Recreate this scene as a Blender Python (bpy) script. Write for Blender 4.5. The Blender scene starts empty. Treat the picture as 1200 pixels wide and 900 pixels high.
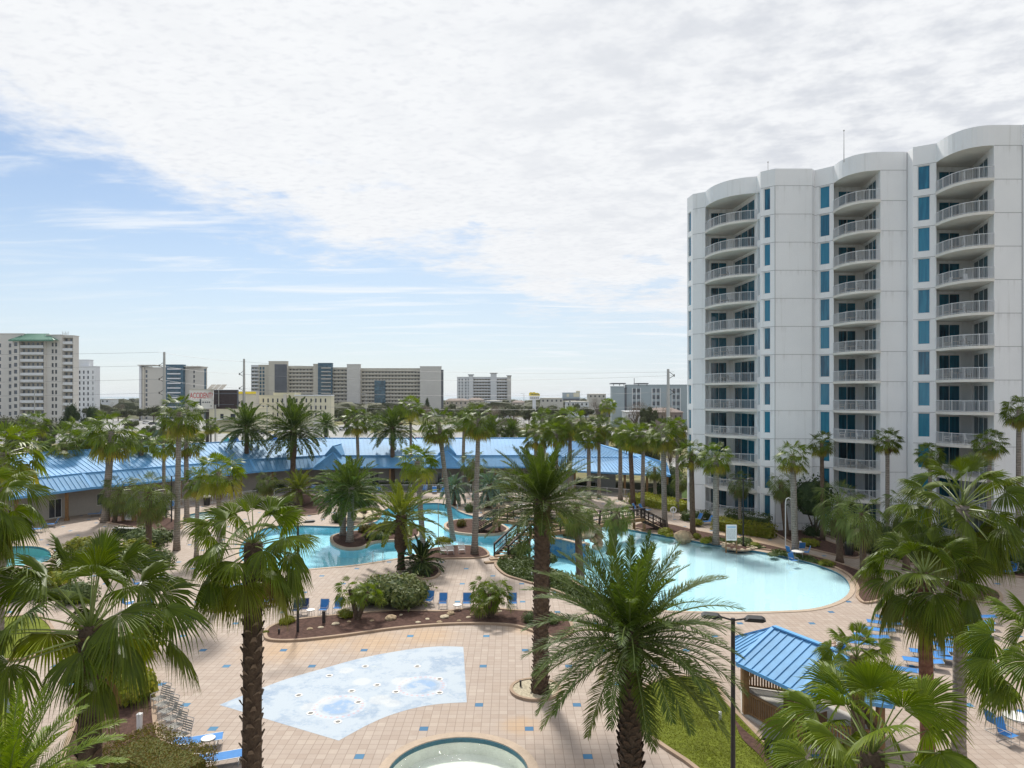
import bpy, math, random
from math import sin, cos, pi, radians, sqrt, atan2
from mathutils import Vector, Matrix
from mathutils.geometry import tessellate_polygon
scene = bpy.context.scene
COL = scene.collection
H = 15.0; F = 800.0; HY = 464.0

def G(x, y, z=0.0):
    "pixel of the 1200x900 photograph -> world point at height z"
    D = (H - z) * F / (y - HY)
    return ((x - 600.0) * D / F, D, z)
def PD(x, y, D):
    return ((x - 600.0) * D / F, D, H - (y - HY) * D / F)

# ---------------------------------------------------------------- materials
def newmat(name):
    m = bpy.data.materials.new(name); m.use_nodes = True
    nt = m.node_tree; nt.nodes.clear()
    out = nt.nodes.new('ShaderNodeOutputMaterial')
    return m, nt, out
def nd(nt, t, **kw):
    n = nt.nodes.new(t)
    for k, v in kw.items():
        setattr(n, k, v)
    return n
def math_(nt, op, a, b=None, c=None, clamp=False):
    n = nt.nodes.new('ShaderNodeMath'); n.operation = op; n.use_clamp = clamp
    for i, v in enumerate((a, b, c)):
        if v is None: continue
        if isinstance(v, (int, float)): n.inputs[i].default_value = v
        else: nt.links.new(v, n.inputs[i])
    return n.outputs[0]
def mix_(nt, f, a, b, bt='MIX'):
    n = nt.nodes.new('ShaderNodeMix'); n.data_type = 'RGBA'; n.blend_type = bt
    for s, v in ((0, f), (6, a), (7, b)):
        if isinstance(v, (int, float)): n.inputs[s].default_value = v
        elif isinstance(v, tuple): n.inputs[s].default_value = (*v[:3], 1)
        else: nt.links.new(v, n.inputs[s])
    return n.outputs[2]
def noise_(nt, vec, scale, detail=3, rough=.55, dim='3D', dist=0):
    n = nt.nodes.new('ShaderNodeTexNoise'); n.noise_dimensions = dim
    n.inputs['Scale'].default_value = scale; n.inputs['Detail'].default_value = detail
    n.inputs['Roughness'].default_value = rough; n.inputs['Distortion'].default_value = dist
    if vec is not None: nt.links.new(vec, n.inputs['Vector'])
    return n.outputs['Fac']
def ramp_(nt, fac, stops, interp='LINEAR'):
    n = nt.nodes.new('ShaderNodeValToRGB'); n.color_ramp.interpolation = interp
    el = n.color_ramp.elements
    while len(el) < len(stops): el.new(.5)
    for e, (p, c) in zip(el, stops):
        e.position = p; e.color = (*c, 1) if isinstance(c, tuple) else (c, c, c, 1)
    nt.links.new(fac, n.inputs[0])
    return n.outputs[0]
def smooth_(nt, v, lo, hi):
    n = nt.nodes.new('ShaderNodeMapRange'); n.interpolation_type = 'SMOOTHSTEP'
    nt.links.new(v, n.inputs[0]); n.inputs[1].default_value = lo; n.inputs[2].default_value = hi
    return n.outputs[0]
def bump_(nt, h, strength=.3, dist=.02):
    b = nt.nodes.new('ShaderNodeBump'); b.inputs['Strength'].default_value = strength
    b.inputs['Distance'].default_value = dist
    nt.links.new(h, b.inputs['Height']); return b.outputs[0]
def princ(nt, out, color, rough=.6, metal=0, spec=.5, normal=None, rough_in=None):
    p = nt.nodes.new('ShaderNodeBsdfPrincipled')
    if isinstance(color, tuple): p.inputs['Base Color'].default_value = (*color, 1)
    else: nt.links.new(color, p.inputs['Base Color'])
    p.inputs['Roughness'].default_value = rough; p.inputs['Metallic'].default_value = metal
    p.inputs['Specular IOR Level'].default_value = spec
    if rough_in is not None: nt.links.new(rough_in, p.inputs['Roughness'])
    if normal is not None: nt.links.new(normal, p.inputs['Normal'])
    if out is not None: nt.links.new(p.outputs[0], out.inputs[0])
    return p
def pos(nt): return nt.nodes.new('ShaderNodeNewGeometry').outputs['Position']
def objc(nt): return nt.nodes.new('ShaderNodeTexCoord').outputs['Object']
def rnd_obj(nt): return nt.nodes.new('ShaderNodeObjectInfo').outputs['Random']

def mottled(name, c, var=.25, scale=2.0, rough=.7, spec=.4, metal=0, bump=0, bscale=20, rndv=0, world=False, fine=True):
    m, nt, out = newmat(name)
    v = pos(nt) if world else objc(nt)
    n1 = noise_(nt, v, scale, 4)
    if fine:
        n2 = noise_(nt, v, scale * 9, 2)
        n1 = math_(nt, 'ADD', math_(nt, 'MULTIPLY', n1, .65), math_(nt, 'MULTIPLY', n2, .35))
    lo = tuple(max(0, x * (1 - var)) for x in c); hi = tuple(min(1, x * (1 + var)) for x in c)
    col = ramp_(nt, n1, [(.3, lo), (.7, hi)])
    if rndv:
        r = rnd_obj(nt)
        k = math_(nt, 'MULTIPLY_ADD', r, rndv, 1 - rndv / 2)
        col = mix_(nt, 1.0, col, col) if False else col
        vm = nt.nodes.new('ShaderNodeVectorMath'); vm.operation = 'SCALE'
        nt.links.new(col, vm.inputs[0]); nt.links.new(k, vm.inputs['Scale']); col = vm.outputs[0]
    nrm = bump_(nt, noise_(nt, v, bscale, 3), .4, bump) if bump else None
    princ(nt, out, col, rough, metal, spec, nrm)
    return m

def leafmat(name, dark, light, old, rough=.38, trans=.28, spec=.22):
    rough = rough + .12
    "foliage; 'tone' (0 fresh .. 1 old) is the age of each leaf"
    m, nt, out = newmat(name)
    g = nt.nodes.new('ShaderNodeNewGeometry')
    at = nt.nodes.new('ShaderNodeAttribute'); at.attribute_name = 'tone'
    r = g.outputs['Random Per Island']
    f = math_(nt, 'ADD', math_(nt, 'MULTIPLY', r, .55), math_(nt, 'MULTIPLY', noise_(nt, g.outputs['Position'], 1.3, 2), .5))
    c = mix_(nt, f, dark, light)
    c = mix_(nt, at.outputs['Fac'], c, old)
    k = math_(nt, 'MULTIPLY_ADD', rnd_obj(nt), .3, .85)
    vm = nt.nodes.new('ShaderNodeVectorMath'); vm.operation = 'SCALE'
    nt.links.new(c, vm.inputs[0]); nt.links.new(k, vm.inputs['Scale']); c = vm.outputs[0]
    p = princ(nt, None, c, rough, 0, spec)
    t = nt.nodes.new('ShaderNodeBsdfTranslucent')
    c2 = mix_(nt, 1.0, c, (1.0, 1.0, .35), 'MULTIPLY')
    vm2 = nt.nodes.new('ShaderNodeVectorMath'); vm2.operation = 'SCALE'
    nt.links.new(c2, vm2.inputs[0]); vm2.inputs['Scale'].default_value = 1.5
    nt.links.new(vm2.outputs[0], t.inputs[0])
    mx = nt.nodes.new('ShaderNodeMixShader'); mx.inputs[0].default_value = trans
    nt.links.new(p.outputs[0], mx.inputs[1]); nt.links.new(t.outputs[0], mx.inputs[2])
    nt.links.new(mx.outputs[0], out.inputs[0])
    return m

# ---------------------------------------------------------------- mesh builder
class MB:
    def __init__(s): s.v = []; s.f = []; s.t = []; s.tone = 0.0
    def vert(s, p):
        s.v.append((p[0], p[1], p[2])); s.t.append(s.tone); return len(s.v) - 1
    def face(s, *pts):
        s.f.append([s.vert(p) for p in pts])
    def box(s, x0, x1, y0, y1, z0, z1):
        b = [s.vert(p) for p in ((x0,y0,z0),(x1,y0,z0),(x1,y1,z0),(x0,y1,z0),(x0,y0,z1),(x1,y0,z1),(x1,y1,z1),(x0,y1,z1))]
        for q in ((3,2,1,0),(4,5,6,7),(0,1,5,4),(1,2,6,5),(2,3,7,6),(3,0,4,7)):
            s.f.append([b[i] for i in q])
    def obox(s, p, q, w, h, up=(0,0,1), off=0.0):
        "box along p->q, width w (sideways), height h centred"
        p = Vector(p); q = Vector(q); d = (q - p).normalized(); u = Vector(up)
        sd = d.cross(u)
        if sd.length < 1e-4: sd = d.cross(Vector((1,0,0)))
        sd.normalize(); u = sd.cross(d).normalized()
        r = []
        for e in (p, q):
            for a, b in ((-1,-1),(1,-1),(1,1),(-1,1)):
                r.append(s.vert(e + sd * (a * w / 2) + u * (b * h / 2 + off)))
        for k in ((0,1,2,3),(7,6,5,4),(0,4,5,1),(1,5,6,2),(2,6,7,3),(3,7,4,0)):
            s.f.append([r[i] for i in k])
    def tube(s, pts, rad, n=6, cap=True):
        pts = [Vector(p) for p in pts]
        if isinstance(rad, (int, float)): rad = [rad] * len(pts)
        rings = []; ref = None
        for i, p in enumerate(pts):
            d = (pts[min(i+1, len(pts)-1)] - pts[max(i-1, 0)]).normalized()
            if ref is None:
                ref = d.cross(Vector((0,0,1)))
                if ref.length < .05: ref = Vector((1,0,0))
            a = (ref - d * ref.dot(d)).normalized(); b = d.cross(a); ref = a
            rings.append([s.vert(p + a * (cos(2*pi*k/n) * rad[i]) + b * (sin(2*pi*k/n) * rad[i])) for k in range(n)])
        for i in range(len(rings) - 1):
            for k in range(n):
                s.f.append([rings[i][k], rings[i][(k+1) % n], rings[i+1][(k+1) % n], rings[i+1][k]])
        if cap:
            s.f.append(rings[0][::-1]); s.f.append(rings[-1])
    def prism(s, poly, z0, z1, bottom=True, top=True):
        n = len(poly)
        a = [s.vert((p[0], p[1], z0)) for p in poly]; b = [s.vert((p[0], p[1], z1)) for p in poly]
        for i in range(n): s.f.append([a[i], a[(i+1) % n], b[(i+1) % n], b[i]])
        tris = tessellate_polygon([[Vector((p[0], p[1], 0)) for p in poly]])
        for t in tris:
            if top: s.f.append([b[i] for i in t])
            if bottom: s.f.append([a[i] for i in t][::-1])
    def sheet(s, loops, z):
        ls = [[Vector((p[0], p[1], 0)) for p in L] for L in loops]
        idx = [s.vert((p[0], p[1], z)) for L in ls for p in L]
        flat = [p for L in ls for p in L]
        for t in tessellate_polygon(ls):
            a, b, c = (flat[i] for i in t)
            if (b - a).cross(c - a).z < 0: t = (t[0], t[2], t[1])
            s.f.append([idx[i] for i in t])
    def wallz(s, poly, z0, z1, closed=True):
        n = len(poly)
        for i in range(n if closed else n - 1):
            p = poly[i]; q = poly[(i+1) % n]
            s.face((p[0],p[1],z0),(q[0],q[1],z0),(q[0],q[1],z1),(p[0],p[1],z1))
    def blob(s, c, r, seg=10, ring=6, jit=.15, rng=random):
        vs = []
        top = s.vert((c[0], c[1], c[2] + r[2])); bot = s.vert((c[0], c[1], c[2] - r[2]))
        for i in range(1, ring):
            ph = pi * i / ring; row = []
            for k in range(seg):
                a = 2 * pi * k / seg; j = 1 + rng.uniform(-jit, jit)
                row.append(s.vert((c[0] + r[0]*sin(ph)*cos(a)*j, c[1] + r[1]*sin(ph)*sin(a)*j, c[2] + r[2]*cos(ph)*j)))
            vs.append(row)
        for k in range(seg):
            s.f.append([top, vs[0][k], vs[0][(k+1) % seg]])
            s.f.append([bot, vs[-1][(k+1) % seg], vs[-1][k]])
        for i in range(len(vs) - 1):
            for k in range(seg):
                s.f.append([vs[i][k], vs[i+1][k], vs[i+1][(k+1) % seg], vs[i][(k+1) % seg]])
    def build(s, name, mat, parent=None, smooth=False, tone=False, fix=False, loc=None):
        me = bpy.data.meshes.new(name); me.from_pydata(s.v, [], s.f)
        if tone:
            at = me.attributes.new('tone', 'FLOAT', 'POINT'); at.data.foreach_set('value', s.t)
        if smooth: me.polygons.foreach_set('use_smooth', [True] * len(me.polygons))
        if mat is not None: me.materials.append(mat)
        if fix:
            import bmesh
            bm = bmesh.new(); bm.from_mesh(me)
            bmesh.ops.remove_doubles(bm, verts=bm.verts, dist=1e-4)
            bmesh.ops.recalc_face_normals(bm, faces=bm.faces); bm.to_mesh(me); bm.free()
        me.update()
        return link(name, me, parent, loc)
def link(name, me, parent=None, loc=None, rz=0, sc=1):
    o = bpy.data.objects.new(name, me); COL.objects.link(o)
    if parent is not None: o.parent = parent
    if loc is not None: o.location = loc
    if rz: o.rotation_euler = (0, 0, rz)
    if sc != 1: o.scale = (sc, sc, sc) if isinstance(sc, (int, float)) else sc
    return o
def tag(o, label, cat, group=None):
    o['label'] = label; o['category'] = cat
    if group: o['group'] = group
    return o
def thing(name, label, cat, loc=(0,0,0), rz=0, group=None, sc=1):
    return tag(link(name, None, None, loc, rz, sc), label, cat, group)
def struct(name, mb, mat, **k):
    o = mb.build(name, mat, **k); o['kind'] = 'structure'; return o
KIDS = {}
def kids(o):
    return [c for c in bpy.data.objects if c.parent == o]
def copy_tree(o, parent=None, cache=None):
    c = o.copy(); COL.objects.link(c)
    if parent is not None: c.parent = parent
    key = o.name
    if key not in KIDS: KIDS[key] = kids(o)
    for ch in KIDS[key]: copy_tree(ch, c)
    return c
def smoothloop(pts, n=5):
    "closed Catmull-Rom"
    P = [Vector((p[0], p[1])) for p in pts]; N = len(P); out = []
    for i in range(N):
        p0, p1, p2, p3 = P[i-1], P[i], P[(i+1) % N], P[(i+2) % N]
        for k in range(n):
            t = k / n
            q = .5 * ((2*p1) + (-p0+p2)*t + (2*p0-5*p1+4*p2-p3)*t*t + (-p0+3*p1-3*p2+p3)*t*t*t)
            out.append((q.x, q.y))
    return out
def offset(loop, d):
    "offset a closed loop outwards (counter-clockwise positive)"
    n = len(loop); A = sum(loop[i-1][0]*loop[i][1] - loop[i][0]*loop[i-1][1] for i in range(n)) / 2
    sg = 1 if A > 0 else -1; out = []
    for i in range(n):
        p = Vector(loop[i-1]); q = Vector(loop[(i+1) % n]); t = (q - p)
        if t.length < 1e-6: t = Vector((1,0))
        t.normalize(); nn = Vector((t.y, -t.x)) * sg
        out.append((loop[i][0] + nn.x*d, loop[i][1] + nn.y*d))
    return out
def gl(pxs, n=5, smooth=True):
    w = [G(x, y)[:2] for x, y in pxs]
    return smoothloop(w, n) if smooth else w
def circle(cx, cy, r, n=40, ry=None):
    ry = ry or r
    return [(cx + r*cos(2*pi*k/n), cy + ry*sin(2*pi*k/n)) for k in range(n)]
def ringband(mb, inner, outer, z0, z1):
    "solid kerb between two loops with matching points"
    n = len(inner)
    for i in range(n):
        j = (i+1) % n
        a, b, c, d = inner[i], inner[j], outer[j], outer[i]
        mb.face((*a,z1),(*b,z1),(*c,z1),(*d,z1))
        mb.face((*d,z0),(*c,z0),(*c,z1),(*d,z1))
        mb.face((*b,z0),(*a,z0),(*a,z1),(*b,z1))
SKYK, SUNK, EXPO = 1.0, 4.1, 0.14
M = {}
M['terrain'] = mottled('terrain', (.10,.10,.055), .45, .05, .95, .1, world=True)
M['dirt'] = mottled('dirt', (.27,.24,.19), .3, .2, .95, .1, world=True)
M['asphalt'] = mottled('asphalt', (.30,.30,.29), .15, .12, .9, .2, world=True)
M['sidewalk'] = mottled('sidewalk', (.48,.46,.42), .12, .4, .9, .2, world=True)
M['grass'] = mottled('grass', (.13,.155,.02), .35, 1.2, .9, .1, world=True, bump=.03, bscale=25)
M['drygrass'] = mottled('drygrass', (.20,.185,.09), .35, .12, .9, .1, world=True)
M['mulch'] = mottled('mulch', (.085,.05,.04), .55, 5, .95, .1, world=True, bump=.03, bscale=14)
M['bedgreen'] = mottled('bedgreen', (.05,.085,.02), .6, 5, .9, .1, world=True, bump=.05, bscale=10)
M['kerb'] = mottled('kerb', (.34,.25,.18), .2, 1.5, .85, .2, world=True)
M['coping'] = mottled('coping', (.42,.33,.25), .15, 2, .8, .3, world=True)
M['gravel'] = mottled('gravel', (.42,.37,.27), .5, 9, .9, .2, world=True, bump=.03, bscale=20)
M['rock'] = mottled('rock', (.36,.27,.17), .55, 2.2, .85, .3, bump=.08, bscale=5)
M['rockpale'] = mottled('rockpale', (.5,.42,.3), .4, 3, .85, .3, bump=.06, bscale=6)
def stucco_mat():
    m, nt, out = newmat('stucco')
    P = pos(nt); s = nt.nodes.new('ShaderNodeSeparateXYZ'); nt.links.new(P, s.inputs[0])
    mp = nt.nodes.new('ShaderNodeMapping'); mp.inputs['Scale'].default_value = (1.6,1.6,.07); nt.links.new(P, mp.inputs[0])
    streak = noise_(nt, mp.outputs[0], 1.6, 4, .6); blotch = noise_(nt, P, .25, 5, .6); fine = noise_(nt, P, 7, 2)
    c = mix_(nt, math_(nt,'MULTIPLY',smooth_(nt, blotch, .38, .68), .5), (.88,.88,.88), (.81,.815,.82))
    c = mix_(nt, math_(nt,'MULTIPLY',smooth_(nt, streak, .56, .78), .38), c, (.58,.57,.54))
    c = mix_(nt, math_(nt,'MULTIPLY',fine,.12), c, (.6,.6,.6))
    fz = math_(nt, 'FRACT', math_(nt, 'MULTIPLY', math_(nt, 'SUBTRACT', s.outputs[2], .9), 1/3.12))
    c = mix_(nt, math_(nt,'MULTIPLY',math_(nt,'MULTIPLY',smooth_(nt, fz, .72, .97),smooth_(nt, streak, .46, .66)), .3), c, (.55,.54,.52))
    princ(nt, out, c, .85, 0, .25, bump_(nt, fine, .3, .01)); return m
M['stucco'] = stucco_mat()
M['slab'] = mottled('slab', (.74,.71,.65), .1, .8, .85, .2, world=True)
M['white_paint'] = mottled('white_paint', (.78,.78,.77), .04, 2, .5, .5)
M['grey_rail'] = mottled('grey_rail', (.62,.63,.64), .04, 2, .45, .5)
M['black_metal'] = mottled('black_metal', (.018,.018,.02), .2, 3, .45, .5)
M['dark_bronze'] = mottled('dark_bronze', (.03,.027,.025), .2, 3, .5, .5)
M['steel'] = mottled('steel', (.42,.42,.41), .12, 1.0, .5, .5, metal=.4)
M['chrome'] = mottled('chrome', (.6,.62,.64), .05, 3, .25, .5, metal=1)
M['frame_metal'] = mottled('frame_metal', (.40,.40,.39), .1, 5, .4, .5, metal=.3)
M['wood_dark'] = mottled('wood_dark', (.035,.024,.018), .35, 4, .7, .3)
M['wood_tan'] = mottled('wood_tan', (.24,.14,.065), .3, 3, .75, .3)
M['wood_deck'] = mottled('wood_deck', (.30,.21,.13), .3, 3, .8, .3)
M['sling'] = mottled('sling', (.045,.20,.50), .12, 6, .7, .3, rndv=.25)
M['sling_dark'] = mottled('sling_dark', (.012,.04,.14), .12, 6, .7, .3)
M['sling_grey'] = mottled('sling_grey', (.30,.29,.26), .12, 6, .7, .3)
M['tabletop'] = mottled('tabletop', (.78,.76,.72), .05, 3, .45, .5)
M['bluemetal'] = None
M['skin'] = mottled('skin', (.5,.3,.21), .05, 5, .6, .4)
M['cloth_white'] = mottled('cloth_white', (.75,.73,.76), .06, 8, .85, .2)
M['hair'] = mottled('hair', (.03,.02,.015), .2, 20, .6, .3)
M['shorts'] = mottled('shorts', (.1,.13,.22), .2, 8, .85, .2)
M['plaster_pale'] = mottled('plaster_pale', (.60,.585,.56), .06, .06, .85, .2, world=True)
M['plaster_beige'] = mottled('plaster_beige', (.56,.54,.50), .06, .06, .85, .2, world=True)
M['plaster_tan'] = mottled('plaster_tan', (.56,.53,.46), .06, .06, .85, .2, world=True)
M['plaster_cream'] = mottled('plaster_cream', (.62,.59,.45), .06, .06, .85, .2, world=True)
M['plaster_white'] = mottled('plaster_white', (.68,.70,.73), .05, .06, .85, .2, world=True)
M['plaster_slate'] = mottled('plaster_slate', (.33,.39,.43), .06, .06, .85, .2, world=True)
M['plaster_dark'] = mottled('plaster_dark', (.12,.13,.15), .15, .2, .7, .3, world=True)
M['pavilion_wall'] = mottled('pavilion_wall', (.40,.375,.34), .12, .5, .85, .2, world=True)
M['recess'] = mottled('recess', (.40,.37,.32), .2, .3, .85, .2, world=True)
M['teal'] = mottled('teal', (.05,.12,.18), .2, .3, .5, .5, world=True)
M['greenroof'] = mottled('greenroof', (.09,.22,.16), .15, .3, .5, .5, world=True)
M['housewall'] = mottled('housewall', (.55,.5,.45), .1, .3, .85, .2, world=True)
M['brownroof'] = mottled('brownroof', (.22,.18,.16), .2, .3, .85, .2, world=True)
M['bluepaint'] = mottled('bluepaint', (.02,.13,.42), .1, 1, .5, .5)
M['aqua'] = mottled('aqua', (.1,.5,.5), .15, 2, .5, .5)
M['red'] = mottled('red', (.55,.04,.03), .1, 2, .5, .5)
M['yellow'] = mottled('yellow', (.8,.62,.03), .1, 1, .5, .5)
M['lime'] = mottled('lime', (.6,.75,.02), .1, 1, .5, .5)
M['text_red'] = mottled('text_red', (.6,.03,.04), .05, 1, .5, .5)
M['text_grey'] = mottled('text_grey', (.1,.11,.14), .05, 1, .5, .5)
M['panel_white'] = mottled('panel_white', (.78,.77,.76), .04, 1, .5, .5)
M['panel_dark'] = mottled('panel_dark', (.035,.02,.022), .5, 1.5, .4, .5)
M['rubber'] = mottled('rubber', (.02,.02,.02), .2, 3, .8, .2)
M['lampglass'] = mottled('lampglass', (.7,.7,.66), .05, 3, .2, .5)
M['carwhite'] = mottled('carwhite', (.75,.75,.76), .03, 1, .25, .5)
M['cardark'] = mottled('cardark', (.06,.065,.08), .1, 1, .25, .5)
M['carsilver'] = mottled('carsilver', (.38,.39,.41), .05, 1, .25, .5)
M['carred'] = mottled('carred', (.25,.05,.04), .05, 1, .25, .5)
def glassy(name, c, rough=.08, var=.5, scale=.6):
    m, nt, out = newmat(name)
    n = noise_(nt, pos(nt), scale, 2)
    col = ramp_(nt, n, [(.35, tuple(x*(1-var) for x in c)), (.7, tuple(x*(1+var*.6) for x in c))])
    princ(nt, out, col, rough, 0, .6); return m
def pane_mat(name, c1, c2, c3, drape=.5):
    "tinted glass over curtains: per-object mix of clear dark and curtained blue, with folds"
    m, nt, out = newmat(name)
    r = rnd_obj(nt)
    v = pos(nt)
    sx = nt.nodes.new('ShaderNodeSeparateXYZ'); nt.links.new(v, sx.inputs[0])
    cb = nt.nodes.new('ShaderNodeCombineXYZ'); nt.links.new(sx.outputs[0], cb.inputs[0]); nt.links.new(sx.outputs[1], cb.inputs[1])
    zz = math_(nt, 'MULTIPLY', sx.outputs[2], .08); nt.links.new(zz, cb.inputs[2])
    fold = noise_(nt, cb.outputs[0], 5.0, 2)
    base = mix_(nt, smooth_(nt, r, .25, .6), c1, c2)
    base = mix_(nt, math_(nt, 'MULTIPLY', smooth_(nt, fold, .35, .7), drape), base, c3)
    princ(nt, out, base, .06, 0, .7); return m
M['pane_blue'] = pane_mat('pane_blue', (.006,.07,.13), (.012,.17,.28), (.03,.26,.38))
M['pane_door'] = pane_mat('pane_door', (.006,.02,.035), (.01,.09,.14), (.02,.17,.25), .6)
M['pane_dark'] = glassy('pane_dark', (.045,.055,.07), .12)
M['pane_grey'] = glassy('pane_grey', (.12,.14,.17), .15)
M['pane_teal'] = glassy('pane_teal', (.05,.12,.17), .12)
M['carglass'] = glassy('carglass', (.02,.025,.03), .05)

# pavers --------------------------------------------------------------
def paver_mat():
    m, nt, out = newmat('pavers')
    P = pos(nt); sx = nt.nodes.new('ShaderNodeSeparateXYZ'); nt.links.new(P, sx.inputs[0])
    S = .396
    u = math_(nt, 'MULTIPLY', math_(nt, 'ADD', sx.outputs[0], 1.6 + 60*2.376 + S/2), 1/S)
    v = math_(nt, 'MULTIPLY', math_(nt, 'ADD', sx.outputs[1], -28.4 + 20*4.752 + S/2), 1/S)
    fu = math_(nt, 'FRACT', u); fv = math_(nt, 'FRACT', v)
    iu = math_(nt, 'FLOOR', u); iv = math_(nt, 'FLOOR', v)
    def edge(f):
        a = math_(nt, 'ABSOLUTE', math_(nt, 'SUBTRACT', f, .5)); return a
    e = math_(nt, 'MAXIMUM', edge(fu), edge(fv))
    joint = smooth_(nt, e, .452, .485)
    # every few pavers is split in two halves
    wn = nt.nodes.new('ShaderNodeTexWhiteNoise'); wn.noise_dimensions = '2D'
    cb = nt.nodes.new('ShaderNodeCombineXYZ'); nt.links.new(iu, cb.inputs[0]); nt.links.new(iv, cb.inputs[1])
    nt.links.new(cb.outputs[0], wn.inputs['Vector'])
    tone = wn.outputs['Value']
    c1 = ramp_(nt, tone, [(0, (.34,.27,.222)), (.35, (.375,.305,.255)), (.7, (.365,.297,.25)), (1, (.41,.34,.285))])
    # tiles
    cx = math_(nt, 'MULTIPLY', iu, 1/6); fx = math_(nt, 'FRACT', math_(nt, 'ADD', cx, .01))
    isx = math_(nt, 'LESS_THAN', fx, .1)
    odd = math_(nt, 'MODULO', math_(nt, 'FLOOR', math_(nt, 'ADD', cx, .01)), 2)
    cy = math_(nt, 'MULTIPLY', math_(nt, 'ADD', iv, math_(nt, 'MULTIPLY', odd, 6)), 1/12)
    fy = math_(nt, 'FRACT', math_(nt, 'ADD', cy, .01))
    isy = math_(nt, 'LESS_THAN', fy, .06)
    tile = math_(nt, 'MULTIPLY', isx, isy)
    tc = mix_(nt, tone, (.035,.13,.25), (.07,.21,.35))
    # wear
    n = noise_(nt, P, .22, 5, .6); n2 = noise_(nt, P, 2.1, 4, .6)
    c1 = mix_(nt, math_(nt, 'MULTIPLY', smooth_(nt, n, .42, .75), .28), c1, (.40,.31,.24))
    c1 = mix_(nt, math_(nt, 'MULTIPLY', smooth_(nt, n2, .5, .85), .25), c1, (.55,.47,.39))
    # rusty irrigation stains beside the planting beds
    st = None
    for (sx_, sy_, rr) in STAINS:
        vd = nt.nodes.new('ShaderNodeVectorMath'); vd.operation = 'DISTANCE'
        nt.links.new(P, vd.inputs[0]); vd.inputs[1].default_value = (sx_, sy_, 0)
        k = smooth_(nt, math_(nt, 'ADD', vd.outputs['Value'], math_(nt, 'MULTIPLY', n2, rr*.8)), rr*1.7, rr*.5)
        st = k if st is None else math_(nt, 'MAXIMUM', st, k)
    c1 = mix_(nt, math_(nt, 'MULTIPLY', st, .42), c1, (.50,.30,.12))
    c = mix_(nt, tile, c1, tc)
    c = mix_(nt, math_(nt, 'MULTIPLY', joint, .6), c, (.16,.12,.09))
    hb = math_(nt, 'SUBTRACT', 1, joint)
    b = bump_(nt, hb, .35, .01)
    princ(nt, out, c, .75, 0, .3, b)
    return m
STAINS = [(*G(330,760)[:2], 2.6), (*G(440,752)[:2], 2.2), (*G(385,748)[:2], 2.2), (*G(620,735)[:2], 1.6), (*G(610,850)[:2], 1.0),
          (*G(880,632)[:2], 3.6), (*G(905,640)[:2], 3.0), (*G(560,640)[:2], 1.5), (*G(500,745)[:2], 2.0), (*G(860,625)[:2], 3)]
M['pavers'] = paver_mat()

def water_mat(name, tint, ripple=.12, scale=3.0, refl=1.0):
    m, nt, out = newmat(name)
    P = pos(nt)
    n = noise_(nt, P, scale, 3); n2 = noise_(nt, P, scale*.2, 2)
    h = math_(nt, 'ADD', n, math_(nt, 'MULTIPLY', n2, 1.5))
    b = bump_(nt, h, ripple, .03)
    fr = nt.nodes.new('ShaderNodeFresnel'); fr.inputs[0].default_value = 1.33; nt.links.new(b, fr.inputs['Normal'])
    tr = nt.nodes.new('ShaderNodeBsdfTransparent'); tr.inputs[0].default_value = (*tint, 1)
    gl_ = nt.nodes.new('ShaderNodeBsdfGlossy'); gl_.inputs['Roughness'].default_value = .03
    nt.links.new(b, gl_.inputs['Normal'])
    mx = nt.nodes.new('ShaderNodeMixShader'); nt.links.new(math_(nt,'MULTIPLY',fr.outputs[0],refl), mx.inputs[0])
    nt.links.new(tr.outputs[0], mx.inputs[1]); nt.links.new(gl_.outputs[0], mx.inputs[2])
    nt.links.new(mx.outputs[0], out.inputs[0]); return m
M['water'] = water_mat('water', (.87,.962,.98), .16, 2.2, 1.25)
M['water_small'] = water_mat('water_small', (.97,.99,.98), 1.0, 5, 1.5)
def basin_mat():
    m, nt, out = newmat('pool_plaster')
    P = pos(nt); sx = nt.nodes.new('ShaderNodeSeparateXYZ'); nt.links.new(P, sx.inputs[0])
    f = smooth_(nt, sx.outputs[0], 2, 21)
    n = noise_(nt, P, .6, 4)
    c = mix_(nt, f, (.36,.77,.90), (.68,.82,.86))
    c = mix_(nt, math_(nt, 'MULTIPLY', n, .25), c, (.55,.80,.85))
    princ(nt, out, c, .6); return m
M['basin'] = basin_mat()
M['basin_pale'] = mottled('basin_pale', (.80,.83,.77), .12, 1.2, .6, .3, world=True)
M['basin_teal'] = mottled('basin_teal', (.28,.66,.68), .12, 1.2, .6, .3, world=True)
M['waterline'] = mottled('waterline', (.03,.14,.20), .3, 6, .3, .5, world=True)
M['seawater'] = mottled('seawater', (.10,.17,.22), .1, .002, .5, .4, world=True)

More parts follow.
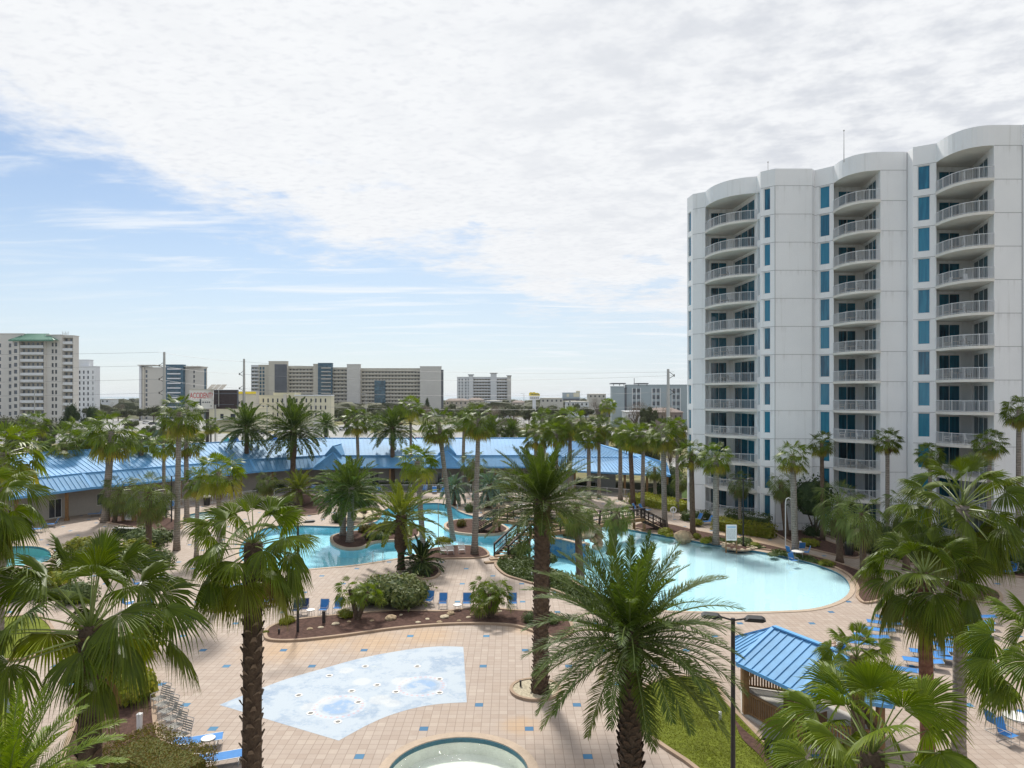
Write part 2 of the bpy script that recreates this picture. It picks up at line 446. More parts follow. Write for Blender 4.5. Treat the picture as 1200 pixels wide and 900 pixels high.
def splash_mat():
    m, nt, out = newmat('splash_pad')
    P = pos(nt)
    n = noise_(nt, P, .35, 5, .6, dist=.5); n2 = noise_(nt, P, 1.1, 5, .65)
    c = mix_(nt, smooth_(nt, math_(nt, 'MULTIPLY', n, n2), .24, .38), (.37,.43,.49), (.21,.29,.40))
    n3 = noise_(nt, P, 5.0, 4, .7)
    c = mix_(nt, math_(nt,'MULTIPLY',smooth_(nt, n2, .47, .62),smooth_(nt,n3,.4,.6)), c, (.25,.33,.44))
    c = mix_(nt, smooth_(nt, n2, .55, .75), c, (.40,.45,.48))
    # the painted compass rings
    for (x, y, R, hi) in ((397,828,1.35,.62), (494,804,1.35,.62)):
        gx, gy, _ = G(x, y)
        vd = nt.nodes.new('ShaderNodeVectorMath'); vd.operation = 'SUBTRACT'
        nt.links.new(P, vd.inputs[0]); vd.inputs[1].default_value = (gx, gy, 0)
        s = nt.nodes.new('ShaderNodeSeparateXYZ'); nt.links.new(vd.outputs[0], s.inputs[0])
        rr = math_(nt, 'SQRT', math_(nt, 'ADD', math_(nt, 'POWER', s.outputs[0], 2), math_(nt, 'POWER', s.outputs[1], 2)))
        an = math_(nt, 'ARCTAN2', s.outputs[1], s.outputs[0])
        inner = smooth_(nt, rr, R*.62, R*.5)
        c = mix_(nt, math_(nt, 'MULTIPLY', inner, smooth_(nt, n2, .35, .6)), c, (.20,.32,.50))
        band = math_(nt, 'MULTIPLY', smooth_(nt, rr, R*.66, R*.72), smooth_(nt, rr, R*1.0, R*.94))
        c = mix_(nt, math_(nt, 'MULTIPLY', band, .18), c, (.72,.70,.72))
        dots = math_(nt, 'MULTIPLY', math_(nt, 'GREATER_THAN', math_(nt, 'SINE', math_(nt, 'MULTIPLY', an, 26)), .1),
                     math_(nt, 'MULTIPLY', smooth_(nt, rr, R*.78, R*.81), smooth_(nt, rr, R*.90, R*.87)))
        c = mix_(nt, math_(nt, 'MULTIPLY', dots, .42), c, (.55,.22,.20))
    for (x, y, R) in ((445,820,.55), (387,820,.5), (362,828,.4), (424,799,.45), (406,786,.4), (470,798,.5), (460,824,.4)):
        gx, gy, _ = G(x, y)
        vd = nt.nodes.new('ShaderNodeVectorMath'); vd.operation = 'DISTANCE'
        nt.links.new(P, vd.inputs[0]); vd.inputs[1].default_value = (gx, gy, 0)
        rr = math_(nt, 'ADD', vd.outputs['Value'], math_(nt, 'MULTIPLY', n2, .3))
        c = mix_(nt, math_(nt, 'MULTIPLY', smooth_(nt, rr, R+.25, R+.05), .4), c, (.56,.55,.52))
    princ(nt, out, c, .6, 0, .3); return m
M['splash'] = splash_mat()

def seam_roof(name, c, axis_attr=False):
    return mottled(name, c, .10, .5, .38, .5, metal=0, world=True)
M['blueroof'] = mottled('blueroof', (.11,.30,.53), .22, .35, .66, .45, world=True)
M['blueroof_ridge'] = mottled('blueroof_ridge', (.13,.36,.66), .08, .5, .6, .3, world=True)

M['fan'] = leafmat('fan_leaf', (.016,.040,.003), (.125,.185,.006), (.33,.27,.04), .33, .24)
M['fan_bright'] = leafmat('fan_leaf_bright', (.042,.088,.005), (.155,.215,.010), (.38,.32,.05), .33, .28)
M['date'] = leafmat('date_leaf', (.017,.040,.008), (.095,.145,.022), (.26,.24,.07), .4, .28)
M['datey'] = leafmat('date_leaf_yellow', (.075,.11,.015), (.17,.20,.03), (.34,.28,.05), .4, .3)
M['sabal'] = leafmat('sabal_leaf', (.035,.065,.014), (.15,.195,.045), (.30,.26,.09), .42, .28)
M['pindo'] = leafmat('pindo_leaf', (.09,.15,.12), (.16,.24,.20), (.22,.25,.15), .45, .2)
M['dead'] = leafmat('dead_leaf', (.12,.075,.035), (.24,.16,.075), (.3,.2,.1), .7, .1)
M['shrub'] = leafmat('shrub_leaf', (.03,.06,.015), (.09,.13,.035), (.13,.15,.05), .5, .15)
M['shruby'] = leafmat('shrub_leaf_yellow', (.09,.125,.010), (.26,.29,.02), (.3,.25,.05), .5, .25)
M['shrubd'] = leafmat('shrub_leaf_dark', (.012,.03,.008), (.035,.065,.015), (.06,.08,.02), .5, .12)
M['oleander'] = leafmat('oleander_leaf', (.035,.07,.02), (.13,.17,.05), (.2,.2,.06), .5, .2)
M['bronze'] = leafmat('bronze_leaf', (.05,.065,.012), (.15,.16,.025), (.20,.09,.03), .6, .2, .25)
M['oak'] = leafmat('oak_leaf', (.03,.042,.016), (.075,.09,.035), (.13,.12,.07), .6, .12)
M['lawnblade'] = leafmat('lawn_blade', (.10,.14,.012), (.20,.22,.02), (.24,.24,.04), .6, .3)
M['bare'] = leafmat('bare_twigs', (.13,.10,.085), (.24,.20,.175), (.2,.17,.15), .8, .05)
def trunk_mat(name, c1, c2, ring=0, scale=4, rough=.9):
    m, nt, out = newmat(name)
    v = objc(nt); n = noise_(nt, v, scale, 5, .65); n2 = noise_(nt, v, scale*5, 3)
    f = math_(nt, 'ADD', math_(nt, 'MULTIPLY', n, .6), math_(nt, 'MULTIPLY', n2, .4))
    h = n2
    if ring:
        sx = nt.nodes.new('ShaderNodeSeparateXYZ'); nt.links.new(v, sx.inputs[0])
        w = math_(nt, 'SINE', math_(nt, 'ADD', math_(nt, 'MULTIPLY', sx.outputs[2], ring), math_(nt, 'MULTIPLY', n, 6)))
        f = math_(nt, 'ADD', f, math_(nt, 'MULTIPLY', w, .08)); h = math_(nt, 'ADD', n2, math_(nt, 'MULTIPLY', w, .4))
    c = ramp_(nt, f, [(.3, c1), (.68, c2)])
    princ(nt, out, c, rough, 0, .2, bump_(nt, h, .7, .04)); return m
M['trunk_grey'] = trunk_mat('trunk_grey', (.15,.125,.10), (.34,.30,.26), 28)
M['trunk_brown'] = trunk_mat('trunk_brown', (.06,.04,.028), (.19,.13,.09), 0)
M['trunk_boot'] = trunk_mat('trunk_boot', (.035,.022,.015), (.14,.10,.07), 0)
M['stub'] = mottled('stub', (.20,.155,.115), .5, 6, .85, .2)
M['stub_dark'] = mottled('stub_dark', (.10,.07,.048), .5, 6, .85, .2)
M['trunk_red'] = trunk_mat('trunk_red', (.10,.045,.03), (.24,.12,.08), 20)
M['petiole'] = mottled('petiole', (.17,.22,.05), .3, 4, .4, .5)
M['bark'] = trunk_mat('bark', (.05,.04,.03), (.15,.12,.09), 0)
# ---------------------------------------------------------------- ground, pool deck, beds
POOL = gl([(292,662),(335,668),(383,665),(420,661.5),(470,653.5),(500,647),(530,645.5),(560,647),(588,655),(618,662),(648,674),(672,690),(715,707),(770,715),(850,717),(905,716.5),(955,713),(987,702),(996,688),(985,673),(955,661),(915,651),(870,643),(820,635),(775,627),(738,620.5),(705,613),(672,609),(640,606),(600,607),(570,606.5),(550,603.5),(537,598.5),(528,592.5),(512,589.5),(490,590.5),(465,593),(450,598),(446,606),(436,613),(405,617),(360,616),(318,617),(290,630),(280,648)], 5)
ISLE1 = gl([(388,629),(388,636),(396,641),(408,643.5),(425,642),(438,636),(455,634),(475,633),(492,628),(490,620),(470,616.5),(448,618),(428,622),(405,624)], 5)
ISLE2 = gl([(520,617),(523,613),(533,610),(555,609),(580,612),(594,618),(596,622),(585,626),(560,627),(536,625),(524,621)], 5)
LPOOL = gl([(-60,652),(-20,643),(25,640),(50,642),(60,650),(52,659),(15,664),(-40,668)], 5)
c1x, c1y, _ = G(243, 604); KPOOL = circle(c1x, c1y, 2.6, 32, 3.4)
SPA_C = (-2.15, 27.15); SPA = circle(*SPA_C, 2.82, 56)
DECK = [(-75, 6), (62, 6), (62, 106), (30, 106), (-75, 106)]
mb = MB()
copings = [offset(L, .38) for L in (POOL, LPOOL, KPOOL, SPA)]
mb.sheet([DECK, POOL, LPOOL, KPOOL, SPA], 0)
struct('pool_deck', mb, M['pavers'])
mb = MB(); mb.sheet([[(-2500,-400),(2500,-400),(2500,1900),(-2500,1900)], DECK], 0)
struct('ground', mb, M['terrain'])
mb = MB(); mb.sheet([[(-12000,1890),(12000,1890),(12000,14000),(-12000,14000)]], -1.5); struct('sea', mb, M['seawater'])
# water, basins, coping
def pool(loop, name, basin, water, depth=1.1, coping=.38, slope=None, cz=.035, line=True):
    mb = MB(); mb.sheet([loop], -.10); struct(name + '_water', mb, water)
    mb = MB(); mb.wallz(loop, -depth - .3, 0)
    if slope:
        x0, x1, d0, d1 = slope
        ys = [p[1] for p in loop]; ya, yb = min(ys) - 1, max(ys) + 1
        xs = [-40] + [x0 + (x1 - x0) * i / 10 for i in range(11)] + [30]
        zf = lambda x: -(d0 + (d1 - d0) * min(1, max(0, (x - x0) / (x1 - x0))))
        for a, b in zip(xs, xs[1:]):
            mb.face((a, ya, zf(a)), (b, ya, zf(b)), (b, yb, zf(b)), (a, yb, zf(a)))
    else: mb.sheet([loop], -depth)
    struct(name + '_basin', mb, basin)
    mb = MB(); ringband(mb, loop, offset(loop, coping), -.0, cz)
    ringband(mb, offset(loop, .02), offset(loop, .03), -.12, -.0)
    struct(name + '_coping', mb, M['coping'])
    if line:
        mb = MB(); mb.wallz(offset(loop, -.012), -.20, -.005); struct(name + '_tile_line', mb, M['waterline'])
pool(POOL, 'pool', M['basin'], M['water'], 1.2, slope=(8, 26, .9, .16))
pool(LPOOL, 'side_pool', M['basin_teal'], M['water'], 1.0)
pool(KPOOL, 'wading_pool', M['basin_pale'], M['water'], .4, .8)
pool(SPA, 'spa', M['basin_pale'], M['water_small'], .7, .42)
def isle(loop, name):
    mb = MB(); mb.prism(offset(loop, -.25), -.3, .10, bottom=False); struct(name + '_bed', mb, M['mulch'])
    mb = MB(); ringband(mb, offset(loop, -.3), loop, -.16, .12); struct(name + '_kerb', mb, M['coping']); mb = MB(); mb.wallz(offset(loop,-.02), -1.25, -.1); struct(name + '_foot', mb, M['basin'])
isle(ISLE1, 'palm_island'); isle(ISLE2, 'bridge_island')

def bed(pxs, mat='mulch', kerb=.22, name='planting_bed', z=.09, n=5, smooth=True, world=None):
    L = world if world else gl(pxs, n, smooth)
    A = sum(L[i-1][0]*L[i][1] - L[i][0]*L[i-1][1] for i in range(len(L)))
    if A < 0: L = L[::-1]
    mb = MB(); mb.sheet([offset(L, -.05)], z); o = struct(name, mb, M[mat])
    if kerb:
        mb = MB(); ringband(mb, offset(L, -kerb), L, -.005, .13); struct('kerb', mb, M['kerb'])
    return L
BED1 = bed([(309,747),(313,737),(335,729),(375,723.5),(420,719.5),(470,716),(520,717),(560,713),(605,716),(645,719),(668,728),(672,742),(655,750),(632,744),(612,737),(590,733.5),(545,732.5),(500,734.5),(455,739),(405,746),(350,752),(318,752)])
BED2 = bed([(579,662),(586,655),(604,651),(625,657),(648,668),(668,679),(690,693),(715,703),(722,715),(700,722),(670,702),(640,690),(610,681),(590,674)], 'bedgreen')
BED3 = bed([(488,650),(505,644),(535,640),(560,641),(571,646),(573,652),(556,655),(525,655.5),(500,657)])
BED4 = bed([(480,668),(495,661),(510,663),(517,670),(510,678),(490,679)])
BED5 = bed([(346,580),(380,583),(385,592),(375,602),(345,604),(322,598),(325,585)])
BED6 = bed([(404,612),(415,600),(440,597),(446,604),(436,611),(415,615)], 'mulch')
BED6b = bed([(566,603),(575,588),(605,583),(640,585),(640,600),(600,604)], 'dirt')
# bank of the big lagoon
BANK = bed([(742,618.5),(760,612),(790,616),(815,622),(850,629),(885,636),(925,645),(965,655),(1005,668),(1030,680),(1040,700),(1015,708),(1003,700),(1003,688),(990,672),(957,658.5),(917,648.5),(870,640.5),(822,632.5),(778,624.5)], 'mulch')
BANKG = bed([(838,631),(870,636),(898,643),(885,643.5),(855,638),(832,633)], 'bedgreen', 0, z=.13)
BANKG2 = bed([(905,647),(930,650),(960,659),(975,666),(940,657),(912,651)], 'bedgreen', 0, z=.13)
# bed at the foot of the tower
TB = bed([(790,592),(815,596),(850,598),(905,606),(950,622),(1000,640),(1060,660),(1110,668),(1200,678),(1260,690),(1260,640),(1100,630),(1000,620),(900,600),(860,592),(800,585)], 'mulch')
TB2 = bed([(905,622),(930,620),(958,630),(985,640),(1010,650),(1000,655),(965,648),(930,638)], 'mulch')
bed([(1050,676),(1100,680),(1160,690),(1175,700),(1165,708),(1120,702),(1060,690)], 'mulch', .2)
bed([(120,606),(150,603),(190,606),(210,612),(212,620),(180,622),(140,616),(118,611)], 'mulch')
bed([(800,570),(760,572),(745,580),(775,592),(800,596),(830,600),(850,592)], 'bedgreen', .2)
bed([(20,573),(120,586),(240,572),(420,567),(600,566),(700,566),(700,571),(600,572.5),(420,574),(250,581),(150,594),(20,600)], 'dirt', .2)
# round rings with gravel round the two deck palms
for nm, (x, y), r in (('palm_ring', (627.5, 809), 1.32), ('palm_ring', (258, 713), .98)):
    gx, gy, _ = G(x, y); bed(None, 'gravel', .16, 'palm_ring', world=circle(gx, gy, r, 36))
bed(None, 'mulch', .16, 'palm_ring', world=circle(*G(865,642)[:2], 1.5, 30))
# lawns
LAWN = bed([(748,815),(765,800),(800,793),(838,800),(852,822),(878,850),(905,880),(930,925),(850,925),(800,893),(770,873),(748,855)], 'grass', .2, 'lawn')
bed([(858,842),(873,858),(905,885),(930,905),(915,925),(890,890),(868,868)], 'mulch', 0, z=.13)
bed([(-60,800),(5,798),(16,815),(22,840),(30,880),(20,930),(-80,930)], 'grass', .2, 'lawn')
bed([(30,722),(55,728),(65,745),(50,765),(20,775),(-40,770),(-60,735)], 'grass', .2, 'lawn')
bed([(84,850),(105,800),(150,770),(178,800),(185,850),(200,880),(235,905),(240,960),(80,960),(70,900)], 'mulch', .2)
# splash pad
arc = lambda pts, n: pts
SP = [G(*p)[:2] for p in [(257,826),(300,839),(350,854),(397,868)]]
inner = [(397,868),(415,858),(432,849),(455,839),(485,830),(515,825),(547,823)]
outer = [(543,758),(515,757.5),(487,760),(455,765),(420,772),(380,783),(335,796),(295,811),(257,826)]
def cr(pts, n=6):
    w = [Vector(G(*p)[:2]) for p in pts]; out = []
    for i in range(len(w) - 1):
        p0 = w[max(0, i-1)]; p1 = w[i]; p2 = w[i+1]; p3 = w[min(len(w)-1, i+2)]
        for k in range(n):
            t = k / n
            q = .5*((2*p1)+(-p0+p2)*t+(2*p0-5*p1+4*p2-p3)*t*t+(-p0+3*p1-3*p2+p3)*t**3); out.append((q.x, q.y))
    out.append((w[-1].x, w[-1].y)); return out
SPL = SP[:-1] + cr(inner)[:] + cr(outer)[:-1]
mb = MB(); mb.sheet([SPL], .004); struct('splash_pad', mb, M['splash'])
# floor jets on the pad
jet0 = None
for (x, y) in [(386,792),(350,815),(428,781),(442,803),(412,810),(464,811),(420,823),(364,836),(396,846),(489,781),(515,796),(515,812)]:
    gx, gy, _ = G(x, y)
    if jet0 is None:
        mb = MB(); mb.prism(circle(0,0,.12,16), .004, .016, bottom=False)
        jet0 = mb.build('floor_jet', M['dark_bronze'])
        mb = MB(); ringband(mb, circle(0,0,.125,16), circle(0,0,.19,16), .0, .014); mb.build('rim', M['steel'], jet0)
        o = jet0
    else: o = copy_tree(jet0)
    o.location = (gx, gy, .004)
    tag(o, 'round spray nozzle set flush in the painted blue splash pad', 'nozzle', 'spray nozzles in the splash pad')

# roads beyond the pavilion --------------------------------------------------
def road(name, pxs, mat, z=.004, world=None):
    L = world or [G(*p)[:2] for p in pxs]
    mb = MB(); mb.sheet([L], z); return struct(name, mb, M[mat])
road('forecourt', None, 'drygrass', .006, world=[(-300,118),(300,124),(300,400),(-300,400)])
road('access_road', None, 'asphalt', .012, world=[(-200,142),(140,142),(140,165),(-200,165)])
road('highway', [(-700,523),(330,519),(900,513),(2200,505),(2200,497),(900,503),(640,506),(330,508),(-700,509)], 'asphalt', .012)
road('highway', [(-700,505),(450,505),(640,500),(1200,496),(1200,492),(640,495),(450,499),(-700,500)], 'asphalt', .018)
road('side_street', [(300,520),(420,520),(440,500),(470,488),(455,488),(420,495),(350,505)], 'asphalt', .024)
road('parking_lot', [(560,501),(650,501),(650,489),(570,489)], 'asphalt', .03)
road('parking_lot', [(40,503),(290,503),(290,491),(60,491)], 'asphalt', .03)
mb = MB()
for yy in (512.8, 516):
    for i in range(-40, 40):
        X = i * 6
        D = H*F/(yy-HY)
        mb.face((X, D-.1, .024), (X+3, D-.1, .024), (X+3, D+.15, .024), (X, D+.15, .024))
struct('lane_markings', mb, M['white_paint'])
# ---------------------------------------------------------------- facade helper
def facade(mb, p, q, z0, z1, ops=(), depth=.2):
    p = Vector(p); q = Vector(q); L = (q - p).length; d = (q - p) / L; nin = Vector((-d.y, d.x))
    ss = sorted({0, L, *[o[0] for o in ops], *[o[1] for o in ops]})
    zs = sorted({z0, z1, *[o[2] for o in ops], *[o[3] for o in ops]})
    P = lambda s, z, k=0: (p.x + d.x*s + nin.x*k, p.y + d.y*s + nin.y*k, z)
    def inside(s, z): return any(o[0] < s < o[1] and o[2] < z < o[3] for o in ops)
    for a, b in zip(ss, ss[1:]):
        run = None
        for c, e in zip(zs, zs[1:]):
            if inside((a+b)/2, (c+e)/2):
                if run is not None: mb.face(P(a,run), P(b,run), P(b,c), P(a,c)); run = None
            elif run is None: run = c
        if run is not None: mb.face(P(a,run), P(b,run), P(b,z1), P(a,z1))
    for s0, s1, a, b in ops:
        mb.face(P(s0,a), P(s0,a,depth), P(s0,b,depth), P(s0,b))
        mb.face(P(s1,a,depth), P(s1,a), P(s1,b), P(s1,b,depth))
        mb.face(P(s0,a), P(s1,a), P(s1,a,depth), P(s0,a,depth))
        mb.face(P(s0,b,depth), P(s1,b,depth), P(s1,b), P(s0,b))
    return P
def window(parent, p, q, op, depth, mframe, mpane, name='window', mull=0, fw=.07, ft=.08):
    p = Vector(p); q = Vector(q); L = (q - p).length; d = (q - p) / L; n = Vector((-d.y, d.x))
    s0, s1, a, b = op
    c = p + d * ((s0+s1)/2) + n * depth
    w = (s1 - s0) / 2; rz = atan2(d.y, d.x)
    mb = MB()
    y0, y1 = -ft, 0
    mb.box(-w, -w+fw, y0, y1, a, b); mb.box(w-fw, w, y0, y1, a, b)
    mb.box(-w+fw, w-fw, y0, y1, a, a+fw); mb.box(-w+fw, w-fw, y0, y1, b-fw, b)
    for k in range(mull):
        x = -w + 2*w*(k+1)/(mull+1); mb.box(x-fw*.45, x+fw*.45, y0, y1, a+fw, b-fw)
    o = mb.build(name, mframe, parent, loc=(c.x, c.y, 0)); o.rotation_euler = (0, 0, rz)
    n_p = mull + 1
    for k in range(n_p):
        mb = MB(); xa = -w+fw + (2*w-2*fw)*k/n_p; xb = -w+fw + (2*w-2*fw)*(k+1)/n_p
        mb.box(xa+(fw*.45 if k else 0), xb-(fw*.45 if k < n_p-1 else 0), -.045, -.02, a+fw, b-fw)
        mb.build('pane', mpane, o)
    return o
# ---------------------------------------------------------------- the white tower
TW = thing('apartment_tower', 'tall white tower with three columns of curved balconies and blue windows, right side', 'tower', (0,0,0))
ZK = [35.3 - 3.12*k for k in range(12)]; ZT = 40.25; ZC = 38.35
B_ = (23.9,84.4); C1_ = (28.15,78.5); G_ = (35.3,74.9); C2_ = (38.1,70.6); J_ = (42.4,68.2); C3_ = (44.9,63.6)
cols = [('first', B_, (24.0,79.4), C1_, (24.6,85.3), (27.6,85.3), (24.85,26.85), (.35,6.2)),
        ('second', G_, (34.9,70.8), C2_, (35.9,76.3), (39.2,76.3), (36.5,38.45), (.4,4.4)),
        ('third', J_, (41.8,63.8), C3_, (43.2,69.6), (46.9,69.6), (43.55,45.7), (.3,4.6))]
def bez(a, c, b, n=12):
    return [((1-t)**2*a[0]+2*t*(1-t)*c[0]+t*t*b[0], (1-t)**2*a[1]+2*t*(1-t)*c[1]+t*t*b[1]) for t in (i/n for i in range(n+1))]
wall = MB()
segs = [((27,104),(22.4,87.3),None),((22.4,87.3),(22.6,85.4),(.3,1.35)),((22.6,85.4),B_,None),
        (C1_,(28.0,76.9),(.25,1.15)),((28.0,76.9),(29.2,75.8),(.35,1.1)),((29.2,75.8),(33.3,75.8),None),((33.3,75.8),(33.9,76.4),None),((33.9,76.4),G_,(.5,1.6)),
        (C2_,(40.8,70.6),None),((40.8,70.6),(40.92,70.72),None),((40.92,70.72),(40.7,69.3),None),((40.7,69.3),J_,(.4,1.5)),
        (C3_,(47.55,63.6),None),((47.55,63.6),(47.75,63.2),None),((47.75,63.2),(66,63.2),None)]
for p, q, wv in segs:
    ops = [(wv[0], wv[1], z+.5, z+2.95) for z in ZK] if wv else []
    facade(wall, p, q, 0, ZT, ops, .22)
    for op in ops: window(TW, p, q, op, .20, M['white_paint'], M['pane_blue'])
soff = MB()
top = [(27,104),(22.4,87.3),(22.6,85.4)]
for (cn, A, ct, C, P1, P2, ld, rd) in cols:
    arcp = bez(A, ct, C)
    facade(wall, A, P1, 0, ZC+.05)
    ops1 = [(ld[0]-P1[0], ld[1]-P1[0], z+.03, z+2.6) for z in ZK]
    facade(wall, P1, P2, 0, ZC+.05, ops1, .16)
    for op in ops1: window(TW, P1, P2, op, .14, M['white_paint'], M['pane_door'], 'balcony_door', 1, .05)
    ops2 = [(rd[0], rd[1], z+.03, z+2.6) for z in ZK]
    facade(wall, P2, C, 0, ZC+.05, ops2, .16)
    for op in ops2: window(TW, P2, C, op, .14, M['white_paint'], M['pane_door'], 'balcony_door', 2, .07)
    # fascia band and soffit over the top balcony
    for a, b in zip(arcp, arcp[1:]): wall.face((*a,ZC),(*b,ZC),(*b,ZT),(*a,ZT))
    sf = MB(); sf.sheet([arcp + [P2, P1]], ZC); sf.build('soffit', M['slab'], TW)
    top += arcp if cn != 'x' else []
    if cn == 'first': top += [(28.0,76.9),(29.2,75.8),(33.3,75.8),(33.9,76.4)]
    if cn == 'second': top += [(40.8,70.6),(40.92,70.72),(40.7,69.3)]
    if cn == 'third': top += [(47.55,63.6),(47.75,63.2),(66,63.2),(66,84)]
wall.build('wall', M['stucco'], TW)
mb = MB(); mb.sheet([top], ZT-.5); mb.build('roof', M['slab'], TW)
mb = MB(); Lp = top
inn = offset(top, -.3); 
for i in range(len(top)-2):
    a, b, c, d = top[i], top[i+1], inn[i+1], inn[i]
    mb.face((*a,ZT),(*b,ZT),(*c,ZT),(*d,ZT)); mb.face((*d,ZT),(*c,ZT),(*c,ZT-.5),(*d,ZT-.5))
mb.build('parapet_cap', M['stucco'], TW)
mb = MB(); mb.wallz([(66,63.2),(66,84),(27,104)], 0, ZT, closed=False); mb.build('rear_wall', M['stucco'], TW)
# joints between the cast panels
mb = MB()
for p, q in (((22.6,85.4),B_),((29.2,75.8),(33.3,75.8)),((33.3,75.8),(33.9,76.4)),(C2_,(40.8,70.6)),(C3_,(47.55,63.6)),((47.75,63.2),(66,63.2)),((28.0,76.9),(29.2,75.8)),((33.9,76.4),G_),((40.7,69.3),J_)):
    pv = Vector(p); qv = Vector(q); dd = (qv-pv).normalized(); nn = Vector((dd.y,-dd.x))*.002
    for z in ZK + [ZC+.1]:
        mb.obox((*(pv+nn+dd*.03),z-.1),(*(qv+nn-dd*.03),z-.1),.012,.045)
for x, y in ((29.2,75.79),(47.52,63.59)):
    mb.box(x-.03,x+.03,y-.006,y+.004,0,ZC)
mb.build('panel_joint', mottled('joint', (.33,.33,.33), .1, 1, .9, .1, world=True), TW)
# balconies
ordn = ['top','second','third','fourth','fifth','sixth','seventh','eighth','ninth','tenth','eleventh','lowest']
chairB = tableB = None
rng = random.Random(5)
def mk_balcony_chair():
    mb = MB(); mb.box(-.27,.27,-.27,.27,.36,.42)
    mb.obox((0,.24,.38),(0,.38,.95),.52,.05,up=(0,1,0))
    for sx in (-1,1):
        for sy in (-1,1): mb.obox((sx*.25,sy*.25,0),(sx*.25,sy*.25,.38),.04,.04,up=(0,1,0))
        mb.obox((sx*.27,-.25,.62),(sx*.27,.28,.62),.05,.03); mb.obox((sx*.27,-.24,.36),(sx*.27,-.24,.62),.03,.03,up=(0,1,0))
    return mb
def mk_balcony_table():
    mb = MB(); mb.prism(circle(0,0,.42,16), .68, .72); mb.tube([(0,0,0),(0,0,.68)], .035, 6)
    for k in range(3): mb.obox((0,0,.03),(.3*cos(k*2.09),.3*sin(k*2.09),.03),.05,.03)
    return mb
for (cn, A, ct, C, P1, P2, ld, rd) in cols:
    arcp = bez(A, ct, C, 14)
    slab = offset(arcp + [P2, P1], .0)
    # outward growth of the slab edge over the wall face
    cen = Vector(P2)
    edge = [(p[0] + (p[0]-cen.x)*.03, p[1] + (p[1]-cen.y)*.03) for p in arcp]
    mb = MB(); mb.prism(edge + [P2, P1], -.26, 0, True, True)
    # rail
    rl = MB()
    rp = [(p[0] + (p[0]-cen.x)*.005, p[1] + (p[1]-cen.y)*.005) for p in arcp]
    for z, t in ((1.08,.06),(.10,.04)):
        for a, b in zip(rp, rp[1:]): rl.obox((*a,z),(*b,z),.05,t)
    acc = 0; nxt = 0; cnt = 0
    for a, b in zip(rp, rp[1:]):
        va = Vector(a); vb = Vector(b); l = (vb-va).length; t = nxt - acc
        while t < l:
            c = va + (vb-va)*t/l; w = .055 if cnt % 9 == 0 else .022
            rl.box(c.x-w/2, c.x+w/2, c.y-w/2, c.y+w/2, 0, 1.08 if w < .05 else 1.14)
            cnt += 1; t += .135
        acc += l; nxt = acc + (t - l)
    slab0 = rail0 = None
    for k, z in enumerate(ZK):
        if slab0 is None:
            slab0 = mb.build('balcony', M['slab'], TW, fix=True); rail0 = rl.build('railing', M['grey_rail'], slab0)
            s = slab0
        else:
            s = slab0.copy(); COL.objects.link(s); r = rail0.copy(); COL.objects.link(r); r.parent = s
        s.location = (0, 0, z)
        if k == 11: continue
        if rng.random() < .8 or (cn, k) == ('first', 8):
            cc = Vector(((A[0]+C[0]+P1[0]+P2[0])/4, (A[1]+C[1]+P1[1]+P2[1])/4))
            dr = (Vector(C)-Vector(A)).normalized()
            white = (cn, k) in (('first', 8), ('third', 3), ('third', 8), ('second', 8))
            col_t = {'first':'left-hand','second':'middle','third':'right-hand'}[cn]
            fl = 'tower\'s top balcony' if k == 0 else f'tower\'s {ordn[k]} balcony down'
            for j, off in enumerate((-1.0, 1.0)):
                m = MB()
                key = 'white' if white else 'grey'
                if ('chair', key) not in KIDS:
                    o = mk_balcony_chair().build('balcony_chair', M['white_paint'] if white else M['sling_grey'])
                    KIDS[('chair', key)] = o
                else: o = KIDS[('chair', key)].copy(); COL.objects.link(o)
                q = cc + dr*off + Vector((-.5,-.5))*.6
                o.location = (q.x, q.y, z); o.rotation_euler = (0,0, (1.3 if j else -1.9) + rng.uniform(-.4,.4))
                tag(o, f'{key} patio chair, {"right" if j else "left"} one on the {fl}, {col_t} column', 'chair', 'patio chairs on the tower balconies')
            if 'tb' not in KIDS: o = mk_balcony_table().build('balcony_table', M['sling_grey']); KIDS['tb'] = o
            else: o = KIDS['tb'].copy(); COL.objects.link(o)
            q = cc + Vector((-.5,-.5))*.6; o.location = (q.x, q.y, z)
            tag(o, f'small round patio table on the {fl}, {col_t} column', 'table', 'patio tables on the tower balconies')
# masts
for (x, y0, y1, D, lab) in ((989,153,190,72,'thin lightning rod standing on the roof above the middle balconies'),(900,190,204,77,'short mast on the roof left of the middle balconies')):
    a = PD(x, y0, D); 
    mb = MB(); mb.tube([(0,0,0),(0,0,a[2]-ZT+.6)], [.05,.025], 5); mb.blob((0,0,a[2]-ZT+.6),(.09,.09,.09),6,4,0)
    tag(mb.build('mast', M['steel'], loc=(a[0],a[1],ZT-.6)), lab, 'mast')

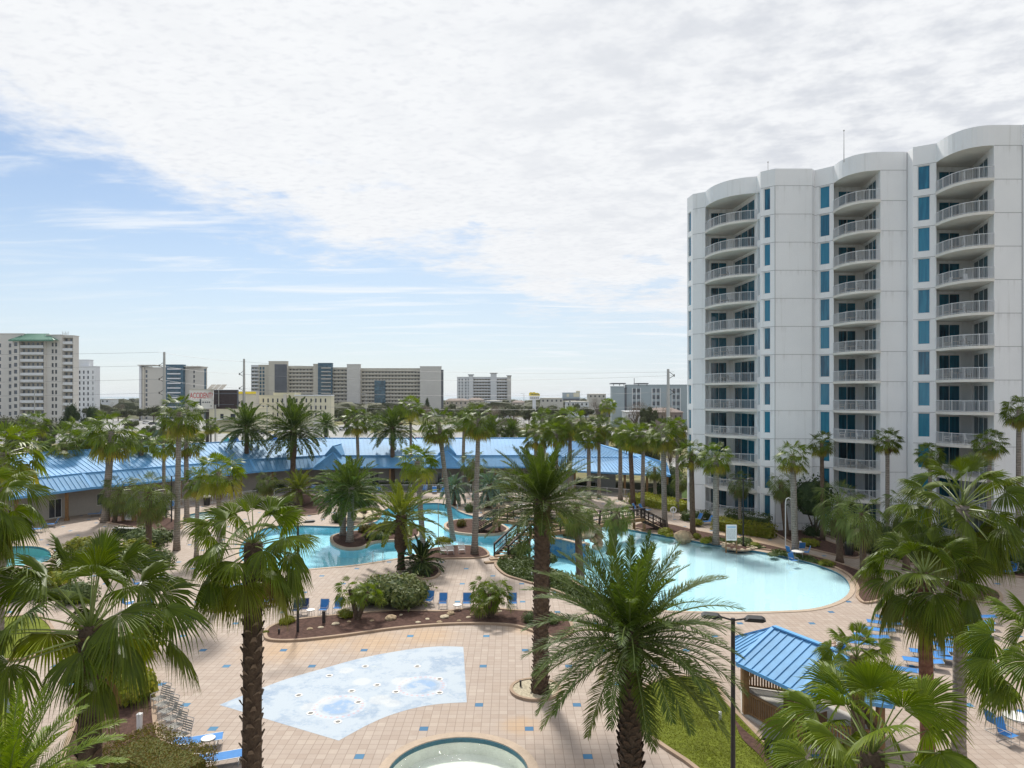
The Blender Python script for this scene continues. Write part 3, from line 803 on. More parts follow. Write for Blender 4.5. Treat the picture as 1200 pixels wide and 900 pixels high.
# ---------------------------------------------------------------- blue-roofed pavilion
def offs_poly(pts, d):
    out = []
    V = [Vector(p) for p in pts]
    for i, p in enumerate(V):
        t = Vector((0,0))
        ns = []
        if i > 0: e = (p - V[i-1]).normalized(); ns.append(Vector((-e.y, e.x)))
        if i < len(V)-1: e = (V[i+1] - p).normalized(); ns.append(Vector((-e.y, e.x)))
        n = sum(ns, Vector((0,0))).normalized(); k = 1 / max(.4, n.dot(ns[0]))
        out.append(p + n*d*k)
    return out
def seams(mb, a0, a1, b0, b1, step=.62, h=.07, w=.06):
    "raised ribs on a roof face between lower edge a0-a1 and upper edge b0-b1"
    a0, a1, b0, b1 = map(Vector, (a0, a1, b0, b1)); L = (a1-a0).length; n = max(1, int(L/step))
    nrm = (a1-a0).cross(b0-a0); nrm = nrm.normalized() if nrm.length > 1e-6 else Vector((0,0,1))
    if nrm.z < 0: nrm = -nrm
    for i in range(n+1):
        t = i/n; p = a0.lerp(a1, t); q = b0.lerp(b1, t)
        if (q-p).length > .2: mb.obox(p + nrm*h*.3, q + nrm*h*.3, w, h, up=nrm)
PV = thing('pool_pavilion', 'long low building with blue standing-seam roof behind the pool', 'building')
EV = [(-72,52),(-56.5,74),(-52,84.5),(-38.5,102.7),(-30,109),(8,109.3)]
BR = offs_poly(EV, 2.1); RG = offs_poly(EV, 9.2); BB = offs_poly(EV, 16.3); BE = offs_poly(EV, 18.4)
ZE, ZB, ZR = 3.7, 5.3, 7.7
rf = MB(); sm = MB(); lo = MB()
for i in range(len(EV)-1):
    e0,e1,b0,b1,r0,r1,c0,c1,f0,f1 = EV[i],EV[i+1],BR[i],BR[i+1],RG[i],RG[i+1],BB[i],BB[i+1],BE[i],BE[i+1]
    lo.face((*e0,ZE),(*e1,ZE),(*b1,ZB),(*b0,ZB)); seams(sm,(*e0,ZE),(*e1,ZE),(*b0,ZB),(*b1,ZB))
    rf.face((*b0,ZB),(*b1,ZB),(*r1,ZR),(*r0,ZR)); seams(sm,(*b0,ZB),(*b1,ZB),(*r0,ZR),(*r1,ZR))
    rf.face((*r0,ZR),(*r1,ZR),(*c1,ZB),(*c0,ZB)); lo.face((*c0,ZB),(*c1,ZB),(*f1,ZE),(*f0,ZE))
rf.build('upper_roof', M['blueroof'], PV); lo.build('lower_roof', M['blueroof'], PV); sm.build('seams', M['blueroof'], PV)
mb = MB()
for i in range(len(EV)-1):
    mb.obox((*EV[i],ZE-.12),(*EV[i+1],ZE-.12),.1,.28); mb.obox((*RG[i],ZR+.03),(*RG[i+1],ZR+.03),.35,.1); mb.obox((*BR[i],ZB+.03),(*BR[i+1],ZB+.03),.2,.1)
    mb.obox((*EV[i],ZE),(*BR[i],ZB+.05),.4,.1)
mb.build('ridge_and_fascia', M['blueroof_ridge'], PV)
W1 = offs_poly(EV, 3.0); W2 = offs_poly(EV, 15.4)
mb = MB(); wins = []
for i in range(len(W1)-1):
    L = (W1[i+1]-W1[i]).length; nw = int(L/5.2)
    ops = [((j+.5)*L/nw-.8, (j+.5)*L/nw+.8, .1 if j % 2 else .9, 2.4) for j in range(nw)]
    facade(mb, W1[i], W1[i+1], 0, 4.7, ops, .15); wins.append((W1[i], W1[i+1], ops))
mb.wallz([tuple(W1[0]), tuple(W2[0])], 0, 4.4, False); mb.wallz([tuple(W2[-1]), tuple(W1[-1])], 0, 6, False)
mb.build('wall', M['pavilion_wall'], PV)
for p, q, ops in wins:
    for op in ops: window(PV, p, q, op, .14, M['white_paint'], M['pane_dark'], 'door' if op[2] < .5 else 'window', 1, .06)
mb = MB(); mb.wallz([tuple(p) for p in W1], 4.65, 4.7, False)
for i in range(len(EV)-1):
    mb.face((*EV[i],ZE-.05),(*EV[i+1],ZE-.05),(*W1[i+1],ZE-.05),(*W1[i],ZE-.05))
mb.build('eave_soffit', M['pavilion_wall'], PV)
mb = None; E2 = offs_poly(EV, .5)
for i in range(len(E2)-1):
    L = (E2[i+1]-E2[i]).length; n = int(L/4.2)
    for j in range(n):
        p = E2[i].lerp(E2[i+1], (j+.5)/n)
        m = MB(); m.box(-.14,.14,-.14,.14,0,ZE-.1); m.box(-.2,.2,-.2,.2,0,.25); m.build('post', M['wood_tan'], PV, loc=(p.x,p.y,0))
def dormer(x, D, big=1.0):
    X = (x-600)/F*D
    m = MB(); y = D
    pk = (X, y+1.2, 7.0); l = (X-1.5*big, y+1.2, 5.45); r = (X+1.5*big, y+1.2, 5.45); bk = (X, y+6.4, 7.0); lb=(X-1.5*big,y+3.6,5.45); rb=(X+1.5*big,y+3.6,5.45)
    m.face(l, r, pk); m.face(l, pk, bk, lb); m.face(pk, r, rb, bk)
    ap = (X, y+1.1, 6.0); a = (X-2.9*big, y-1.2, ZE-.05); b = (X+2.9*big, y-1.2, ZE-.05); al=(X-2.9*big,y+2.2,ZE+1.0); br=(X+2.9*big,y+2.2,ZE+1.0)
    m.face(a, b, ap); m.face(ap, b, br); m.face(a, ap, al)
    seams(m, a, b, (X-.05,y+1.1,5.97), (X+.05,y+1.1,5.97), .62)
    m.build('dormer', M['blueroof'], PV)
    m = MB(); m.obox(a, ap, .22, .1); m.obox(b, ap, .22, .1); m.obox(l, pk, .15, .1, up=(0,-1,0)); m.obox(r, pk, .15, .1, up=(0,-1,0)); m.obox(pk, bk, .2, .08)
    m.box(X-2.9*big, X+2.9*big, y-1.26, y-1.18, ZE-.28, ZE)
    m.build('dormer_trim', M['blueroof_ridge'], PV)
dormer(388, 108.2, .9); dormer(523, 110.2)
# right-hand roof
P2 = thing('shade_pavilion', 'open blue-roofed shelter on brown posts, left of the white tower', 'shelter')
FL,FR,BKR,BKL = (5,109),(23.3,100.6),(27,119),(5,127)
bl,br_,bkr,bkl = (7,112),(20.5,111),(22,116),(7,122)
r0,r1 = (2,118.5,7.1),(13.6,118.3,7.1)
m = MB(); m.face((*FL,3.3),(*FR,3.3),(*br_,5.0),(*bl,5.0)); m.face((*FR,3.3),(*BKR,3.3),(*bkr,5.0),(*br_,5.0)); m.face((*BKR,3.3),(*BKL,3.3),(*bkl,5),(*bkr,5))
m.face((*bl,5.0),(*br_,5.0),r1,r0); m.face((*br_,5.0),(*bkr,5.0),r1); m.face((*bkr,5),(*bkl,5),r0,r1)
seams(m,(*FL,3.3),(*FR,3.3),(*bl,5.0),(*br_,5.0)); seams(m,(*bl,5.0),(*br_,5.0),r0,r1); seams(m,(*FR,3.3),(*BKR,3.3),(*br_,5.0),(*bkr,5.0))
m.build('roof', M['blueroof'], P2)
m = MB(); m.obox((*FL,3.2),(*FR,3.2),.1,.26); m.obox((*FR,3.2),(*BKR,3.2),.1,.26); m.obox((*FR,3.35),(*br_,5.03),.3,.1); m.obox((*br_,5.05),r1,.3,.1); m.obox(r0,r1,.35,.12); m.obox((*bl,5.03),(*br_,5.03),.15,.1)
m.build('ridge_and_fascia', M['blueroof_ridge'], P2)
for t in (.05,.25,.45,.65,.82,.97):
    p = Vector(FL).lerp(Vector(FR), t); m = MB(); m.box(-.16,.16,-.16,.16,0,3.25); m.build('post', M['wood_tan'], P2, loc=(p.x+.3,p.y+.6,0))
for t in (.3,.7):
    p = Vector(FR).lerp(Vector(BKR), t); m = MB(); m.box(-.16,.16,-.16,.16,0,3.25); m.build('post', M['wood_tan'], P2, loc=(p.x-.6,p.y,0))
m = MB(); m.box(6,10,110,113,0,3.2); m.box(13,17,112,116,0,3.1); m.build('kiosk_wall', M['plaster_pale'], P2)
# low white fence in front of both buildings
def fence(pts, label, h=1.1, mat='grey_rail', step=2.2, pk=.14):
    o = thing('fence', label, 'fence')
    m = MB()
    for a, b in zip(pts, pts[1:]):
        va, vb = Vector(a), Vector(b); L = (vb-va).length; n = max(1, int(L/step))
        m.obox((*va,h),(*vb,h),.04,.05); m.obox((*va,.12),(*vb,.12),.03,.04)
        k = int(L/pk)
        for i in range(k+1):
            c = va.lerp(vb, i/k); m.box(c.x-.01,c.x+.01,c.y-.01,c.y+.01,.1,h)
        for i in range(n+1):
            c = va.lerp(vb, i/n); p = MB(); p.box(-.035,.035,-.035,.035,0,h+.06); p.build('post', M[mat], o, loc=(c.x,c.y,0))
    m.build('pickets', M[mat], o)
    return o
fence([(-50,84),(-37.5,100.5),(-29.5,106.3),(5,106.6)], 'long low pale fence in front of the blue-roofed pavilion', 1.15)
fence([(7,106.5),(12,104.5),(19,100)], 'short pale picket fence in front of the open shelter', 1.15)
# ---------------------------------------------------------------- far buildings
def xw(px, D): return (px-600)/F*D
def zw(py, D): return H-(py-HY)*D/F
class Bld:
    "far building, facade square to the picture at distance D, described in photo pixels"
    def __init__(s, name, label, D, group=None, cat='building'):
        s.D = D; s.o = thing(name, label, cat, (0,0,0), group=group); s.nw = 0; s.rest = MB(); s.restm = None; s.mats = {}
    def block(s, x0, x1, y0, mat, fwd=0, deep=4, ops=(), depth=.25, zb=-.2, name='wall', side_ops=(), roof=None):
        D = s.D; X0, X1 = xw(x0, D), xw(x1, D); Z = zw(y0, D); Y = D - fwd
        mb = MB()
        o2 = [(xw(a, D)-X0, xw(b, D)-X0, z0, z1) for a, b, z0, z1 in ops]
        facade(mb, (X0,Y), (X1,Y), zb, Z, o2, depth)
        facade(mb, (X1,Y), (X1,Y+deep), zb, Z, [(a,b,c,d) for a,b,c,d in side_ops], depth); facade(mb, (X1,Y+deep), (X0,Y+deep), zb, Z); facade(mb, (X0,Y+deep), (X0,Y), zb, Z)
        mb.face((X0,Y,Z-.4),(X1,Y,Z-.4),(X1,Y+deep,Z-.4),(X0,Y+deep,Z-.4))
        for (a,b,c,d) in ((X0-.15,X1+.15,Y-.15,Y+.1),(X0-.15,X1+.15,Y+deep-.1,Y+deep+.15),(X0-.15,X0+.1,Y+.1,Y+deep-.1),(X1-.1,X1+.15,Y+.1,Y+deep-.1)):
            mb.box(a,b,c,d,Z,Z+.35)
        mb.build(name, mat, s.o)
        return X0, X1, Y, Z, o2
    def pane(s, X0, X1, Y, z0, z1, mat, name='window', side=None):
        s.nw += 1
        mb = s.rest if s.nw > 98 else MB()
        if side is None: mb.box(X0, X1, Y, Y+.06, z0, z1)
        else: mb.box(side-.06, side, X0, X1, z0, z1)
        if s.nw > 98: s.restm = mat
        else: mb.build(name, mat, s.o)
    def grid(s, x0, x1, ytop, mat, cols, rows, pane, h=1.6, fwd=0, deep=4, zf=None, pitch=3.0, **k):
        "cols: list of (pxa,pxb); rows: number; top row head starts at pixel zf"
        z = zw(zf if zf else ytop+4, s.D); ops = []
        for r in range(rows):
            zt = z - r*pitch
            for a, b in cols: ops.append((a, b, zt-h, zt))
        X0, X1, Y, Z, o2 = s.block(x0, x1, ytop, mat, fwd, deep, ops, **k)
        for a, b, c, d in o2: s.pane(X0+a, X0+b, Y+.2, c, d, pane)
    def balconies(s, x0, x1, ytop, mat, rows, zf, pitch, pane, fwd=0, deep=4, slabmat=None, n=6, rec=.8, top=None, doors=True):
        "open gallery floors: deep recess with glazed doors, a slab and parapet per floor"
        z = zw(zf, s.D); D = s.D; X0, X1 = xw(x0, D), xw(x1, D)
        ops = [(x0+ (x1-x0)*.01, x1-(x1-x0)*.01, z-r*pitch-pitch+.35, z-r*pitch) for r in range(rows)]
        X0, X1, Y, Z, o2 = s.block(x0, x1, ytop, mat, fwd, deep, ops, depth=rec)
        for (a, b, c, d) in o2:
            m = MB(); m.box(X0+a, X0+b, Y+rec-.02, Y+rec+.05, c, d); m.build('gallery_wall', M['recess'], s.o)
            m = MB(); m.box(X0+a-.05, X0+b+.05, Y-.5, Y+.06, c-.2, c+.05); m.box(X0+a-.05, X0+b+.05, Y-.5, Y-.42, c+.05, c+1.0)
            m.build('balcony', slabmat or mat, s.o)
            if doors:
                w = (b-a)/n
                m = MB()
                for i in range(n):
                    m.box(X0+a+w*i+w*.2, X0+a+w*i+w*.62, Y+rec-.08, Y+rec-.03, c+.1, d-.35)
                m.build('glazing', pane, s.o)
    def done(s):
        if s.rest.v:
            o = s.rest.build('windows', s.restm, s.o); o['kind'] = 'stuff'
# left condominium with green hipped roof
b = Bld('condominium', 'tall pale condominium with green hipped roof piece, far left', 300)
D=300
b.grid(-60, 27, 391.5, M['plaster_pale'], [(-40,-37),(-22,-19),(-1,1.2),(10.3,13.2)], 11, M['pane_grey'], 1.7, zf=402.5, pitch=3.0, deep=4)
b.grid(19.5, 27.2, 400, M['plaster_pale'], [(21.2,25)], 11, M['pane_grey'], 1.7, fwd=2.5, zf=401.5, pitch=3.0, deep=4)
b.balconies(27.2, 54.5, 399.5, M['plaster_pale'], 11, 400.5, 3.0, M['pane_grey'], fwd=1.5, slabmat=M['plaster_white'], n=5)
b.grid(54.5, 72.5, 393, M['plaster_pale'], [(60.8,63.2),(64.8,67.2)], 12, M['pane_dark'], 1.7, zf=401.5, pitch=3.0, fwd=.2)
b.balconies(72.5, 84, 393.5, M['plaster_pale'], 12, 395.5, 3.0, M['pane_grey'], fwd=-1, slabmat=M['plaster_white'], n=2, deep=4)
# green hipped roof
X0,X1 = xw(18.5,D),xw(69.5,D); ya,yb=D-4,D+8; zr=zw(391,D); ze=zw(399,D)
m=MB(); a=(X0,ya,ze);bb=(X1,ya,ze);c=(X1,yb,ze);d=(X0,yb,ze);r1=(X0+4,(ya+yb)/2,zr+.2);r2=(X1-6,(ya+yb)/2,zr+.2)
m.face(a,bb,r2,r1);m.face(bb,c,r2);m.face(c,d,r1,r2);m.face(d,a,r1);m.box(X0-.2,X1+.2,ya-.2,ya+.05,ze-.6,ze+.05)
seams(m,a,bb,r1,r2,1.6,.15,.15); m.build('roof',M['greenroof'],b.o)
m=MB()
for i in range(5): m.tube([(xw(63+i*1.6,D),D+6,zw(392,D)),(xw(63+i*1.6,D),D+6,zw(387+ (i%2)*1.5,D))],.12,4)
m.build('antenna',M['steel'],b.o); b.done()
# white block behind it
b = Bld('apartment_block', 'small white apartment block just right of the green-roofed condominium', 400); D=400
b.grid(84, 104.5, 422, M['plaster_white'], [(88,89.5),(91,92.5)], 8, M['pane_grey'], 1.7, zf=436, pitch=3.1)
b.grid(98, 115.5, 430, M['plaster_white'], [(96+0,97),(101,102.5),(106,107.5)], 8, M['pane_dark'], 1.9, fwd=3, zf=434.5, pitch=3.15) if False else b.grid(95, 116, 430, M['plaster_white'], [(96.2,98),(101,102.8),(106,107.8),(112,113)], 9, M['pane_dark'], 1.8, fwd=3, zf=434.5, pitch=3.15)
b.done()
# twin slab block with teal centre
b = Bld('apartment_block', 'beige twin apartment block with dark teal centre, behind the left steel pole', 450); D=450
b.grid(164, 197, 431, M['plaster_beige'], [(170.5,172.8)], 12, M['pane_grey'], 2.0, zf=433.5, pitch=3.1)
b.block(164,166.5,429.5,M['plaster_white'],fwd=1,deep=14,name='edge_wall'); b.block(167.5,169.5,431,M['plaster_tan'],fwd=.6,deep=3,name='pilaster')
b.grid(197, 217, 428, M['teal'], [(200,214)], 14, M['pane_teal'], 1.4, fwd=3, zf=430, pitch=3.1)
m=MB()
for r in range(14): z=zw(432,D)-r*3.1-.3; m.box(xw(199.5,D),xw(214.5,D),D-4.1,D-3.05,z-.5,z+.3)
m.build('balcony',M['plaster_white'],b.o)
b.grid(217, 239.5, 431, M['plaster_beige'], [(226.5,228.3)], 13, M['pane_dark'], 2.0, zf=434, pitch=3.1)
b.block(239.5,240.4,433,M['teal'],fwd=.1,deep=1.5,name='edge_wall')
m=MB(); m.box(xw(163,D),xw(183,D),D-2,D+10,zw(428.5,D),zw(427.6,D)); m.box(xw(217,D),xw(236,D),D-2,D+10,zw(430,D),zw(429.2,D))
for x in (166,172,178,220,226,232): m.box(xw(x,D)-.2,xw(x,D)+.2,D-1,D-.6,zw(431.5,D),zw(428.5,D))
m.build('roof_canopy',M['plaster_beige'],b.o); b.done()
# long condominium
b = Bld('condominium', 'very long beige condominium with slate and teal sections, centre-left horizon', 520); D=520; P_=2.75
b.balconies(292,303,428,M['plaster_white'],12,430,P_,M['pane_teal'],n=3,fwd=-4)
b.grid(303,318,428,M['plaster_tan'],[(304,306.5),(307.5,310)],12,M['pane_teal'],2.1,zf=430,pitch=P_)
b.block(317,338,424,M['plaster_tan'],fwd=4); m=MB(); m.box(xw(324,D),xw(338.3,D),D-4.15,D-3.98,0,zw(427,D)); m.build('slate_panel',M['plaster_dark'],b.o)
b.balconies(338,370.5,429.5,M['plaster_tan'],12,432,P_,M['pane_dark'],n=8)
b.block(368,374,427,M['plaster_tan'],fwd=2); b.grid(374,390,426,M['teal'],[(375.5,388.5)],13,M['pane_teal'],1.5,fwd=3,zf=429,pitch=P_)
m=MB()
for r in range(13): z=zw(431,D)-r*P_-.3; m.box(xw(378,D),xw(389,D),D-3.9,D-3.05,z-.4,z+.3)
m.build('balcony',M['plaster_beige'],b.o)
b.balconies(390,408,431,M['plaster_tan'],12,433,P_,M['pane_dark'],n=4)
b.block(408,423,427.5,M['plaster_pale'],fwd=4)
b.balconies(423,493.5,432,M['plaster_tan'],12,435,P_,M['pane_dark'],n=18)
m=MB(); m.box(xw(439,D),xw(452,D),D-.75,D-.55,0,zw(446,D)); m.build('teal_panel',M['pane_teal'],b.o)
b.block(493,517.5,430,M['plaster_pale'],fwd=4); b.block(517.5,519.6,434,M['plaster_dark'],fwd=3,name='edge_wall'); b.done()
# low cream building in front of it
b = Bld('office_building', 'low cream office building with rows of dark windows, below the long condominium', 330); D=330
cols=[(302+i*5.6,303.9+i*5.6) for i in range(15)]
b.grid(286,388,464,M['plaster_cream'],cols,3,M['pane_dark'],1.9,zf=467,pitch=3.4,deep=6)
b.block(318,343,461,M['plaster_cream'],fwd=-3,deep=10); b.block(333,336,463,M['plaster_beige'],fwd=1,deep=3,name='pilaster')
m=MB(); m.box(xw(345,D),xw(388.5,D),D-.4,D+5,zw(464,D),zw(462.6,D)); m.build('cornice',M['plaster_white'],b.o); b.done()
b = Bld('roadside_building', 'yellow-topped tan roadside building beside the second steel pole', 320); D=320
b.grid(266,300,459.5,M['plaster_tan'],[(270,273),(277,280),(284,287)],2,M['pane_dark'],2,zf=469,pitch=5)
m=MB(); m.box(xw(265,D),xw(300,D),D-.5,D+.0,zw(461.5,D),zw(459,D)); m.build('yellow_band',M['yellow'],b.o); b.done()
b = Bld('store', 'pale shop building under the two billboards', 290); D=290
b.grid(244,300,479,M['plaster_cream'],[(258,262),(270,276)],1,M['pane_dark'],2,zf=485,pitch=3,deep=20); 
m=MB(); m.box(xw(250,D),xw(285,D),D-3,D+0,zw(492,D),zw(491,D)); m.build('canopy',M['plaster_white'],b.o); b.done()
# white condominium centre
b = Bld('condominium', 'white condominium on the horizon right of the long one', 700); D=700; P_=3.0
b.grid(535.5,552,442,M['plaster_white'],[(537.5,539),(541,542.5),(545,546.5),(548.5,550)],9,M['pane_grey'],1.6,zf=444,pitch=P_)
b.block(549.5,554.5,440,M['plaster_white'],fwd=3); b.balconies(554.5,575,442,M['plaster_white'],9,444,P_,M['pane_dark'],n=6)
b.block(575,582,438,M['plaster_white'],fwd=3); b.balconies(582,594.5,442.5,M['plaster_white'],9,444,P_,M['pane_dark'],n=4)
b.block(594.5,599,441,M['plaster_pale'],fwd=3)
m=MB()
for a,c,y in ((548.5,555.5,439.6),(574,583,437.6),(593.5,599.5,440.7)): m.box(xw(a,D),xw(c,D),D-3.6,D+6,zw(y,D),zw(y-.7,D))
m.build('roof_cap',M['plaster_dark'],b.o); b.done()
# slate building right
b = Bld('hotel', 'wide slate-blue low hotel behind the palms left of the white tower', 330); D=330
b.block(716,731,453.5,M['plaster_slate'],fwd=2); b.block(731,734,455,M['plaster_dark'],fwd=1,name='stair_glass')
b.grid(734,830,451.5,M['plaster_slate'],[(741.5,745),(746.5,750),(764.5,768),(769.5,773),(788,791.5),(793,796.5)],4,M['pane_grey'],1.9,zf=455.5,pitch=3.1)
for x in (741,764,787.5):
    m=MB(); 
    for q in (x,x+4.6,x+9.6): m.box(xw(q-.4,D),xw(q+.4,D),D-.3,D-.0,3,zw(454.5,D))
    m.build('window_trim',M['plaster_white'],b.o)
m=MB(); m.box(xw(717,D),xw(733,D),D-1,D+8,zw(450,D),zw(448.8,D)); m.box(xw(746,D),xw(760,D),D,D+8,zw(450,D),zw(448.8,D))
for q in (719,726,731,748,758): m.box(xw(q,D)-.15,xw(q,D)+.15,D-.5,D-.2,zw(452,D),zw(450,D))
m.build('roof_canopy',M['plaster_dark'],b.o); m=MB(); m.tube([(xw(744.5,D),D+3,zw(451,D)),(xw(744.5,D),D+3,zw(443,D))],.2,5); m.build('antenna',M['steel'],b.o); b.done()
# small houses and shops along the horizon
hr = random.Random(3)
specs = [(522,548,470,560,'housewall','brownroof','low brown-roofed house below the white condominium, left end'),
 (548,566,469,600,'housewall','brownroof','low house with brown roof below the middle of the white condominium'),
 (568,588,470,560,'plaster_white','plaster_beige','low pale shop below the right end of the white condominium'),
 (600,616,472,620,'housewall','brownroof','low brown-roofed house left of the yellow sign'),
 (634,660,467,520,'plaster_beige','plaster_tan','long tan flat building right of the yellow sign'),
 (664,690,471,480,'plaster_white','plaster_beige','low white building under the dark billboard'),
 (690,710,462,560,'plaster_beige','plaster_beige','grey three-storey house left of the slate hotel'),
 (735,765,483,300,'plaster_white','plaster_white','low white flat-roofed building in front of the slate hotel'),
 (763,800,484,280,'brownroof','brownroof','low dark-roofed house in front of the slate hotel'),
 (118,128,468,600,'plaster_white','plaster_beige','tiny white house between the white block and the twin block')]
for (x0,x1,y,D,wm,rm,lab) in specs:
    b = Bld('house', lab, D, cat='house'); n = max(2,int((x1-x0)/5))
    b.grid(x0,x1,y,M[wm],[(x0+(i+.3)*(x1-x0)/n, x0+(i+.65)*(x1-x0)/n) for i in range(n)],1,M['pane_dark'],1.5,zf=y+2.5*300/D,pitch=3,deep=14)
    X0,X1,Z=xw(x0,D),xw(x1,D),zw(y,D)
    m=MB(); hp=1.8 if rm=='brownroof' else .3
    a=(X0-.7,D-.7,Z+.3);c=(X1+.7,D-.7,Z+.3);e=(X1+.7,D+14.7,Z+.3);g=(X0-.7,D+14.7,Z+.3);k=(X0+3,D+7,Z+.3+hp);l=(X1-3,D+7,Z+.3+hp)
    m.face(a,c,l,k);m.face(c,e,l);m.face(e,g,k,l);m.face(g,a,k);m.face(a,g,e,c); m.build('roof',M[rm],b.o); b.done()

# ---------------------------------------------------------------- billboards and signs
def text(body, size, mat, parent, loc, rot=(pi/2,0,0), name='lettering', ext=.02, align='CENTER', sx=1):
    cu = bpy.data.curves.new(name, 'FONT'); cu.body = body; cu.size = size; cu.extrude = ext; cu.align_x = align; cu.resolution_u = 3
    t = bpy.data.objects.new('tmp', cu); COL.objects.link(t)
    bpy.context.view_layer.update()
    me = bpy.data.meshes.new_from_object(t.evaluated_get(bpy.context.evaluated_depsgraph_get()))
    bpy.data.objects.remove(t); bpy.data.curves.remove(cu)
    me.materials.clear(); me.materials.append(mat)
    o = link(name, me, parent, loc); o.rotation_euler = rot; o.scale = (sx,1,1); return o
D=215
bb = thing('billboard','white billboard with large red lettering ACCIDENT?, partly behind a palm','billboard')
x0,x1,z0,z1=xw(222,D),xw(249.5,D),zw(478.5,D),zw(457,D)
m=MB(); m.box(x0,x1,D,D+.5,z0,z1); m.build('panel',M['panel_white'],bb)
m=MB(); m.box(x0-.15,x1+.15,D-.12,D+.6,z1,z1+.25); m.box(x0-.15,x1+.15,D-.12,D+.6,z0-.35,z0); m.box(x0-.6,x1+.2,D-.8,D-.0,z0-.95,z0-.8); m.build('frame',M['plaster_beige'],bb)
m=MB(); m.tube([(xw(241,D),D+1.2,0),(xw(241,D),D+1.2,z0+1)],.55,10); m.box(x0+1,x1,D+.6,D+1.6,z0+.2,z0+.8); m.build('post',M['dark_bronze'],bb)
text('ACCIDENT?', 2.55, M['text_red'], bb, (xw(236,D), D-.03, z1-2.6), sx=.53)
m=MB()
for i,(a,c) in enumerate(((.55,.62),(.66,.72),(.75,.8),(.83,.88),(.2,.5))): m.box(x0+(x1-x0)*a,x0+(x1-x0)*c,D-.04,D-.01,z0+1.7,z0+2.1)
m.box(x0+(x1-x0)*.9,x0+(x1-x0)*.95,D-.04,D-.01,z0+.6,z0+.9); m.box(x0+(x1-x0)*.44,x0+(x1-x0)*.5,D-.045,D-.01,z0+.5,z0+3.0)
m.build('small_print',M['text_grey'],bb)
D=212
bb = thing('billboard','dark billboard seen beside the white ACCIDENT? billboard','billboard')
x0,x1,z0,z1=xw(250.5,D),xw(278,D),zw(479,D),zw(457.5,D)
m=MB(); m.box(x0,x1,D,D+.5,z0,z1); m.build('panel',M['panel_dark'],bb)
m=MB(); m.box(x0,x1,D-.05,D,z0+4.6,z0+4.9); m.box(x0,x1,D-.1,D+.6,z1,z1+.2); m.box(x1,x1+.2,D-.1,D+.6,z0,z1+.2); m.box(x0,x1-1,D-.05,D,z0+1.2,z0+1.4); m.build('frame',M['text_grey'],bb)
m=MB(); m.tube([(xw(254,D),D-1.0,0),(xw(254,D),D-1.0,z0+1.2)],.28,8); m.tube([(xw(257.3,D),D-.6,z0+.7),(xw(257.3,D),D-.6,z1)],.12,6); m.build('post',M['steel'],bb)
D=214
sp = thing('solar_panel','grey solar panel row standing above the two billboards','solar panel')
m=MB(); xa,xb=xw(244,D),xw(263,D)
for i in range(3):
    a=xa+(xb-xa)*i/3; c=xa+(xb-xa)*(i+1)/3-.15
    m.face((a,D-1,zw(456.5,D)),(c,D-1,zw(456.5,D)),(c+.6,D+1,zw(450.5,D)),(a+.6,D+1,zw(450.5,D)))
m.build('panel',M['recess'],sp)
m=MB(); m.tube([(xw(254,D),D,zw(458,D)),(xw(254,D),D,zw(454,D))],.15,6); m.build('post',M['steel'],sp)
# yellow roadside sign, centre
D=420
sg = thing('roadside_sign','bright yellow cloud-shaped sign with a white board below, on the centre horizon','sign')
m=MB(); pts=[(620,464),(620,460.3),(622,459.5),(624,460),(626,459.2),(628,460.5),(630,460.3),(632.5,461.5),(632.8,464)]
m2=[(xw(a,D),zw(c,D)) for a,c in pts]
n_=len(m2); A=[m.vert((a,D,c)) for a,c in m2]; B=[m.vert((a,D+.5,c)) for a,c in m2]; m.f.append(A); m.f.append(B[::-1])
for i in range(n_): m.f.append([A[i],A[(i+1)%n_],B[(i+1)%n_],B[i]])
m.build('sign_face',M['yellow'],sg)
m=MB(); m.box(xw(620.5,D),xw(632.3,D),D,D+.4,zw(468.3,D),zw(464.2,D)); m.build('board',M['panel_white'],sg)
m=MB()
for i in range(6): m.box(xw(622+i*1.7,D),xw(623+i*1.7,D),D-.05,D-.01,zw(462.9,D)+.0,zw(461.5,D)+.1)
for i in range(5): m.box(xw(621.5+i*2.1,D),xw(623+i*2.1,D),D-.05,D-.01,zw(467,D),zw(465.8,D))
m.build('lettering',M['text_grey'],sg)
m=MB(); m.box(xw(624,D),xw(628,D),D+.1,D+.4,0,zw(468.3,D)); m.build('post',M['plaster_white'],sg)
D=380
sg = thing('billboard','distant grey and yellow billboard right of the yellow sign','billboard')
m=MB(); m.box(xw(659,D),xw(679.5,D),D,D+.5,zw(469,D),zw(460,D)); m.build('panel',M['plaster_slate'],sg)
m=MB(); m.box(xw(664,D),xw(667,D),D-.05,D-.01,zw(465,D),zw(461.5,D)); m.box(xw(672,D),xw(679,D),D-.05,D-.01,zw(465,D),zw(460.5,D)); m.box(xw(675,D),xw(679.7,D),D,D+.5,zw(460,D),zw(458,D)); m.build('picture_patch',M['plaster_cream'],sg)
m=MB(); m.box(xw(660,D),xw(679,D),D-.06,D-.01,zw(469,D),zw(467,D)); m.build('lower_band',M['plaster_dark'],sg)
m=MB(); m.tube([(xw(668,D),D+1,0),(xw(668,D),D+1,zw(462,D))],.5,8); m.build('post',M['steel'],sg)
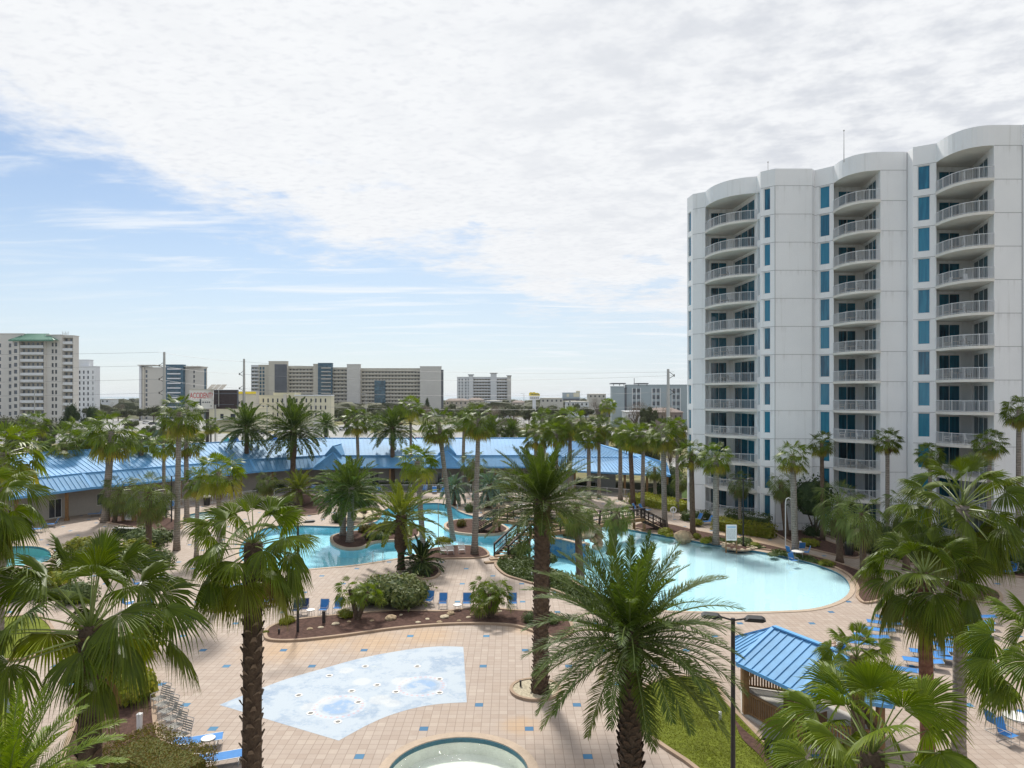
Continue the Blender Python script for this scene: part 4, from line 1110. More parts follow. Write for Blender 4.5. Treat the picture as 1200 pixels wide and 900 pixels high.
# diamond road sign
D=150
def roadsign(x,y,D,mat,lab,shape='d',s=.55,h=None):
    o=thing('road_sign',lab,'road sign',(xw(x,D),D,0)); z=zw(y,D)
    m=MB(); pts=[(0,s),(s,0),(0,-s),(-s,0)] if shape=='d' else [(-s*.6,s),(s*.6,s),(s*.6,-s),(-s*.6,-s)]
    a=[m.vert((p,-.1,z+q)) for p,q in pts]; b=[m.vert((p,-.06,z+q)) for p,q in pts]; m.f.append(a); m.f.append(b[::-1])
    for i in range(4): m.f.append([a[i],a[(i+1)%4],b[(i+1)%4],b[i]])
    m.build('sign_plate',M[mat],o); m=MB(); m.tube([(0,0,0),(0,0,z+s*.8)],.05,6); m.build('post',M['steel'],o)
roadsign(254.3,503,170,'lime','yellow-green diamond road sign right of the billboard post',s=.85)
roadsign(376.5,499,190,'lime','yellow-green road sign beside a small date palm at the street corner',s=.8)
roadsign(372,503,170,'plaster_pale','tall pale utility sign panel at the street corner','r',1.8)
# red and white banner sign on the verge
X,D,_=G(497,511.5); o=thing('entrance_sign','red and white low roadside sign on a dark planted strip','sign',(xw(493,200),200,0))
m=MB(); m.box(-1.6,1.4,-.1,.1,1.4,3.1); m.build('board',M['panel_white'],o)
m=MB()
for a,c in ((-1.6,-1.1),(-.7,-.4),(.1,.5),(1.0,1.3)): m.box(a,c,-.14,-.1,1.5,3.0)
m.box(3.2,3.9,-.1,.1,1.2,2.6); m.build('red_lettering',M['red'],o)
m=MB(); m.box(-1.5,-1.3,-.06,.06,0,1.4); m.box(1.1,1.3,-.06,.06,0,1.4); m.build('post',M['steel'],o)

# ---------------------------------------------------------------- poles and wires
def tpole(x, ytop, D, lab, arms):
    z = zw(ytop, D); o = thing('steel_pole', lab, 'utility pole', (xw(x,D), D, 0))
    m = MB(); m.tube([(0,0,0),(0,0,z*.5),(0,0,z)],[.55,.45,.32],8); m.build('pole',M['steel'],o)
    for (za, sx) in arms:
        m = MB(); m.tube([(0,0,za),(sx*1.5,0,za+.9)],.07,4); m.tube([(0,0,za+2.0),(sx*1.5,0,za+.9)],.07,4); m.blob((sx*1.5,0,za+.9),(.15,.15,.4),5,4,0); m.build('insulator_arm',M['dark_bronze'],o)
    return o
tpole(192.5,412.5,200,'left steel transmission pole rising above the palms',[(23,-1),(19,-1),(15,-1)])
tpole(286,420.5,215,'second steel transmission pole, beside the dark billboard',[(21,-1),(16.5,-1),(12,-1)])
tpole(783,432.5,170,'wooden-looking pole just left of the white tower',[(19.2,1),(15,1)])
for (x,y,D,lab) in ((40.5,456,160,'thin lamp pole in front of the green-roofed condominium'),(313,475,150,'traffic-signal pole left of the pale date palm'),(369,461,260,'thin street pole in front of the cream office building'),(429,461,300,'thin street pole in front of the long condominium'),(614,461,380,'thin pole left of the yellow sign'),(541,458,520,'far thin pole in front of the white condominium')):
    o=thing('street_pole',lab,'pole',(xw(x,D),D,0)); z=zw(y,D); m=MB(); m.tube([(0,0,0),(0,0,z)],[.18,.1],6); m.build('pole',M['steel'],o)
    m=MB(); m.tube([(0,0,z-.2),(-1.2,0,z)],.06,4); m.box(-1.9,-1.1,-.15,.15,z-.08,z+.08); m.build('lamp_arm',M['steel'],o)
def wire(p, q, sag, lab, r=.035):
    p=Vector(p);q=Vector(q);n=14;pts=[]
    for i in range(n+1):
        t=i/n;a=p.lerp(q,t);a.z-=4*sag*t*(1-t);pts.append(a)
    m=MB();m.tube(pts,r,3,False);tag(m.build('power_line',M['text_grey']),lab,'power line','thin power lines crossing above the palms')
P1=(xw(192.5,200)-1.5,200);P2_=(xw(286,215)-1.5,215);P3=(xw(783,170)+1.5,170);P0=(-260,185);P4=(230,150)
L='thin dark power line stretched between the tall poles across the sky'
for a,b_,c in ((27.8,25.9,21.0),(23.9,21.9,20.1),(19.9,17.4,16.0),(15.9,13,12.5)):
    wire((*P0,a+1),(*P1,a),1.5,L); wire((*P1,a),(*P2_,b_),.4,L); wire((*P2_,b_),(*P3,c),1.6,L,.03)

# ---------------------------------------------------------------- cars
def car_proto(kind, paint):
    root = link('parked_car', None); L,Wd = (4.6,1.82) if kind!='truck' else (5.6,1.95)
    m=MB(); hL=L/2; hw=Wd/2
    prof=[(-hL,.35),(hL,.35),(hL,.75),(hL-.15,.95),(hL-1.1,1.0),(-hL+.1,1.05),(-hL,.8)]
    def ext(m,prof,w0,w1=None):
        w1=w1 or w0; n=len(prof); A=[m.vert((a,-w0,z)) for a,z in prof]; B=[m.vert((a,w0,z)) for a,z in prof]
        m.f.append(A); m.f.append(B[::-1])
        for i in range(n): m.f.append([A[i],B[i],B[(i+1)%n],A[(i+1)%n]][::-1])
    ext(m,prof,hw)
    if kind=='truck': m.box(-.5,.9,-hw+.12,hw-.12,1.0,1.78); 
    else: m.f and ext(m,[(-1.6,1.52),(.55,1.55),(.62,1.5),(-1.7,1.45)],hw-.22)
    m.build('body',M[paint],root)
    m=MB()
    if kind=='truck': m.box(-.46,.98,-hw+.10,hw-.10,1.15,1.6)
    else:
        ext(m,[(-2.05,1.02),(1.3,1.0),(.55,1.5),(-1.65,1.48)],hw-.16)
    m.build('windows',M['carglass'],root)
    for sx in (-1,1):
        for sy in (-1,1):
            m=MB(); m.tube([(sx*(hL-.85),sy*(hw-.22),.33),(sx*(hL-.85),sy*(hw+.01),.33)],.34,12); m.build('wheel',M['rubber'],root)
    return root
cars=[('sedan','carwhite'),('sedan','cardark'),('sedan','carsilver'),('truck','carwhite'),('sedan','carred')]
cp={}
def place_car(kind,paint,x,y,rz,lab,z=.03):
    k=(kind,paint)
    o = cp[k]=car_proto(kind,paint) if k not in cp else None
    return o
def put_car(kind,paint,x,y,rz,lab):
    k=(kind,paint)
    if k not in cp: cp[k]=car_proto(kind,paint); o=cp[k]
    else: o=copy_tree(cp[k])
    gx,gy,_=G(x,y); o.location=(gx,gy,.03); o.rotation_euler=(0,0,rz); tag(o,lab,'car','cars on the streets beyond the pavilion')
cn={'carwhite':'white','cardark':'dark','carsilver':'silver','carred':'dark red'}
put_car('truck','carwhite',334,508.5,.05,'white pickup truck driving on the road right of the pale date palm')
for (k,pt,x,y,r,w) in [('sedan','carsilver',303,509,0,'on the road left of the white pickup'),('sedan','cardark',328,500.5,.1,'parked row above the white pickup, right end'),
 ('sedan','carsilver',322,500.5,.1,'parked row above the white pickup, second from right'),('sedan','cardark',316,500.5,.1,'parked row above the white pickup, left end'),
 ('sedan','carwhite',403,504,0,'on the road just right of the green road sign'),('sedan','carsilver',411,503.5,0,'on the road right of the green road sign, front of two'),
 ('sedan','cardark',396,494,1.2,'waiting at the side street mouth'),('sedan','carwhite',399,490,1.2,'farther up the side street'),('sedan','carred',467,498,0,'on the road left of the red and white sign'),
 ('sedan','carsilver',148,498,0,'in the far left car park behind the palms'),('sedan','carwhite',172,497,0,'in the left car park beneath the twin block'),('sedan','cardark',180,498,0,'in the left car park, right of a white car'),
 ('sedan','carwhite',586,490,1.5,'in the car park below the white condominium, left'),('sedan','cardark',590,491,1.5,'in the car park below the white condominium, second'),('sedan','carsilver',595,490,1.5,'in the car park below the white condominium, third'),
 ('sedan','carwhite',600,491,1.5,'in the car park below the white condominium, right end'),('sedan','cardark',605,497,1.4,'alone at the edge of the centre car park'),
 ('sedan','cardark',132,513,.1,'on the left road between the palm trunks'),('sedan','carwhite',170,516,.1,'on the left road right of the dark car')]:
    put_car(k,pt,x,y,r,f'{cn[pt]} car {w}')
# canvas shelters peeping over the pavilion roof
for (x,w,lab,mt) in ((208+66,13,'blue domed canvas canopy above the roof ridge under the dark billboard','bluepaint'),(265.5,7,'aqua and white striped canopy left of the blue dome','aqua'),(320,12,'blue pointed canopy above the roof ridge by the white pickup','bluepaint')):
    D=128; X=xw(x,D); W=w/F*D/2*1.05; o=thing('canopy',lab,'canopy',(X,D,0)); zt=zw(512 if x<300 else 510.5,D)
    m=MB(); m.blob((0,0,zt-1.7),(W*1.15,W*.8,1.9),12,6,0); m.build('canvas',M[mt],o,smooth=True)
    for sx in (-1,1):
        for sy in (-1,1):
            m=MB(); m.box(sx*W*.8-.06,sx*W*.8+.06,sy*W*.5-.06,sy*W*.5+.06,0,zt-1.8); m.build('pole',M['white_paint'],o)
# ---------------------------------------------------------------- palm meshes
UP = Vector((0,0,1))
def fan_leaf(mb, az, pitch, Lp, R, nseg, droop, span, rng, tone=0, fine=True, sag=.25, hub=(0,0,0), wf=1.06):
    d0 = Vector((cos(az)*cos(pitch), sin(az)*cos(pitch), sin(pitch)))
    hb = Vector(hub)
    # petiole curve
    pts = []; p = hb.copy(); d = d0.copy(); n = 4
    for i in range(n+1):
        pts.append(p.copy()); p = p + d*(Lp/n); d = (d - UP*sag/n*(.6+.4*cos(pitch))).normalized()
    u = d.copy(); v = u.cross(UP)
    if v.length < .15: v = Vector((-sin(az), cos(az), 0))
    v.normalize(); nn = v.cross(u).normalized()
    tw = rng.uniform(-1,1)*(.95 if fine else .7); v, nn = (v*cos(tw) + nn*sin(tw)), (nn*cos(tw) - v*sin(tw))
    # blade tilts down relative to petiole
    tl = rng.uniform(-.25,.6)*(1 if pitch < .8 else .2); u, nn = (u*cos(tl) - nn*sin(tl)), (nn*cos(tl) + u*sin(tl))
    mb.tone = tone
    E = pts[-1]
    da = span/nseg; fr = [.05,.34,.56,.8,1.0] if fine else [.05,.6,1.0]
    for i in range(nseg):
        a = -span/2 + da*(i+.5) + (rng.uniform(-.25,.25)*da if i not in (0,nseg-1) else 0)
        L = R*(.72+.28*cos(a*.62))*rng.uniform(.93,1.05)
        rows = []; split = .5
        for f in fr:
            r = L*f; w = r*math.tan(da/2)*wf
            if f > split: w = L*split*math.tan(da/2)*(1-f)/(1-split)*1.2*wf*(1 if f<1 else 0)
            dirc = u*cos(a) + v*sin(a)
            c = E + dirc*r - nn*(.10*r*abs(sin(a))) 
            dz = droop*L*max(0, f-.35)**1.7*(1+.5*abs(sin(a)))*rng.uniform(.8,1.25)
            c = c - UP*dz
            sd = (v*cos(a) - u*sin(a))
            if f > split: c = c - dirc*(dz*.35)
            rows.append((c, sd, w))
        brown = rng.random()**3*.6
        if fine:
            idx = []
            for jj, (c, sd, w) in enumerate(rows):
                mb.tone = min(1, tone + (brown if jj >= 4 else brown*.3 if jj == 3 else 0))
                if w < 1e-5: k = mb.vert(c); idx.append((k,k,k))
                else: idx.append((mb.vert(c - sd*w - nn*w*.35), mb.vert(c + nn*w*.5), mb.vert(c + sd*w - nn*w*.35)))
            for j in range(len(idx)-1):
                A, B = idx[j], idx[j+1]
                if B[0] == B[1]:
                    mb.f.append([A[0],A[1],B[0]]); mb.f.append([A[1],A[2],B[0]])
                else:
                    mb.f.append([A[0],A[1],B[1],B[0]]); mb.f.append([A[1],A[2],B[2],B[1]])
        else:
            (c0,s0,w0),(c1,s1,w1),(c2,s2,w2) = rows
            k = [mb.vert(c0), mb.vert(c1 - s1*w1 - nn*w1*.3), mb.vert(c1 + s1*w1 + nn*w1*.3), mb.vert(c2)]
            mb.f.append([k[0],k[2],k[1]]); mb.f.append([k[1],k[2],k[3]])
    return pts
def fan_crown(name, nleaf, R, Lp, nseg, seed, fine, mat, droop=.55, lo=-.55, hi=1.35, old=.25, span=radians(215), dead=8, sag=.3, wf=1.06):
    rng = random.Random(seed); mb = MB(); pt = MB(); dd = MB()
    for i in range(nleaf):
        t = (i+.5)/nleaf; az = i*2.39996 + rng.uniform(-.25,.25); pitch = hi + (lo-hi)*t**.85 + rng.uniform(-.12,.12)
        age = max(0, t-.72)/.28*old*rng.uniform(.4,1.5) if t > .72 else rng.uniform(0,.06)
        sc = .8 + .2*min(1, t*4)
        pts = fan_leaf(mb, az, pitch, Lp*sc*rng.uniform(.9,1.1), R*sc*rng.uniform(.9,1.1), nseg, droop*(.5+.8*t), span*rng.uniform(.85,1.05)*(1 if t>.08 else .5), rng, age, fine, sag, (0,0,-.35*t), wf)
        pt.tube(pts, [.035,.026,.02,.016,.012] if fine else [.04,.03,.02,.015,.01], 4 if fine else 3, False)
    for i in range(dead):
        dd.tone = rng.random()*.6
        fan_leaf(dd, i*2.4+1, -.9+rng.uniform(-.25,.15), Lp*.55, R*.75, max(7,nseg//2), 1.0, 2.4, rng, rng.random()*.5, False, .5, (0,0,-.5))
    for b in (mb,): pass
    me = mb.build(name, mat, tone=True); mp = pt.build('leaf_stalks', M['petiole']); md = dd.build('dead_fronds', M['dead'], tone=True) if dead else None
    res = (me.data, mp.data, md.data if md else None)
    for o in (me, mp, md):
        if o: bpy.data.objects.remove(o)
    return res
def date_crown(name, nf, L, npair, seed, mat, lo=-.75, hi=1.35, lw=.035, ll=.55, curl=1.25, old=.25, fine=True):
    rng = random.Random(seed); mb = MB(); rc = MB(); dd = MB()
    for i in range(nf):
        t = (i+.5)/nf; az = i*2.39996 + rng.uniform(-.2,.2); pitch = hi + (lo-hi)*t**.9 + rng.uniform(-.1,.1)
        LL = L*(.82+.18*min(1,t*3))*rng.uniform(.92,1.06); n = 12; p = Vector((cos(az)*.12, sin(az)*.12, -.5*t)); d = Vector((cos(az)*cos(pitch), sin(az)*cos(pitch), sin(pitch)))
        pts=[]; dirs=[]; cu = curl*rng.uniform(.8,1.2)*(.75+.35*cos(pitch))
        for k in range(n+1):
            pts.append(p.copy()); dirs.append(d.copy()); p = p + d*(LL/n)
            d = (d - UP*(cu/n)*(k/n*1.3+.15)).normalized()
        age = max(0,t-.75)/.25*old*rng.uniform(.3,1.6) if t>.75 else rng.uniform(0,.05)
        rc.tube(pts, [.03*(1-.8*k/n)+.004 for k in range(n+1)], 4 if fine else 3, False)
        mb.tone = age
        tw = rng.uniform(-.3,.3)
        for j in range(npair):
            s = .12 + .88*(j+.5)/npair; x = s*n; k = min(n-1, int(x)); fpt = pts[k].lerp(pts[k+1], x-k); dr = dirs[k].lerp(dirs[k+1], x-k).normalized()
            sd0 = dr.cross(UP); sd0 = sd0.normalized() if sd0.length > .1 else Vector((-sin(az),cos(az),0)); upn = sd0.cross(dr).normalized()
            l = ll*LL/L*(sin(pi*min(1,(s*.86+.12)))**.55)*rng.uniform(.85,1.1)
            for side in (-1,1):
                th = radians(60 - 26*s)+rng.uniform(-.1,.1); ph = radians(rng.uniform(12,42)) + tw*side
                dl = (dr*cos(th) + (sd0*side*cos(ph) + upn*sin(ph))*sin(th)).normalized()
                q0 = fpt; q1 = fpt + dl*l*.5; q2 = fpt + dl*l - UP*l*rng.uniform(.06,.22)
                wv = dl.cross(upn); wv = wv.normalized()*lw if wv.length > .05 else dr*lw
                if fine:
                    a = mb.vert(q0 - wv*.5); b = mb.vert(q0 + wv*.5); c = mb.vert(q1 + wv*.9); e = mb.vert(q1 - wv*.9); g = mb.vert(q2)
                    mb.f.append([a,b,c,e]); mb.f.append([e,c,g])
                else:
                    a = mb.vert(q0); b = mb.vert(q1 + wv); c = mb.vert(q2); e = mb.vert(q1 - wv); mb.f.append([a,b,c,e])
    me = mb.build(name, mat, tone=True); mr = rc.build('leaf_stalks', M['petiole'])
    res = (me.data, mr.data, None)
    bpy.data.objects.remove(me); bpy.data.objects.remove(mr); return res
# prototypes: (crown, stalks, dead)
CR = {}
CR['fanH1'] = fan_crown('fronds', 36, 1.2, 1.65, 40, 11, True, M['fan'], .75, lo=-.75, old=.3, dead=5)
CR['fanH2'] = fan_crown('fronds', 38, 1.2, 1.5, 38, 29, True, M['fan'], .8, lo=-.9, old=.4, dead=7)
CR['fanH3'] = fan_crown('fronds', 34, 1.2, 1.6, 40, 53, True, M['fan_bright'], .65, lo=-.5, hi=1.5, old=.2, dead=2)
CR['fanH4'] = fan_crown('fronds', 31, 1.22, 1.65, 40, 71, True, M['fan'], .75, lo=-.2, hi=1.45, old=.2, dead=1)
CR['dateH3'] = date_crown('fronds', 88, 3.2, 52, 27, M['date'], lo=-.5, lw=.019, ll=.58, curl=1.2)
CR['dateH4'] = date_crown('fronds', 60, 3.2, 50, 31, M['fan_bright'], lo=-.3, lw=.019, ll=.5, curl=1.1)
CR['mini'] = fan_crown('fronds', 15, 1.0, .8, 15, 41, False, M['fan_bright'], .5, lo=-.3, hi=1.3, old=.3, dead=0, wf=.95)
CR['fan1'] = fan_crown('fronds', 36, 1.2, 1.4, 16, 3, False, M['fan'], .5, wf=.95, lo=-.7, old=.8, dead=6)
CR['fan2'] = fan_crown('fronds', 38, 1.15, 1.3, 16, 7, False, M['fan'], .55, wf=.95, lo=-.9, old=.9, dead=12)
CR['fan3'] = fan_crown('fronds', 36, 1.2, 1.35, 15, 17, False, M['fan_bright'], .45, lo=-.5, old=.7, dead=2)
CR['sab1'] = fan_crown('fronds', 44, .9, 1.1, 15, 5, False, M['sabal'], .6, wf=.7, lo=-1.0, hi=1.4, old=.4, dead=8, span=radians(190), sag=.7)
CR['sab2'] = fan_crown('fronds', 40, .9, 1.05, 15, 15, False, M['sabal'], .7, wf=.7, lo=-1.1, hi=1.3, old=.6, dead=14, span=radians(190), sag=.8)
CR['dateH1'] = date_crown('fronds', 84, 3.2, 66, 21, M['date'], lo=-.95, lw=.024, ll=.52, curl=1.15)
CR['dateH2'] = date_crown('fronds', 70, 3.3, 42, 22, M['date'], lo=-.35, lw=.028, ll=.6, curl=1.0)
CR['date1'] = date_crown('fronds', 60, 3.0, 26, 23, M['date'], lo=-.7, lw=.05, ll=.6, curl=1.1, fine=False)
CR['datey'] = date_crown('fronds', 38, 3.0, 30, 24, M['datey'], lo=-.35, lw=.055, ll=.5, curl=1.25, fine=False)
CR['pindo'] = date_crown('fronds', 30, 2.0, 24, 25, M['pindo'], lo=-.9, lw=.05, ll=.45, curl=2.2, fine=False)
CR['sago'] = date_crown('fronds', 34, 1.1, 26, 26, M['shrubd'], lo=-.1, lw=.03, ll=.22, curl=1.6, fine=False)

def palm_trunk(mb, pts, rad, n=10): mb.tube(pts, rad, n)
def palm(kind, cr, base, top, r0, r1, label, sc=1.0, rz=None, tmat='trunk_grey', group='palms around the pool', rng=random.Random(77), boots=None, bulb=None, tone=None, lean=.0, name=None, dead=True, cat='palm tree'):
    "base (X,Y), top (X,Y,Z) of the crown hub"
    root = thing(name or kind, label, cat, (base[0], base[1], base[2] if len(base) > 2 else 0), group=group)
    zb = base[2] if len(base) > 2 else 0
    dx, dy, dz = top[0]-base[0], top[1]-base[1], top[2]-zb
    n = 10; pts = []; rads = []
    bend = lean
    for i in range(n+1):
        t = i/n; pts.append(Vector((dx*(t + bend*t*(1-t)), dy*t, dz*t)))
        r = r0*(1-t)+r1*t
        if i == 0: r *= 1.3
        if bulb and t > bulb[0]: r *= 1 + (bulb[1]-1)*min(1,(t-bulb[0])/.06)*(1 if t < .97 else .8)
        rads.append(r*rng.uniform(.97,1.03))
    mb = MB(); mb.tube(pts, rads, 12); tr = mb.build('trunk', M[tmat], root, smooth=True)
    if boots:
        # old leaf bases spiralling up the trunk
        t0, dens, ln, bm_ = boots; mb = MB(); cnt = int(dens*dz*(1-t0))
        for i in range(cnt):
            t = t0 + (1-t0)*(i/cnt); a = i*2.39996+rng.uniform(-.15,.15); x = t*n; k = min(n-1,int(x)); c = pts[k].lerp(pts[k+1], x-k); r = rads[k]*(1-(x-k))+rads[k+1]*(x-k)
            o_ = Vector((cos(a),sin(a),0)); s_ = Vector((-sin(a),cos(a),0)); w = r*.42*rng.uniform(.8,1.2); l = ln*rng.uniform(.6,1.3)
            p = c + o_*r*.92; q = c + o_*(r+l*.55) + UP*l
            A=[mb.vert(p - s_*w), mb.vert(p + s_*w), mb.vert(q + s_*w*.45), mb.vert(q - s_*w*.45), mb.vert(p - UP*l*.5 + o_*.01), mb.vert(q - o_*l*.25 + UP*.0)]
            mb.f.append([A[0],A[1],A[2],A[3]]); mb.f.append([A[1],A[0],A[4]]); mb.f.append([A[0],A[3],A[5]]); mb.f.append([A[2],A[1],A[5]])
        mb.build('leaf_bases', M[bm_], root)
    rz = rng.uniform(0, 6.28) if rz is None else rz
    me, mp, md = CR[cr]
    s = sc*rng.uniform(.96,1.04)
    link('fronds', me, root, (dx,dy,dz), rz, s)
    st = link('leaf_stalks', mp, root, (dx,dy,dz), rz, s)
    if md and dead: link('dead_fronds', md, root, (dx,dy,dz), rz, s)
    return root
GP = 'palm trees around the pool deck'
def pp(kind, cr, cx, cy, bx, by, label, rpx, R, tw, **k):
    "palm from photo pixels: crown centre, trunk foot, crown radius and trunk width in pixels"
    b = G(bx, by); D = b[1]; tw = tw*.86
    t = PD(cx, cy + rpx*(.34 if cr.startswith('date') else .14), D)
    return palm(kind, cr, b[:2], t, tw/2*D/F, tw/2*D/F*k.pop('taper', .8), label, sc=rpx*D/F/R, **k)
FR = 2.45; DR = 2.75; SR = 1.75
# foreground ------------------------------------------------------------
def pf(kind, cr, hx, hy, D, tx, tw, label, rpx, R, **k):
    t = PD(hx, hy, D); b = ((tx-600)/F*D, D)
    return palm(kind, cr, b, t, tw/2*D/F, tw/2*D/F*k.pop('taper', .9), label, sc=rpx*D/F/R, **k)
pf('fan_palm','fanH4',106,733,16.5,103,27,'big fan palm with wide glossy fronds, lower left, in front of the hedge',150,2.8,tmat='trunk_boot',boots=(0,16,.14,'stub_dark'),rz=.9)
pf('fan_palm','fanH2',297,636,20,294,23,'fan palm with shaggy dark trunk in front of the splash pad left edge',92,2.75,tmat='trunk_boot',boots=(0,17,.15,'stub'),rz=2.0)
pf('fan_palm','fanH2',1083,672,26,1088,16,'fan palm with smooth reddish trunk over the right-hand sun loungers',88,2.75,tmat='trunk_red',boots=(.88,30,.25,'stub'),rz=.3)
pf('fan_palm','fanH1',1128,592,27.5,1123,15,'taller fan palm with grey trunk directly behind the reddish-trunked one',88,2.75,tmat='trunk_grey',rz=4.0)
pf('fan_palm','fanH3',1022,880,11.5,1022,30,'low bright fan palm filling the bottom right corner before the gazebo',145,2.8,tmat='trunk_boot',rz=1.7,lean=0)
pf('fan_palm','fanH3',1004,770,21,1008,16,'smaller bright fan palm between the gazebo and the loungers',54,2.75,tmat='trunk_boot',rz=3.1)
pf('fan_palm','fanH3',1235,770,10.5,1240,30,'fan palm cut by the right edge with long arching fronds',112,2.8,tmat='trunk_boot',rz=2.9)
pf('fan_palm','fanH1',-30,590,16,-30,26,'fan palm cut by the left edge, drooping fronds over the pavilion roof',84,2.75,tmat='trunk_boot',rz=5.0)
pf('fan_palm','fan3',5,530,30,-8,14,'smaller fan palm at the left edge behind the cut one',52,FR,tmat='trunk_grey',rz=1.0)
pf('date_palm','dateH3',738,736,19,741,29,'large feathery date palm in front of the lawn, bottom centre',120,3.0,tmat='trunk_boot',boots=(0,38,.13,'stub_dark'),rz=.5)
pf('date_palm','dateH4',8,925,10.5,5,40,'date palm whose feather fronds rise from the bottom left corner',124,3.0,tmat='trunk_boot',rz=1.2)
pf('date_palm','dateH2',636,582,34.5,633,16.5,'tall date palm in the gravel ring beside the splash pad',72,3.0,tmat='trunk_brown',boots=(.0,34,.16,'stub_dark'),rz=2.2,taper=1.15)
